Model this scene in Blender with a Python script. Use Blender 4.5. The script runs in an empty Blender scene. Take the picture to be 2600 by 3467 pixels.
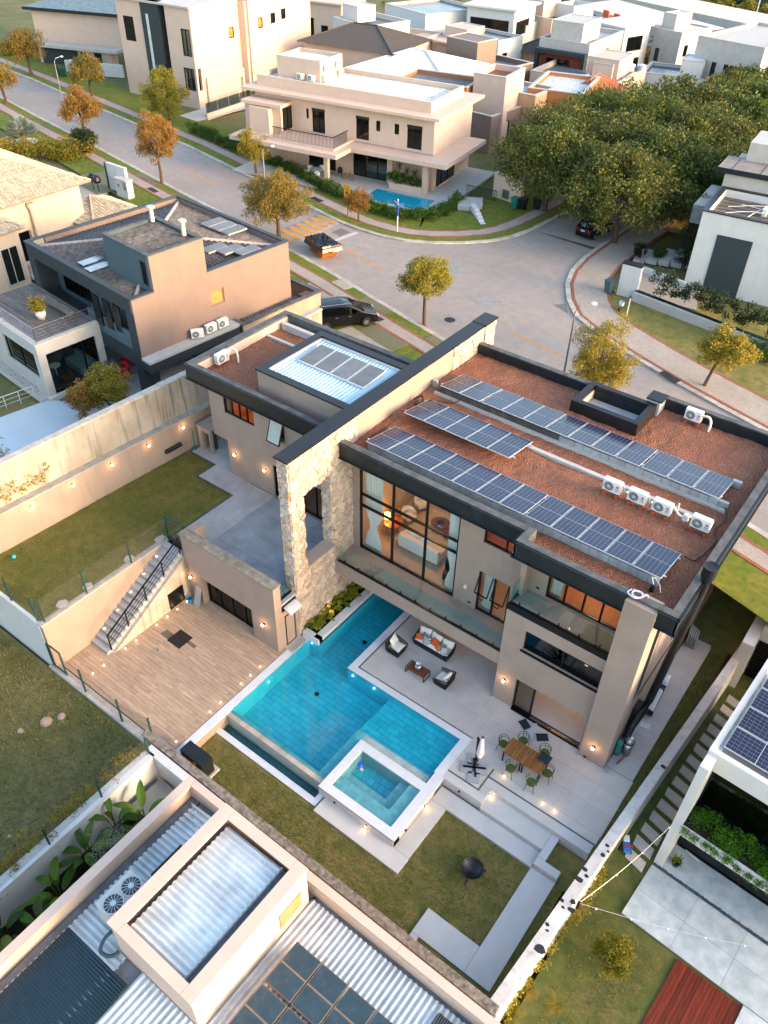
import bpy, bmesh, math, random
import numpy as np
from mathutils import Matrix, Vector, noise

# ------------------------------------------------------------------ camera, sky, sun, exposure
SC = bpy.context.scene
COL = SC.collection
YAW, PITCH, ROLL = -0.63547726, 0.70612738, 0.02441943
_f = Vector((math.sin(YAW)*math.cos(PITCH), math.cos(YAW)*math.cos(PITCH), -math.sin(PITCH)))
_r = Vector((math.cos(YAW), -math.sin(YAW), 0)); _u = _r.cross(_f)
_r2 = _r*math.cos(ROLL)+_u*math.sin(ROLL); _u2 = -_r*math.sin(ROLL)+_u*math.cos(ROLL)
cam = bpy.data.cameras.new('camera'); cam_o = bpy.data.objects.new('camera', cam); COL.objects.link(cam_o)
cam_o.matrix_world = Matrix(((_r2.x, _u2.x, -_f.x, 0), (_r2.y, _u2.y, -_f.y, 0), (_r2.z, _u2.z, -_f.z, 31.5), (0, 0, 0, 1)))
cam.sensor_fit = 'HORIZONTAL'; cam.sensor_width = 36; cam.lens = 36*2767.85/2600
cam.clip_start = 0.5; cam.clip_end = 3000
SC.camera = cam_o
SUN_EL, SUN_ROT = 14.0, 80.0
w = bpy.data.worlds.new('World'); SC.world = w; w.use_nodes = True
_n = w.node_tree; _s = _n.nodes.new('ShaderNodeTexSky'); _s.sky_type = 'NISHITA'; _s.sun_disc = False
_s.dust_density = 2.5; _s.sun_elevation = math.radians(SUN_EL); _s.sun_rotation = math.radians(SUN_ROT)
_bg = _n.nodes['Background']; _n.links.new(_s.outputs[0], _bg.inputs[0]); _bg.inputs[1].default_value = 0.15
sun = bpy.data.lights.new('sun', 'SUN'); sun.energy = 0.6; sun.angle = math.radians(12.0); sun.color = (1.0, 0.56, 0.33)
sun_o = bpy.data.objects.new('sun', sun); COL.objects.link(sun_o)
_sd = Vector((math.sin(math.radians(SUN_ROT))*math.cos(math.radians(SUN_EL)), math.cos(math.radians(SUN_ROT))*math.cos(math.radians(SUN_EL)), math.sin(math.radians(SUN_EL))))
sun_o.rotation_euler = _sd.to_track_quat('Z', 'Y').to_euler(); sun_o.location = _sd*150
vs = SC.view_settings; vs.view_transform = 'Standard'; vs.look = 'None'; vs.gamma = 1; vs.use_curve_mapping = False; vs.exposure = 2.5
SC.render.engine = 'CYCLES'; SC.cycles.use_denoising = True; SC.cycles.max_bounces = 7; SC.cycles.transparent_max_bounces = 16
SC.cycles.diffuse_bounces = 3; SC.cycles.glossy_bounces = 3; SC.cycles.caustics_reflective = False; SC.cycles.caustics_refractive = False
SC.cycles.sample_clamp_indirect = 4

# ------------------------------------------------------------------ helpers
R = random.Random(11); NR = np.random.default_rng(11)
ID = Matrix.Identity(4)
def frame(x, y, z=0, a=0): return Matrix.Translation((x, y, z)) @ Matrix.Rotation(math.radians(a), 4, 'Z')
def wm(o): return (wm(o.parent) if o.parent else ID) @ o.matrix_basis
def tag(o, label=None, cat=None, group=None, kind=None):
    if label: o['label'] = label
    if cat: o['category'] = cat
    if group: o['group'] = group
    if kind: o['kind'] = kind
    return o
def empty(name, m=ID, label=None, cat=None, group=None, parent=None):
    o = bpy.data.objects.new(name, None); COL.objects.link(o); o.empty_display_size = .2
    if parent: o.parent = parent; m = wm(parent).inverted() @ m
    o.location = m.to_translation(); o.rotation_euler = m.to_euler()
    return tag(o, label, cat, group)
class MB:
    def __init__(s, m=ID): s.v = []; s.f = []; s.r = {}; s.m = m
    def add(s, vs, fs, r=None):
        n = len(s.v); m = s.m
        s.v += [tuple(m @ Vector(p)) for p in vs] if m is not ID else [tuple(p) for p in vs]
        for f in fs:
            if r is not None: s.r[len(s.f)] = r
            s.f.append([n+i for i in f])
        return s
    def box(s, x0, x1, y0, y1, z0, z1, r=None):
        return s.add([(x0,y0,z0),(x1,y0,z0),(x1,y1,z0),(x0,y1,z0),(x0,y0,z1),(x1,y0,z1),(x1,y1,z1),(x0,y1,z1)],
                     [(3,2,1,0),(4,5,6,7),(0,1,5,4),(1,2,6,5),(2,3,7,6),(3,0,4,7)], r)
    def prism(s, poly, z0, z1, r=None):
        n = len(poly)
        a = sum(poly[i][0]*poly[(i+1) % n][1]-poly[(i+1) % n][0]*poly[i][1] for i in range(n))
        if a < 0: poly = poly[::-1]
        return s.add([(p[0],p[1],z0) for p in poly]+[(p[0],p[1],z1) for p in poly],
                     [tuple(range(n))[::-1], tuple(range(n,2*n))]+[(i,(i+1) % n,n+(i+1) % n,n+i) for i in range(n)], r)
    def quad(s, a, b, c, d, r=None): return s.add([a,b,c,d], [(0,1,2,3)], r)
    def cyl(s, x, y, z0, z1, r0, r1=None, n=12, r=None):
        r1 = r0 if r1 is None else r1
        c = [(math.cos(2*math.pi*i/n), math.sin(2*math.pi*i/n)) for i in range(n)]
        return s.add([(x+r0*a,y+r0*b,z0) for a,b in c]+[(x+r1*a,y+r1*b,z1) for a,b in c],
                     [tuple(range(n))[::-1], tuple(range(n,2*n))]+[(i,(i+1) % n,n+(i+1) % n,n+i) for i in range(n)], r)
    def lathe(s, x, y, z, prof, n=14, r=None):
        vs = []; fs = []; k = len(prof)
        for i in range(n):
            a = 2*math.pi*i/n
            vs += [(x+p[0]*math.cos(a), y+p[0]*math.sin(a), z+p[1]) for p in prof]
        for i in range(n):
            j = (i+1) % n
            for q in range(k-1): fs.append((i*k+q, j*k+q, j*k+q+1, i*k+q+1))
        return s.add(vs, fs, r)
    def tube(s, pts, rad, n=6, r=None):
        P = [Vector(p) for p in pts]; k = len(P); vs = []; fs = []
        rads = rad if isinstance(rad, (list, tuple)) else [rad]*k
        for i, p in enumerate(P):
            d = (P[min(i+1,k-1)]-P[max(i-1,0)]).normalized()
            a = d.cross(Vector((0,0,1)) if abs(d.z) < .9 else Vector((1,0,0))).normalized(); b = d.cross(a)
            for j in range(n):
                t = 2*math.pi*j/n; vs.append(p+(a*math.cos(t)+b*math.sin(t))*rads[i])
        for i in range(k-1):
            for j in range(n):
                q = (j+1) % n; fs.append((i*n+j, i*n+q, (i+1)*n+q, (i+1)*n+j))
        fs.append(tuple(range(n))); fs.append(tuple(range((k-1)*n, k*n))[::-1])
        return s.add(vs, fs, r)
    def bar(s, a, b, w, h=None, r=None):
        """rectangular bar between two points"""
        h = w if h is None else h; a = Vector(a); b = Vector(b); d = (b-a).normalized()
        u = d.cross(Vector((0,0,1)) if abs(d.z) < .95 else Vector((1,0,0))).normalized()*w/2; v = u.cross(d).normalized()*h/2
        return s.add([a-u-v,a+u-v,a+u+v,a-u+v,b-u-v,b+u-v,b+u+v,b-u+v],
                     [(0,1,2,3),(7,6,5,4),(1,0,4,5),(2,1,5,6),(3,2,6,7),(0,3,7,4)], r)
    def wall(s, ax, d0, d1, a0, a1, z0, z1, holes=()):
        """slab with rectangular holes; ax 'x': runs along x between y=d0 and y=d1; ax 'y': runs along y between x=d0 and x=d1"""
        A = sorted({a0,a1,*[min(max(h[i],a0),a1) for h in holes for i in (0,1)]}); Z = sorted({z0,z1,*[min(max(h[i],z0),z1) for h in holes for i in (2,3)]})
        pt = (lambda a,d,z: (a,d,z)) if ax == 'x' else (lambda a,d,z: (d,a,z))
        sol = {}
        for i in range(len(A)-1):
            for j in range(len(Z)-1):
                ca, cz = (A[i]+A[i+1])/2, (Z[j]+Z[j+1])/2
                sol[i,j] = not any(h[0] < ca < h[1] and h[2] < cz < h[3] for h in holes)
        for (i,j), v in sol.items():
            if not v: continue
            a,b,p,q = A[i],A[i+1],Z[j],Z[j+1]
            s.quad(pt(a,d0,p),pt(b,d0,p),pt(b,d0,q),pt(a,d0,q)); s.quad(pt(b,d1,p),pt(a,d1,p),pt(a,d1,q),pt(b,d1,q))
            if not sol.get((i-1,j)): s.quad(pt(a,d1,p),pt(a,d0,p),pt(a,d0,q),pt(a,d1,q))
            if not sol.get((i+1,j)): s.quad(pt(b,d0,p),pt(b,d1,p),pt(b,d1,q),pt(b,d0,q))
            if not sol.get((i,j-1)): s.quad(pt(a,d1,p),pt(b,d1,p),pt(b,d0,p),pt(a,d0,p))
            if not sol.get((i,j+1)): s.quad(pt(a,d0,q),pt(b,d0,q),pt(b,d1,q),pt(a,d1,q))
        return s
    def ring(s, x0, x1, y0, y1, t, z0, z1):
        """rectangular rim"""
        s.box(x0,x1,y0,y0+t,z0,z1); s.box(x0,x1,y1-t,y1,z0,z1); s.box(x0,x0+t,y0+t,y1-t,z0,z1); s.box(x1-t,x1,y0+t,y1-t,z0,z1); return s
    def sheet(s, p0, eu, ev, pitch, amp, n=6, kind='round', r=None):
        """corrugated sheet: from p0, ribs run along ev, waves repeat along eu"""
        p0 = Vector(p0); eu = Vector(eu); ev = Vector(ev); L = eu.length; nn = eu.cross(ev).normalized()
        if nn.z < 0: nn = -nn
        k = max(1, round(L/pitch)); vs = []
        prof = [(i/n, .5-.5*math.cos(2*math.pi*i/n)) for i in range(n)] if kind == 'round' else [(0,0),(.3,0),(.42,1),(.88,1)]
        us = [((i+t)/k, h) for i in range(k) for t, h in prof]+[(1, 0)]
        for t, h in us:
            q = p0+eu*t+nn*amp*h; vs += [q, q+ev]
        return s.add(vs, [(2*i,2*i+2,2*i+3,2*i+1) for i in range(len(us)-1)], r)
    def mesh(s, name):
        me = bpy.data.meshes.new(name); me.from_pydata(s.v, [], s.f)
        if s.r:
            at = me.attributes.new('rnd', 'FLOAT', 'FACE'); a = np.zeros(len(s.f), np.float32)
            for k, v in s.r.items(): a[k] = v
            at.data.foreach_set('value', a)
        return me
    def obj(s, name, mat, parent=None, label=None, cat=None, group=None, kind=None, smooth=False):
        if parent is not None:
            inv = wm(parent).inverted(); s.v = [tuple(inv @ Vector(p)) for p in s.v]; loc = (0,0,0)
        else:
            a = np.array(s.v); lo, hi = a.min(0), a.max(0); c = ((lo[0]+hi[0])/2, (lo[1]+hi[1])/2, lo[2]); loc = c
            s.v = [tuple(p) for p in (a-np.array(c))]
        me = s.mesh(name); me.materials.append(mat)
        if smooth: me.polygons.foreach_set('use_smooth', [True]*len(me.polygons))
        o = bpy.data.objects.new(name, me); COL.objects.link(o); o.parent = parent; o.location = loc
        return tag(o, label, cat, group, kind)
def npmesh(name, V, Fc, mat, rnd=None, smooth=False):
    """mesh from numpy arrays; Fc (n,k)"""
    me = bpy.data.meshes.new(name); V = np.asarray(V, np.float32); Fc = np.asarray(Fc, np.int32); n, k = Fc.shape
    me.vertices.add(len(V)); me.vertices.foreach_set('co', V.ravel()); me.loops.add(n*k); me.loops.foreach_set('vertex_index', Fc.ravel())
    me.polygons.add(n); me.polygons.foreach_set('loop_start', np.arange(0, n*k, k, dtype=np.int32)); me.polygons.foreach_set('loop_total', np.full(n, k, np.int32))
    if rnd is not None:
        at = me.attributes.new('rnd', 'FLOAT', 'FACE'); at.data.foreach_set('value', np.asarray(rnd, np.float32))
    if smooth: me.polygons.foreach_set('use_smooth', np.ones(n, bool))
    me.update(calc_edges=True); me.validate(); me.materials.append(mat); return me
def link(name, me, parent=None, m=ID, label=None, cat=None, group=None, kind=None, scale=None):
    """object of mesh me at world matrix m"""
    o = bpy.data.objects.new(name, me); COL.objects.link(o)
    if parent: o.parent = parent; m = wm(parent).inverted() @ m
    o.location = m.to_translation(); o.rotation_euler = m.to_euler()
    if scale: o.scale = scale
    return tag(o, label, cat, group, kind)
def copy_tree(o, m=None, parent=None, label=None):
    c = o.copy(); COL.objects.link(c); c.parent = parent
    if m is not None: c.location = m.to_translation(); c.rotation_euler = m.to_euler()
    if label: c['label'] = label
    for ch in o.children: copy_tree(ch, None, c)
    return c
ORD = 'first second third fourth fifth sixth seventh eighth ninth tenth eleventh twelfth thirteenth fourteenth fifteenth'.split()
def text_mesh(txt, size, mat, bold=0.0):
    cu = bpy.data.curves.new('lettering', 'FONT'); cu.body = txt; cu.size = size; cu.align_x = 'CENTER'; cu.align_y = 'CENTER'; cu.offset = bold
    o = bpy.data.objects.new('lettering', cu); COL.objects.link(o)
    dg = bpy.context.evaluated_depsgraph_get(); me = bpy.data.meshes.new_from_object(o.evaluated_get(dg))
    bpy.data.objects.remove(o); bpy.data.curves.remove(cu); me.materials.clear(); me.materials.append(mat); return me
def lamp(name, loc, energy, color=(1,.55,.22), radius=.06, parent=None):
    l = bpy.data.lights.new(name, 'POINT'); l.energy = energy; l.color = color; l.shadow_soft_size = radius
    o = bpy.data.objects.new(name, l); COL.objects.link(o); o.parent = parent
    o.location = (wm(parent).inverted() @ Vector(loc)) if parent else loc
    return o

# ------------------------------------------------------------------ materials
def L(h):
    h = h.lstrip('#'); c = [int(h[i:i+2], 16)/255 for i in (0,2,4)]
    return tuple(x/12.92 if x <= .04045 else ((x+.055)/1.055)**2.4 for x in c)
class NT:
    def __init__(s, name):
        s.mat = bpy.data.materials.new(name); s.mat.use_nodes = True; s.t = s.mat.node_tree; s.t.nodes.clear()
        s.out = s.n('ShaderNodeOutputMaterial'); s.pos = s.n('ShaderNodeNewGeometry').outputs['Position']
    def n(s, typ, **kw):
        d = s.t.nodes.new(typ)
        for k, v in kw.items(): setattr(d, k, v)
        return d
    def set(s, sock, v):
        if hasattr(v, 'is_output') or isinstance(v, bpy.types.NodeSocket): s.t.links.new(v, sock)
        else: sock.default_value = (*v, 1) if isinstance(v, tuple) and len(v) == 3 and sock.type == 'RGBA' else v
    def math(s, op, a, b=0.0, c=None):
        d = s.n('ShaderNodeMath', operation=op); s.set(d.inputs[0], a); s.set(d.inputs[1], b)
        if c is not None: s.set(d.inputs[2], c)
        return d.outputs[0]
    def vec(s, v, scale=(1,1,1), rot=0, loc=(0,0,0)):
        d = s.n('ShaderNodeMapping'); s.set(d.inputs[0], v); d.inputs['Scale'].default_value = scale; d.inputs['Rotation'].default_value = (0,0,rot); d.inputs['Location'].default_value = loc
        return d.outputs[0]
    def noise(s, scale, detail=4, rough=.55, vec=None, out=0, dist=0):
        d = s.n('ShaderNodeTexNoise'); s.set(d.inputs['Vector'], vec or s.pos); d.inputs['Scale'].default_value = scale
        d.inputs['Detail'].default_value = detail; d.inputs['Roughness'].default_value = rough; d.inputs['Distortion'].default_value = dist; return d.outputs[out]
    def ramp(s, v, a, b):
        d = s.n('ShaderNodeMapRange'); s.set(d.inputs[0], v); d.inputs[1].default_value = a; d.inputs[2].default_value = b; return d.outputs[0]
    def mix(s, f, a, b, mode='MIX'):
        d = s.n('ShaderNodeMix', data_type='RGBA', blend_type=mode); s.set(d.inputs[0], f); s.set(d.inputs[6], a); s.set(d.inputs[7], b); return d.outputs[2]
    def rnd(s):
        a = s.n('ShaderNodeAttribute', attribute_name='rnd').outputs['Fac']; b = s.n('ShaderNodeObjectInfo').outputs['Random']
        return s.math('FRACT', s.math('ADD', a, b))
    def bsdf(s, col, rough=.7, metal=0, spec=.4, bump=None, bstr=.3, bdist=.02, **kw):
        b = s.n('ShaderNodeBsdfPrincipled'); s.set(b.inputs['Base Color'], col); s.set(b.inputs['Roughness'], rough); s.set(b.inputs['Metallic'], metal); b.inputs['Specular IOR Level'].default_value = spec
        for k, v in kw.items(): s.set(b.inputs[k.replace('_',' ')], v)
        if bump is not None:
            d = s.n('ShaderNodeBump'); s.set(d.inputs['Height'], bump); d.inputs['Strength'].default_value = bstr; d.inputs['Distance'].default_value = bdist; s.t.links.new(d.outputs[0], b.inputs['Normal'])
        s.t.links.new(b.outputs[0], s.out.inputs[0]); return s.mat
def mul(c, k): return tuple(min(1, x*k) for x in c)
def plain(name, col, rough=.65, metal=0, spec=.4, var=.18, scale=2.5, bump=.15, bscale=40, rv=0.0, streak=0.0, stain=None, col2=None):
    """painted or rendered surface: blotches, streaks, fine relief, per-piece variation"""
    t = NT(name); c = L(col) if isinstance(col, str) else col
    n1 = t.ramp(t.noise(scale, 6), .3, .7); n2 = t.ramp(t.noise(scale*9, 4), .3, .7)
    c2 = L(col2) if col2 else mul(c, 1-var)
    k = t.mix(n1, c2, mul(c, 1+var*.4)); k = t.mix(t.math('MULTIPLY', n2, var*.6), k, mul(c, .6))
    if streak:
        sv = t.ramp(t.noise(1, 4, vec=t.vec(t.pos, (3.2,3.2,.22))), .52, .78)
        k = t.mix(t.math('MULTIPLY', sv, streak), k, L(stain) if stain else mul(c, .45))
    if rv:
        r = t.rnd(); k = t.mix(1.0, k, t.mix(r, (1-rv,)*3, (1+rv*.6, 1+rv*.55, 1+rv*.5)), 'MULTIPLY')
    return t.bsdf(k, t.math('ADD', rough-.08, t.math('MULTIPLY', n1, .16)), metal, spec, bump=t.noise(bscale, 5) if bump else None, bstr=bump)
def glass(name, tint=(.80,.93,.93), refl=.10, rough=.01):
    t = NT(name); a = t.n('ShaderNodeBsdfTransparent'); t.set(a.inputs[0], tint); g = t.n('ShaderNodeBsdfGlossy'); g.inputs[1].default_value = rough
    f = t.n('ShaderNodeLayerWeight'); f.inputs[0].default_value = .5; m = t.n('ShaderNodeMixShader')
    t.set(m.inputs[0], t.math('ADD', refl, t.math('MULTIPLY', t.math('POWER', f.outputs[1], 4.0), .6))); t.t.links.new(a.outputs[0], m.inputs[1]); t.t.links.new(g.outputs[0], m.inputs[2]); t.t.links.new(m.outputs[0], t.out.inputs[0]); return t.mat
def emit(name, col, strength):
    t = NT(name); e = t.n('ShaderNodeEmission'); t.set(e.inputs[0], col); e.inputs[1].default_value = strength; t.t.links.new(e.outputs[0], t.out.inputs[0]); return t.mat
def leafmat(name, cols, trans=.35, rough=.55):
    """leaves: colours picked per leaf"""
    t = NT(name); r = t.rnd(); cr = t.n('ShaderNodeValToRGB'); t.set(cr.inputs[0], r); el = cr.color_ramp.elements
    cs = [L(c) for c in cols]
    while len(el) < len(cs): el.new(.5)
    for i, c in enumerate(cs): el[i].position = i/(len(cs)-1); el[i].color = (*c, 1)
    b = t.n('ShaderNodeBsdfPrincipled'); t.t.links.new(cr.outputs[0], b.inputs['Base Color']); b.inputs['Roughness'].default_value = rough; b.inputs['Specular IOR Level'].default_value = .25
    tr = t.n('ShaderNodeBsdfTranslucent'); t.t.links.new(cr.outputs[0], tr.inputs[0]); m = t.n('ShaderNodeMixShader'); m.inputs[0].default_value = trans
    t.t.links.new(b.outputs[0], m.inputs[1]); t.t.links.new(tr.outputs[0], m.inputs[2]); t.t.links.new(m.outputs[0], t.out.inputs[0]); return t.mat
def ground(name, cols, scale=.5, bump=.5, fine=14):
    """lawn or soil: large patches of several tones with fine grain"""
    t = NT(name); a, b, c = [L(x) for x in cols]
    n1 = t.ramp(t.noise(scale, 8, .62), .38, .62); n2 = t.ramp(t.noise(scale*3.7, 6, .6, vec=t.vec(t.pos, loc=(31,7,0))), .42, .7); n3 = t.ramp(t.noise(fine, 3, .7), .3, .7)
    k = t.mix(n1, a, b); k = t.mix(n2, k, c); k = t.mix(t.math('MULTIPLY', n3, .45), k, mul(a, .45))
    return t.bsdf(k, .9, 0, .15, bump=t.noise(fine*3, 4, .7), bstr=bump, bdist=.05)
def pavers(name, c1, c2, cm, bw=.2, bh=.1, rot=0, mortar=.012, off=.5):
    t = NT(name); d = t.n('ShaderNodeTexBrick', offset=off); t.set(d.inputs['Vector'], t.vec(t.pos, rot=rot)); d.inputs['Scale'].default_value = 1
    d.inputs['Color1'].default_value = (*L(c1),1); d.inputs['Color2'].default_value = (*L(c2),1); d.inputs['Mortar'].default_value = (*L(cm),1)
    d.inputs['Mortar Size'].default_value = mortar; d.inputs['Brick Width'].default_value = bw; d.inputs['Row Height'].default_value = bh; d.inputs['Bias'].default_value = 0
    n = t.ramp(t.noise(.8, 6), .3, .7); k = t.mix(t.math('MULTIPLY', n, .5), d.outputs[0], mul(L(c1), .6))
    return t.bsdf(k, .85, 0, .2, bump=t.math('SUBTRACT', 1.0, d.outputs[1]), bstr=.6, bdist=.01)
# palette
WALL = plain('taupe render', '#978578', .8, var=.12, scale=1.1, bump=.12, bscale=25, streak=.12)
WALL_IN = plain('interior plaster', '#b09a86', .8, var=.06, bump=.05)
CREAM = plain('cream render', '#c4ab98', .8, var=.08, scale=1.0, bump=.08, streak=.07)
WHITE = plain('white paint', '#c6c5c0', .6, var=.07, scale=1.2, bump=.06, streak=.10, stain='#8a8378')
PALE = plain('pale concrete paint', '#b1aca3', .7, var=.12, scale=1.4, bump=.1, streak=.15)
BROWNW = plain('brown render', '#7d6a60', .8, var=.12, scale=.9, bump=.1, streak=.16, stain='#5a4a42')
DARKW = plain('dark slate paint', '#2b3236', .6, var=.2, scale=1.5, bump=.1, streak=.12)
FASCIA = plain('dark metal fascia', '#20282b', .42, metal=.2, var=.3, scale=1.6, bump=.05, streak=.2, stain='#39474a')
CAPD = plain('dark metal coping', '#2f2d2e', .38, metal=.5, var=.25, scale=1.8, bump=.05)
PARA = plain('weathered parapet concrete', '#5d5d5c', .85, var=.35, scale=2.2, bump=.3, streak=.2, col2='#3c3d3d')
CONC = plain('grey concrete', '#9fa0a0', .85, var=.22, scale=1.1, bump=.2, bscale=18, streak=0)
CONC_D = plain('old dark concrete', '#57534e', .9, var=.5, scale=2.6, bump=.5, bscale=14, col2='#33302d')
BLOCK = plain('concrete block', '#9fa3a2', .9, var=.2, scale=5, bump=.4, rv=.2)
BLACK = plain('black aluminium', '#0e1011', .35, metal=.3, var=.2, bump=0)
BLACKP = plain('black plastic', '#15181a', .45, var=.2, bump=.05)
STEEL = plain('brushed steel', '#a9abac', .3, metal=.9, var=.1, bump=.05)
ALU = plain('white aluminium', '#c8cacb', .4, metal=.3, var=.06, bump=0)
ACW = plain('appliance white', '#d6d5cf', .45, var=.05, bump=0)
CLAY = plain('hollow clay brick', '#b0502c', .9, var=.2, scale=6, bump=.3, rv=.2)
COPING = plain('white stone coping', '#c9cbcc', .6, var=.07, scale=3, bump=.12, bscale=60)
PORC = plain('patio porcelain', '#b8b1a9', .62, var=.10, scale=1.6, bump=.04, rv=.05)
PORCP = plain('path porcelain', '#bab7b2', .62, var=.08, scale=1.6, bump=.04, rv=.05)
TERR = plain('terrace cement', '#979da0', .7, var=.28, scale=.9, bump=.1, rv=.08, col2='#777d81')
CURT = plain('white curtain', '#dcdad2', .9, var=.05, bump=0)
CUSH = plain('white cushion fabric', '#d9d5cc', .95, var=.06, bump=.2, bscale=120)
MORTAR = plain('stone backing', '#6f6152', .95, var=.2, bump=.3)
GUTTER = plain('galvanised gutter', '#6d7478', .55, metal=.3, var=.4, scale=3, bump=.1)
RUSTW = plain('white metal sheet', '#c6cbcb', .75, spec=.2, var=.2, scale=1.6, bump=.08, col2='#a3abad', rv=.06)
BLUEMET = plain('pale blue metal sheet', '#a9c6d2', .4, metal=.15, var=.12, scale=1.2, bump=.05, rv=.05)
FIBRE = plain('weathered fibre cement', '#6b6762', .9, var=.45, scale=3.5, bump=.4, col2='#38373a', rv=.15)
def stonemat():
    t = NT('sandstone pieces'); r = t.rnd(); cr = t.n('ShaderNodeValToRGB'); t.set(cr.inputs[0], r); el = cr.color_ramp.elements
    cs = ['#b7a695','#c6b7a7','#a89888','#bfa38b','#b9b1a7','#cfc1b2','#a68b74']
    while len(el) < len(cs): el.new(.5)
    for i, c in enumerate(cs): el[i].position = i/(len(cs)-1); el[i].color = (*L(c), 1)
    n = t.ramp(t.noise(7, 6, .65), .3, .75); k = t.mix(t.math('MULTIPLY', n, .55), cr.outputs[0], L('#8f7c68'))
    return t.bsdf(k, .9, 0, .2, bump=t.noise(16, 6, .7), bstr=.8, bdist=.04)
STONE = stonemat()
def gravelmat():
    t = NT('expanded clay gravel'); v = t.n('ShaderNodeTexVoronoi'); t.set(v.inputs['Vector'], t.pos); v.inputs['Scale'].default_value = 13
    n = t.ramp(t.noise(.5, 6), .35, .65); n2 = t.ramp(t.noise(60, 2), .3, .7)
    k = t.mix(n, L('#95664f'), L('#a8745a')); k = t.mix(t.math('MULTIPLY', v.outputs['Color'], .7), k, L('#6b4032')); k = t.mix(t.math('MULTIPLY', n2, .3), k, L('#402620'))
    return t.bsdf(k, .95, 0, .15, bump=v.outputs['Distance'], bstr=1.0, bdist=.06)
GRAVEL = gravelmat()
def woodmat(name, cols, axis='x', rough=.6, rv=.25, sc=1.0):
    t = NT(name); s = {'x': (1.2,22,22), 'y': (22,1.2,22), 'z': (22,22,1.2)}[axis]
    v = t.n('ShaderNodeVectorMath', operation='ADD'); t.set(v.inputs[0], t.pos); m = t.n('ShaderNodeCombineXYZ'); rr = t.rnd()
    t.set(m.inputs[0], t.math('MULTIPLY', rr, 37.0)); t.set(m.inputs[1], t.math('MULTIPLY', rr, 11.0)); t.t.links.new(m.outputs[0], v.inputs[1])
    g = t.ramp(t.noise(sc, 6, .6, vec=t.vec(v.outputs[0], s), dist=.6), .32, .68)
    k = t.mix(g, L(cols[0]), L(cols[1])); k = t.mix(1.0, k, t.mix(rr, (1-rv,)*3, (1+rv*.5,)*3), 'MULTIPLY')
    return t.bsdf(k, rough, 0, .3, bump=g, bstr=.15, bdist=.01)
PLANK = woodmat('wood look porcelain plank', ('#92785f','#bda38a'), 'x', .6, .14)
REDWOOD = woodmat('red varnished hardwood', ('#4f1d10','#7d3118'), 'y', .45, .35)
TEAK = woodmat('slatted teak', ('#5e3a1e','#9a6a3c'), 'y', .55, .3)
GREYWOOD = woodmat('weathered deck board', ('#4b4340','#7d736b'), 'x', .85, .25)
WALNUT = woodmat('warm walnut board', ('#6b3a20','#8d5230'), 'x', .5, .15)
GRASS = ground('dry lawn', ('#75703c','#95804f','#5c642d'), .45, .6)
GRASS_G = ground('green lawn', ('#6c7032','#8c7c44','#56632a'), .45, .6)
GRASS_L = ground('bright verge grass', ('#667428','#827a36','#526420'), .6, .6)
GRASS_T = ground('sheltered lawn', ('#5d6634','#746d40','#4a582c'), .5, .6)
LOT = ground('bare lot grass', ('#7a6e44','#9e8058','#63613a'), .3, .8)
FARG = ground('far ground cover', ('#63633a','#80734f','#525a32'), .05, .3, 2)
SOIL = ground('dark soil', ('#2b221b','#3a2d22','#1d1712'), 1.5, .8)
def asphalt():
    t = NT('worn asphalt'); n1 = t.ramp(t.noise(.12, 8, .6), .35, .65); n2 = t.ramp(t.noise(1.3, 6, .6), .35, .7); n3 = t.noise(70, 3, .7)
    v = t.n('ShaderNodeTexVoronoi', feature='DISTANCE_TO_EDGE'); t.set(v.inputs['Vector'], t.vec(t.pos, (.16,.16,.16))); crack = t.ramp(v.outputs['Distance'], .0, .006)
    wv = t.n('ShaderNodeTexVoronoi', feature='DISTANCE_TO_EDGE'); m = t.n('ShaderNodeVectorMath', operation='ADD'); t.set(m.inputs[0], t.vec(t.pos, (.13,.13,.13))); t.set(m.inputs[1], t.noise(.6, 5, out=1)); t.t.links.new(m.outputs[0], wv.inputs['Vector'])
    crack = t.ramp(wv.outputs['Distance'], 0, .008)
    k = t.mix(n1, L('#958a80'), L('#a5988c')); k = t.mix(t.math('MULTIPLY', n2, .4), k, L('#77736f')); k = t.mix(t.math('MULTIPLY', n3, .35), k, L('#605e5c')); k = t.mix(crack, L('#6f6a65'), k)
    return t.bsdf(k, .85, 0, .3, bump=n3, bstr=.3, bdist=.01)
ASPH = asphalt()
KERB = plain('kerb concrete', '#b3aa9e', .9, var=.3, scale=2.5, bump=.3, rv=.18)
PAVE = pavers('grey paver walk', '#a89b8e', '#b8ab9c', '#776e64', .21, .105, .2)
PAVER2 = pavers('driveway pavers', '#a29a8d', '#b2a898', '#7a7365', .24, .12, .2)
BRICKE = pavers('red paver edging', '#9a5b48', '#a86b55', '#5f4a40', .2, .1, .2)
GCRETE = pavers('grass paver lattice', '#8b8370', '#99907b', '#56582c', .22, .12, .2, .035, 0)
GRANITE = plain('pale granite slab', '#bcc4c4', .6, var=.2, scale=2.2, bump=.1, bscale=30, rv=.08, col2='#9fa9a9')
PAINTY = plain('yellow road paint', '#c98d2c', .8, var=.3, scale=4, bump=.2)
PAINTW = plain('white road paint', '#bdb7ae', .8, var=.25, scale=4, bump=.2)
GLASS = glass('clear window glass', (.9,.95,.94), .05)
GLASS_T = glass('tinted window glass', (.4,.48,.49), .06)
GLASS_D = glass('dark window glass', (.12,.15,.16), .06)
GLASS_R = glass('greenish railing glass', (.84,.95,.92), .05)
BULB = emit('warm bulb glow', (1,.60,.26), 10)
SPOT = emit('floor spot glow', (1,.72,.42), 5)
SPOTB = emit('blue pool light', (.25,.45,1), 4)
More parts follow.
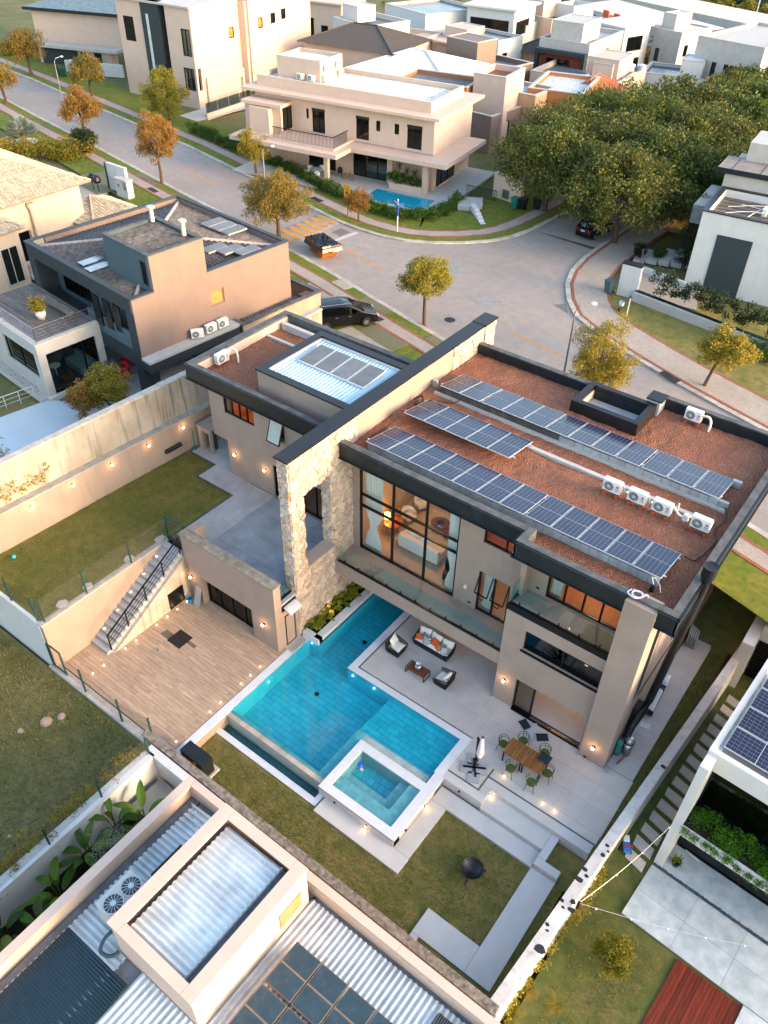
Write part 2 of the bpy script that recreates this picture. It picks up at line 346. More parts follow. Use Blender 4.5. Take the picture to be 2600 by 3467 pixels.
DARKIN = plain('dim interior', '#3a332e', .9, var=.2, bump=0)
GLOWW = plain('glow tinted interior wall', '#b5713f', .8, var=.06, bump=0)  # warm glow of the lamplit rooms is put into this wall colour

def tz(x, y): return 3-.04*max(0, y-82)
def bxs(name, mat, parent, *B, m=ID):
    for b in B: MB(m).box(*b).obj(name, mat, parent)
def resample(P, step):
    P = [Vector(p) for p in P]; out = [P[0]]
    for a, b in zip(P, P[1:]):
        n = max(1, round((b-a).length/step)); out += [a.lerp(b, i/n) for i in range(1, n+1)]
    return out
def offs(P, d):
    """polyline moved sideways by d (left of travel positive)"""
    o = []
    for i, p in enumerate(P):
        t = (P[min(i+1, len(P)-1)]-P[max(i-1, 0)]).normalized(); o.append(p+Vector((-t.y, t.x))*d)
    return o
def band(mb, P, d0, d1, dz, thick=.02, rs=None):
    A, B = offs(P, d0), offs(P, d1)
    for i in range(len(P)-1):
        q = [A[i], A[i+1], B[i+1], B[i]]; n = len(mb.v)
        zt = [tz(p.x, p.y)+dz for p in q]
        mb.add([(p.x,p.y,z) for p, z in zip(q, zt)]+[(p.x,p.y,z-thick) for p, z in zip(q, zt)], [(0,1,2,3),(0,4,5,1),(2,6,7,3),(3,7,4,0),(1,5,6,2)], rs() if rs else None)
    return mb
# ------------------------------------------------------------------ ground, road, pavements
g = MB(); xs = [-900,-400,-250,-180,-150,-125,-100,-80,-60,-45,-33.3,-27.3,-15,-3.95,6,20,50,100,300,700]; ys = [-90,10.6,36.6,45,55,70,85,100,120,140,165,200,260,400,900,1500]
for i in range(len(xs)-1):
    for j in range(len(ys)-1):
        x0,x1,y0,y1 = xs[i],xs[i+1],ys[j],ys[j+1]
        if (j == 1 and i >= 10) or j == 0: continue
        g.quad(*[(x,y,tz(x,y)-.12) for x,y in ((x0,y0),(x1,y0),(x1,y1),(x0,y1))])
g.quad((-900,-90,-.12),(-19.6,-90,-.12),(-19.6,10.6,-.12),(-900,10.6,-.12)); g.quad((-900,10.6,-.12),(-33.3,10.6,-.12),(-33.3,10.6,2.88),(-900,10.6,2.88))
g.quad((-33.3,-90,-1.6),(300,-90,-1.6),(300,36.6,-1.6),(-33.3,36.6,-1.6)); g.quad((-3.95,36.6,-1.6),(300,36.6,-1.6),(300,36.6,2.88),(-3.95,36.6,2.88))
g.obj('ground', FARG, kind='structure')
V2 = lambda P: [Vector(p) for p in P]
FK = resample(V2([(-165,77),(-121.75,70.3),(-112.6,69.2),(-103.2,67.5),(-83.6,64.3),(-74.6,62.9),(-62.3,60.1),(-51.8,57.65),(-48,56.8),(-45.4,56.5),(-42.8,56.6),(-40.5,57.1),(-38.3,58.3),(-36.2,60.1),(-34.6,62),(-33.6,64.2),(-33.1,66.8),(-32.7,72.75),(-32.6,79),(-32.2,100),(-31.5,135)]), 1.0)
NK = resample(V2([(-165,72),(-125,65.2),(-106.2,61.2),(-96.2,59.2),(-85.1,57.1),(-73.5,54.75),(-64.8,53),(-59.9,52.05),(-47.4,49.55),(-40.7,48.05),(-37.3,47.15),(-34.1,46.3),(-31.5,45.6),(-28.8,44.95),(-22,43.3),(-14,41.2),(-6,38.9),(4,36),(20,31)]), 1.0)
RK = resample(V2([(-25.5,135),(-26.4,100),(-26.7,75.5),(-26.9,71.5),(-26.9,67.3),(-26.85,64.1),(-26.45,61.1),(-25.6,58.5),(-24.1,55.9),(-22.35,53.85),(-19.75,52.3),(-15.7,50.6),(-12.4,49.4),(-10.5,48.8),(2,45),(20,39.5)]), 1.0)
rd = MB(); J = [p for p in FK if p.y > 66 and p.x > -36]; poly = [p for p in FK if not (p.y > 66 and p.x > -36)][::2]+[J[0]]+[p for p in RK if p.y < J[0].y][::2]+[RK[-1]]+NK[::-1][::3]+[NK[0]]
rd.add([(p.x,p.y,3.0) for p in poly], [tuple(range(len(poly)))[::-1]])
for p, q in zip(J, J[1:]):
    f_ = lambda y: min(RK, key=lambda v: abs(v.y-y)+(50 if v.x > -24 else 0)); a, b = f_(p.y), f_(q.y)
    rd.quad((p.x,p.y,tz(0,p.y)),(a.x,p.y,tz(0,p.y)),(b.x,q.y,tz(0,q.y)),(q.x,q.y,tz(0,q.y)))
road = rd.obj('road', ASPH, kind='structure')
def near(p, d=78): return p.length < d
for nm, P, sg in (('kerb', FK, 1), ('kerb', NK, -1), ('kerb', RK, 1)):
    far = MB(); base = None; st = []
    for i in range(len(P)-1):
        if near(P[i]) and not (P is NK and P[i].x > -24): st.append(i)
        else: band(far, P[i:i+2], 0, sg*.38, .12, .2, lambda: R.random())
    base = far.obj('kerb', KERB, kind='structure')
    for i in st:
        a, b = P[i].lerp(P[i+1], .008), P[i].lerp(P[i+1], .992); m = MB(); j = R.uniform(-.012, .012)
        band(m, [a, b], 0, sg*.38, .12+j, .2); m.obj('kerb_stone', KERB, base)
# footways: verge, walk, red edging
def footway(P, sg, i0, i1, verge, w0, w1, inner=None, names=True):
    Q = P[i0:i1]
    band(MB(), Q, sg*.38, sg*w0, .10).obj('verge', verge, kind='structure')
    if inner: band(MB(), Q, sg*w1, sg*inner[1], .085).obj('verge', inner[0], kind='structure')
    band(MB(), Q, sg*(w0+.22), sg*(w1-.22), .115).obj('footpath', PAVE, kind='structure')
    e = MB(); band(e, Q, sg*w0, sg*(w0+.22), .12); band(e, Q, sg*(w1-.22), sg*w1, .12); e.obj('footpath_edging', BRICKE, kind='structure')
def patch(name, poly, dz, mat, thick=.03, kind='structure'):
    m = MB(); n = len(poly); z = [tz(*p)+dz for p in poly]
    a = sum(poly[i][0]*poly[(i+1) % n][1]-poly[(i+1) % n][0]*poly[i][1] for i in range(n))
    if a < 0: poly = poly[::-1]; z = z[::-1]
    m.add([(p[0],p[1],q) for p, q in zip(poly, z)]+[(p[0],p[1],q-thick) for p, q in zip(poly, z)], [tuple(range(n))]+[(i,n+i,n+(i+1) % n,(i+1) % n) for i in range(n)])
    return m.obj(name, mat, kind=kind)
footway(FK, 1, 0, len(FK), GRASS_L, 1.35, 2.85, (GRASS_L, 7.5))
footway(NK, -1, 0, len(NK), GRASS_L, 1.25, 2.7, (GRASS_L, 5.5))
footway(RK, 1, 0, 62, GRASS_L, 1.3, 3.0, (GRASS, 5)); footway(RK, 1, 61, len(RK), GRASS, .45, 3.4, None); patch('right_garden_lawn', [(-23.2,60),(-22.3,57.5),(-20.2,55.8),(-17.5,54.2),(-14,52.8),(-9,51.2),(0,48.5),(14,44),(14,62),(-16,62),(-20,60)], .06, GRASS)
# driveways and grass lattice across the near verge
def along(P, sg, x0, x1, d0, d1):
    Q = [p for p in P if x0 <= p.x <= x1]; A = offs(Q, sg*d0); B = offs(Q, sg*d1); return [(p.x,p.y) for p in A]+[(p.x,p.y) for p in B[::-1]]
patch('driveway', along(NK,-1,-40.5,-37.6,.4,1.25), .125, PAVER2); patch('grass_lattice', along(NK,-1,-36.6,-33.2,.4,1.25), .125, GCRETE)
patch('driveway', along(NK,-1,-41.2,-36.9,2.72,9), .12, PAVER2); patch('grass_lattice', along(NK,-1,-36.9,-34.6,2.72,5.5), .128, GCRETE)
patch('grass_lattice', along(NK,-1,-32.8,-28.4,2.72,4.3), .128, GCRETE); patch('driveway', along(NK,-1,-33.4,-28.4,4.3,8.6), .124, PAVER2)
patch('grass_lattice', along(NK,-1,-29.4,-25.0,.4,1.25), .128, GCRETE); patch('grass_lattice', along(NK,-1,-72,-66.8,.4,1.25), .126, GCRETE)
patch('driveway', [(-76,48),(-70,47),(-69,50.8),(-75,52.0)], .125, GCRETE)
patch('driveway', [(-78,43.5),(-70.5,42),(-69.5,48),(-77,49.5)], .11, PAVER2)
# road markings, patches and covers
def mark(name, poly, mat, dz=.004): return patch(name, poly, dz, mat, .003)
def dash(x0, y0, x1, y1, w, mat, nm='centre_line'):
    d = Vector((x1-x0, y1-y0)).normalized(); n = Vector((-d.y, d.x))*w/2
    return mark(nm, [(x0+n.x,y0+n.y),(x1+n.x,y1+n.y),(x1-n.x,y1-n.y),(x0-n.x,y0-n.y)], mat)
for a in ((-43.6,52.4,-38.3,51.3),(-24.7,48.7,-19.9,47.85),(-81.6,60.3,-78.9,59.7),(-70,57.95,-63.05,56.35),(-94,62.7,-88,61.5)): dash(*a, .14, PAINTY)
dash(-45.5,52.8,-45.1,56.1,.42, PAINTW, 'stop_line')
for i in range(7):                                                   # speed hump chevrons
    y = 50.3+i*.95; mark('hump_marking', [(-48.0,y),(-47.9,y+.42),(-50.3,y+1.0),(-50.4,y+.55)], PAINTY, .09)
hm = MB(); k = 8
for i in range(k):
    a0, a1 = i/k, (i+1)/k; z = lambda a: 3.0+.085*math.sin(math.pi*a)**.6; X = lambda a: -47.6-a*3.0
    hm.quad((X(a0),49.75,z(a0)),(X(a0),56.9,z(a0)),(X(a1),57.5,z(a1)),(X(a1),50.3,z(a1)))
hm.obj('road_hump', ASPH, kind='structure')
COVER = plain('cast iron cover', '#3a3634', .7, metal=.4, var=.3, bump=.6, bscale=70)
PATCHM = plain('asphalt repair', '#6f6b67', .9, var=.25, bump=.3); PATCHL = plain('pale asphalt repair', '#8b8782', .9, var=.2, bump=.3)
for p, m in (([(-24.6,54.6),(-23.0,54.0),(-22.9,53.9),(-23.9,55.4)], PATCHM),([(-35.5,54.3),(-33.2,53.5),(-32.6,55.6),(-34.9,56.4)], PATCHL),([(-30.6,51.5),(-28.2,50.8),(-27.8,52.6),(-30.2,53.3)], PATCHL),([(-46.9,54.6),(-45.7,54.4),(-45.6,55.7),(-46.8,55.9)], PATCHM)): mark('road_patch', p, m, .005)
mc = MB(); mc.cyl(-29.35,47.45,3.0,3.012,.42,n=20); mc.obj('manhole_cover', COVER, label='round iron manhole cover in the road beside the lone yellow street tree', cat='manhole cover')
mr = MB(); mr.cyl(-29.35,47.45,2.99,3.006,1.0,n=9); mr.obj('manhole_apron', PATCHL, kind='structure')
for i, (x, y, a, lb) in enumerate(((-33.8,44.1,-12,'dark grate set in the grey paver walk above the black minivan'),(-13.2,49.9,-24,'brown cover plate set in the paver walk by the small right hand tree'),(-53.0,59.7,-12,'dark cover plate in the far paver walk beside the hump'),(-66.9,51.3,-12,'brown cover plate in the walk by the tile roofed house'))):
    m = MB(frame(x,y,tz(x,y)+.115,a)); m.box(-.75,.75,-.28,.28,0,.02); m.obj('cover_plate', COVER, label=lb, cat='cover plate')
# ------------------------------------------------------------------ generic building parts
def window(parent, ax, d, a0, a1, z0, z1, cols=(), rows=(), mat=BLACK, gl=GLASS_T, bar=.06, dep=.09, name='window', m=ID, glass_off=None):
    """framed window; ax 'x' faces -y at y=d, 'y' faces +x at x=d; cols/rows are inner bar positions"""
    f = MB(m)
    def b(a, c, p, q):
        if ax == 'x': f.box(a, c, d-dep/2, d+dep/2, p, q)
        else: f.box(d-dep/2, d+dep/2, a, c, p, q)
    b(a0,a1,z0,z0+bar); b(a0,a1,z1-bar,z1); b(a0,a0+bar,z0+bar,z1-bar); b(a1-bar,a1,z0+bar,z1-bar)
    A = [a0+bar/2]+sorted(cols)+[a1-bar/2]; Z = [z0+bar/2]+sorted(rows)+[z1-bar/2]
    for c in A[1:-1]: b(c-bar/2,c+bar/2,z0+bar,z1-bar)
    for q in Z[1:-1]:
        for i in range(len(A)-1): b(A[i]+bar/2,A[i+1]-bar/2,q-bar/2,q+bar/2)
    o = f.obj(name, mat, parent)
    if gl:
        for i in range(len(A)-1):
            for j in range(len(Z)-1):
                p = MB(m); a, c, q, r = A[i]+bar/2-.004, A[i+1]-bar/2+.004, Z[j]+bar/2-.004, Z[j+1]-bar/2+.004
                if ax == 'x': p.quad((a,d,q),(c,d,q),(c,d,r),(a,d,r))
                else: p.quad((d,a,q),(d,c,q),(d,c,r),(d,a,r))
                p.obj('pane', gl, o)
    return o
def room(parent, x0, x1, y0, y1, z0, z1, mat, floor=None, back='y', m=ID, name='interior', skip=''):
    """inward shell of a room seen through glass; skip lists open sides"""
    s = MB(m); P = lambda x,y,z: (x,y,z)
    if floor: MB(m).quad(P(x0,y0,z0),P(x1,y0,z0),P(x1,y1,z0),P(x0,y1,z0)).obj('interior_floor', floor, parent)
    else: s.quad(P(x0,y0,z0),P(x1,y0,z0),P(x1,y1,z0),P(x0,y1,z0))
    if 'N' not in skip: s.quad(P(x1,y1,z0),P(x0,y1,z0),P(x0,y1,z1),P(x1,y1,z1))
    if 'W' not in skip: s.quad(P(x0,y1,z0),P(x0,y0,z0),P(x0,y0,z1),P(x0,y1,z1))
    if 'E' not in skip: s.quad(P(x1,y0,z0),P(x1,y1,z0),P(x1,y1,z1),P(x1,y0,z1))
    if 'S' not in skip: s.quad(P(x0,y0,z0),P(x1,y0,z0),P(x1,y0,z1),P(x0,y0,z1))
    s.quad(P(x0,y0,z1),P(x0,y1,z1),P(x1,y1,z1),P(x1,y0,z1))
    return s.obj(name, mat, parent)
def sconce(parent, loc, nrm, label=None, e=1.4, size=.07, thing=True):
    """small lit cube wall lamp"""
    x, y, z = loc; n = Vector(nrm)
    t = empty('wall_lamp', frame(x,y,z), label, 'wall lamp', 'lit cube wall lamps')
    c = Vector(loc)+n*.05; MB().box(c.x-.05,c.x+.05,c.y-.05,c.y+.05,z-.06,z+.06).obj('housing', CAPD, t)
    c = Vector(loc)+n*.115; b = MB(); b.lathe(c.x,c.y,z,[(0,-size*.95),(size*.75,-size*.55),(size,0),(size*.75,size*.55),(0,size*.95)],10); b.obj('bulb', BULB, t, smooth=True)
    c = Vector(loc)+n*.26; lamp('wall_light', c, e, parent=t); return t
def clip(poly, p, n):
    """keep the side of polygon where (q-p).n <= 0"""
    out = []
    for i in range(len(poly)):
        a, b = poly[i], poly[(i+1) % len(poly)]; da = (a[0]-p[0])*n[0]+(a[1]-p[1])*n[1]; db = (b[0]-p[0])*n[0]+(b[1]-p[1])*n[1]
        if da <= 0: out.append(a)
        if (da < 0 < db) or (db < 0 < da): t = da/(da-db); out.append((a[0]+(b[0]-a[0])*t, a[1]+(b[1]-a[1])*t))
    return out
def cells(a0, a1, b0, b1, size, holes=(), rg=R, gap=.014):
    """irregular stone outlines filling a rectangle"""
    na, nb = max(1, round((a1-a0)/size)), max(1, round((b1-b0)/(size*.82))); S = {}
    for i in range(-1, na+1):
        for j in range(-1, nb+1):
            S[i,j] = (a0+(i+.5+rg.uniform(-.42,.42)+(.25 if j % 2 else -.25))*(a1-a0)/na, b0+(j+.5+rg.uniform(-.42,.42))*(b1-b0)/nb)
    out = []
    for (i,j), s in S.items():
        if any(h[0] < s[0] < h[1] and h[2] < s[1] < h[3] for h in holes): continue
        P = [(a0,b0),(a1,b0),(a1,b1),(a0,b1)]
        for di in (-2,-1,0,1,2):
            for dj in (-2,-1,0,1,2):
                q = S.get((i+di, j+dj))
                if not q or q == s: continue
                n = (q[0]-s[0], q[1]-s[1]); l = math.hypot(*n); n = (n[0]/l, n[1]/l); mp = ((q[0]+s[0])/2-n[0]*gap/2, (q[1]+s[1])/2-n[1]*gap/2); P = clip(P, mp, n)
                if len(P) < 3: break
            if len(P) < 3: break
        for h in holes:
            if len(P) < 3: break
            cx = max(h[0]-s[0], s[0]-h[1]); cz = max(h[2]-s[1], s[1]-h[3])
            if cx > cz: P = clip(P, (h[0],0), (1,0)) if s[0] < h[0] else clip(P, (h[1],0), (-1,0))
            else: P = clip(P, (0,h[2]), (0,1)) if s[1] < h[2] else clip(P, (0,h[3]), (0,-1))
        if len(P) >= 3:
            ar = abs(sum(P[k][0]*P[(k+1) % len(P)][1]-P[(k+1) % len(P)][0]*P[k][1] for k in range(len(P))))/2
            if ar > .003: out.append((ar, P))
    return out
def stone_piece(mb, P, fn, h, r):
    """one stone: outline P extruded by h with a chamfered, tilted top; fn(a,b,d)->xyz"""
    n = len(P); ca = sum(p[0] for p in P)/n; cb = sum(p[1] for p in P)/n; tl = (R.uniform(-.05,.05), R.uniform(-.05,.05))
    ins = [(ca+(p[0]-ca)*.84, cb+(p[1]-cb)*.84) for p in P]
    vs = [fn(p[0],p[1],-.02) for p in P]+[fn(p[0],p[1],h*.55) for p in P]+[fn(p[0],p[1],h+(p[0]-ca)*tl[0]+(p[1]-cb)*tl[1]) for p in ins]
    fs = [tuple(range(2*n,3*n))]
    for k in range(n):
        q = (k+1) % n; fs += [(k,q,n+q,n+k),(n+k,n+q,2*n+q,2*n+k)]
    mb.add(vs, fs, r)
# ------------------------------------------------------------------ the main house
HOUSE = empty('modern_house', frame(-12, 28), 'taupe modern house with stone tower, brown gravel roof and solar panels', 'house')
w = MB()
w.wall('x', 22.2, 22.45, -9.8, -5.15, 0, 6.15, [(-8.8,-5.32,-.1,2.2),(-8.8,-5.25,4.22,5.42)])          # front of the right hand block
w.wall('y', -9.8, -9.55, 22.46, 34.4, 0, 6.14)
w.wall('y', -4.25, -4.0, 22.6, 34.4, 0, 9.25, [(23.3,24.0,3.3,8.6),(24.7,26.2,6.8,8.6),(27.2,29.4,.02,2.3),(27.2,29.2,3.5,5.2),(30.2,32.4,6.8,8.6)])
w.box(-5.15,-3.95,21.85,22.6,0,9.98)                                                                      # corner pillar
w.wall('x', 23.75, 24.0, -19.42, -9.55, 3.2, 9.25, [(-19.02,-13.33,3.2,8.7),(-12.1,-9.9,7.5,8.62),(-12.1,-10.5,3.2,5.75)])
w.wall('x', 23.45, 23.7, -9.8, -5.15, 6.45, 9.25, [(-8.75,-5.45,6.5,8.95)])
w.wall('y', -9.8, -9.55, 22.9, 23.45, 6.45, 9.25)
w.wall('x', 34.4, 34.65, -19.42, -4.0, 0, 9.25, [(-17,-13,3.4,6.0),(-11,-6,6.6,8.6)])
w.wall('x', 27.0, 27.2, -18.3, -9.8, 0, 2.4)
w.box(-19.42,-9.8,22.25,23.95,2.4,3.2); w.box(-9.8,-5.15,22.2,23.45,6.15,6.45)                             # balcony slabs
w.obj('wall', WALL, HOUSE)
# skirting, slabs, roof deck
bxs('skirting', PORC, HOUSE, (-9.85,-8.8,22.165,22.2,0,.12),(-5.2,-3.9,21.81,21.85,0,.12))
bxs('floor_slab', CONC, HOUSE, (-19.42,-4.0,24.0,34.4,2.9,3.19),(-9.55,-4.25,23.7,34.4,6.15,6.44))
roof_poly = [(-19.42,22.9),(-9.95,22.9),(-9.95,22.15),(-3.4,22.15),(-3.4,35.8),(-9.4,35.8),(-9.4,34.55),(-19.42,34.55)]
MB().prism(roof_poly, 9.2, 9.42).obj('roof_slab', CONC, HOUSE)
def gravel(parent, x0, x1, y0, y1, z, holes=(), step=.11, amp=.05, poly=None):
    nx, ny = int((x1-x0)/step), int((y1-y0)/step); X = np.linspace(x0,x1,nx+1); Y = np.linspace(y0,y1,ny+1); gx, gy = np.meshgrid(X, Y)
    gz = np.array([[noise.noise((a*.9,b*.9,1.3))*amp+noise.noise((a*2.6,b*2.6,4))*amp*.7 for a in X] for b in Y])+NR.uniform(-.016,.016,gx.shape)+z
    V = np.stack([gx,gy,gz],-1).reshape(-1,3); i = np.arange(nx); j = np.arange(ny); I, J = np.meshgrid(i, j); a = (J*(nx+1)+I).ravel()
    F = np.stack([a,a+1,a+nx+2,a+nx+1],1); cx = V[F].mean(1)
    keep = np.ones(len(F), bool)
    for h in holes: keep &= ~((cx[:,0] > h[0])&(cx[:,0] < h[1])&(cx[:,1] > h[2])&(cx[:,1] < h[3]))
    me = npmesh('gravel', V, F[keep], GRAVEL, smooth=False); return link('gravel', me, parent, ID @ Matrix.Identity(4), kind='stuff')
gravel(HOUSE, -19.4,-3.45,22.2,35.75,9.5,[(-19.5,-9.95,20,22.9),(-19.5,-9.4,34.5,36),(-12.5,-9.65,32.8,34.6)])
# fascia with flanges and weathered parapet top
def fascia(pts, z0, z1, parent, name='fascia', mat=FASCIA):
    m = MB()
    for (a, b) in zip(pts, pts[1:]):
        a = Vector((*a, 0)); b = Vector((*b, 0)); d = (b-a).normalized(); n = Vector((d.y, -d.x, 0))
        for (o0, o1, p, q) in ((-.06,.0,z0+.04,z1-.03),(-.10,.07,z0,z0+.04),(-.10,.05,z1-.03,z1)):
            q4 = [a+n*o0-d*.0, b+n*o0+d*.0, b+n*o1+d*max(0,o1), a+n*o1-d*max(0,o1)]
            m.add([(v.x,v.y,p) for v in q4]+[(v.x,v.y,q) for v in q4], [(0,1,2,3),(7,6,5,4),(1,0,4,5),(2,1,5,6),(3,2,6,7),(0,3,7,4)])
    return m.obj(name, mat, parent)
fascia([(-19.35,22.75),(-9.86,22.75),(-9.86,22.0),(-5.16,22.0)], 9.25, 10.06, HOUSE)
fascia([(-3.93,22.0),(-3.2,22.0),(-3.2,35.9)], 9.25, 10.06, HOUSE)
bxs('parapet', PARA, HOUSE, (-19.35,-9.85,22.80,23.12,9.4,10.1),(-9.84,-9.5,22.07,23.12,9.4,10.11),(-9.49,-3.27,22.06,22.36,9.4,10.1),(-3.56,-3.27,22.37,35.9,9.4,10.1),(-19.4,-12.95,34.45,34.75,9.4,10.05),(-9.3,-3.57,35.6,35.9,9.4,10.1))
bxs('parapet_lining', FASCIA, HOUSE, (-19.38,-12.96,34.40,34.44,9.4,10.0),(-9.28,-3.57,35.55,35.59,9.4,10.05))
MB().box(-9.95,-9.3,34.75,35.5,9.4,10.25).obj('parapet_pier', CONC, HOUSE); MB().box(-10.0,-9.2,34.7,35.55,10.25,10.32).obj('pier_cap', CAPD, HOUSE)
# light well
lw = MB().ring(-12.85,-9.4,32.45,34.7,.3,9.3,10.15); lw.obj('light_well_rim', CAPD, HOUSE); MB().wall('x',34.36,34.395,-12.54,-9.71,6,9.9).obj('light_well_lining', FASCIA, HOUSE)
bxs('light_well_side', CREAM, HOUSE, (-12.55,-12.50,32.76,34.36,6,9.9),(-9.76,-9.71,32.76,34.36,6,9.9)); MB().box(-12.5,-9.76,32.8,34.3,7.5,7.6).obj('light_well_floor', PALE, HOUSE); MB().cyl(-12.0,33.6,7.6,9.4,.07).obj('pipe', CLAY, HOUSE)
# balcony 1 channel, glass panes, clamps
def railing(parent, ax, d, a0, a1, z, h, n, clamps, m=ID, gl=GLASS_R):
    c = MB(m); (c.box(a0,a1,d-.05,d+.05,z-.02,z+.07) if ax == 'x' else c.box(d-.05,d+.05,a0,a1,z-.02,z+.07)); o = c.obj('railing_channel', BLACK, parent)
    for i in range(n):
        p, q = a0+(a1-a0)*i/n+.012, a0+(a1-a0)*(i+1)/n-.012; g2 = MB(m)
        (g2.box(p,q,d-.006,d+.006,z+.06,z+h) if ax == 'x' else g2.box(d-.006,d+.006,p,q,z+.06,z+h)); g2.obj('glass_pane', gl, o)
    for i in range(clamps):
        t = a0+(a1-a0)*(i+.5)/clamps; k = MB(m); s = t if ax == 'x' else d; u = d if ax == 'x' else t
        k.cyl(s if ax == 'x' else d, u if ax == 'x' else t, z+.05, z+.24, .035, n=8); k.obj('clamp', BLACK, o)
railing(HOUSE, 'x', 22.33, -19.2, -9.82, 3.22, 1.08, 5, 11); railing(HOUSE, 'x', 22.27, -9.78, -5.2, 6.47, 1.08, 2, 5); railing(HOUSE, 'y', -9.74, 22.36, 23.4, 6.47, 1.08, 1, 1)
MB().box(-9.82,-5.16,22.19,22.21,6.13,6.50).obj('drip_edge', BLACK, HOUSE)
# big living room window and its room
window(HOUSE, 'x', 23.86, -19.02, -13.33, 3.2, 8.72, (-17.05,-15.15), (5.98,6.68), gl=GLASS, bar=.09, dep=.12)
window(HOUSE, 'x', 23.86, -12.1, -9.9, 7.5, 8.62, (-11.0,), gl=GLASS_T, bar=.07)
dw = window(HOUSE, 'x', 23.86, -12.1, -10.5, 3.22, 5.75, (-11.3,), gl=GLASS, bar=.08, name='balcony_door')
for x0 in (-12.05, -11.22):                                           # open top hung sashes
    s = MB(frame(x0, 23.78, 4.95)); y1, z1 = -.38, -.72
    for a in (0, .66): s.bar((a,0,.7),(a,y1,z1+.45),.05)
    s.bar((0,y1,z1+.45),(.66,y1,z1+.45),.05); s.bar((.2,y1,z1+.43),(.2,y1+.02,z1+.18),.03); s.bar((.46,y1,z1+.43),(.46,y1+.02,z1+.18),.03); s.bar((.2,y1+.02,z1+.18),(.46,y1+.02,z1+.18),.03); s.obj('open_sash', BLACK, HOUSE)
FLOORW = plain('interior porcelain floor', '#a8927e', .35, var=.08, bump=0, spec=.5)
room(HOUSE, -19.2,-12.6,24.05,31.5,3.21,8.95, WALL_IN, FLOORW, skip='S', name='living_room')
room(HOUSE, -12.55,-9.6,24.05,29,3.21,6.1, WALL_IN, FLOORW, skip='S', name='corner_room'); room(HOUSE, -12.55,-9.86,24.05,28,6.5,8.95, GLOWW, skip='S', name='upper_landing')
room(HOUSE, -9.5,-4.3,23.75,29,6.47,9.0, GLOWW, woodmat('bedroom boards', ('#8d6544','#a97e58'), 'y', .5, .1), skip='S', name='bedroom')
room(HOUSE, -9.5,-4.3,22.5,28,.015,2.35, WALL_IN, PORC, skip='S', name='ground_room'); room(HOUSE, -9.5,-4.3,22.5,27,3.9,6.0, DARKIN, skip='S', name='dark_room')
for p, e in (((-16.5,27,8.4),70),((-11.2,25.5,5.9),14),((-11.2,25.5,8.6),22),((-7,25.5,8.7),36),((-7,25,2.2),14),((-13,25.2,2.25),5)): lamp('ceiling_light', p, e, (1,.60,.30), .12, HOUSE)
# sliding doors of the right hand block
window(HOUSE, 'x', 23.56, -8.75, -5.45, 6.5, 8.95, (-7.95,-7.1,-6.3), gl=GLASS, bar=.08, name='sliding_door')
window(HOUSE, 'x', 22.36, -8.8, -5.25, 4.22, 5.42, (-7.0,), gl=GLASS_D, bar=.07); MB().box(-8.86,-5.22,22.12,22.2,4.14,4.22).obj('window_sill', BLACK, HOUSE)
window(HOUSE, 'x', 22.38, -8.8, -7.85, .03, 2.2, (), gl=GLASS_T, bar=.09, name='sliding_door'); dm = MB()
for k in range(3): dm.box(-7.85,-5.34,22.27+k*.055,22.295+k*.055,.016,.04)
dm.obj('door_track', STEEL, HOUSE); MB().box(-8.8,-5.32,22.2,22.45,.004,.014).obj('door_threshold', BLACK, HOUSE)
# side wall openings, downpipe, chimney
for a in ((24.7,26.2,6.8,8.6),(27.2,29.2,3.5,5.2),(30.2,32.4,6.8,8.6),(27.2,29.4,.02,2.3)): window(HOUSE, 'y', -4.06, *a, (sum(a[:2])/2,), gl=GLASS_D)
MB().box(-4.22,-4.02,23.3,24.0,3.3,8.6).obj('recess_panel', BLACK, HOUSE)
fl = MB(); fl.tube([(-3.75,23.3,.95),(-3.75,23.75,1.35),(-3.62,24.3,1.9),(-3.55,24.45,2.6),(-3.25,24.5,8.6),(-3.16,24.5,10.5)],.17,12); fl.obj('flue_pipe', BLACKP, HOUSE, smooth=True)
fc = MB(); fc.cyl(-3.16,24.5,10.15,10.36,.19,.26,16); fc.cyl(-3.16,24.5,10.36,10.84,.27,.27,16); fc.lathe(-3.16,24.5,10.84,[(.27,0),(.28,.03),(.25,.02),(.05,-.02),(0,-.02)],16); fc.obj('flue_cowl', BLACKP, HOUSE)
MB().box(-4.0,-3.74,24.0,24.6,0.2,2.2).obj('flue_box', BLACKP, HOUSE)
# ---- stone tower and long cap wall
tw = MB(); tw.wall('y', -20.06, -19.46, 19.5, 24.1, 0, 10.8, [(20.35,22.26,4.22,8.55)]); MB().box(-20.06,-19.46,32.05,36.15,3,10.8).obj('stone_pier', MORTAR, HOUSE)
TOWER = tw.obj('stone_tower', MORTAR, HOUSE)
MB().box(-20.05,-19.45,24.1,32.05,3,10.8).obj('cap_wall', WALL, HOUSE)
MB().box(-20.0,-19.3,20.37,22.24,4.22,4.3).obj('opening_sill', WALL, HOUSE)
st = []
def face(a0,a1,b0,b1,size,fn,holes=()): st.extend([(ar, P, fn) for ar, P in cells(a0,a1,b0,b1,size,holes)])
face(19.48,24.1,0,10.82,.34,lambda a,b,d: (-19.46+d,a,b),[(20.35,22.26,4.22,8.55)])
face(-20.07,-19.45,0,10.82,.30,lambda a,b,d: (a,19.5-d,b)); face(-20.07,-19.45,4.3,8.52,.30,lambda a,b,d: (a,22.26-d,b))
face(32.05,35.0,9.4,10.82,.33,lambda a,b,d: (-19.46+d,a,b)); face(35.12,36.15,9.3,10.82,.33,lambda a,b,d: (-19.46+d,a,b))
st.sort(key=lambda s: -s[0]); rest = MB()
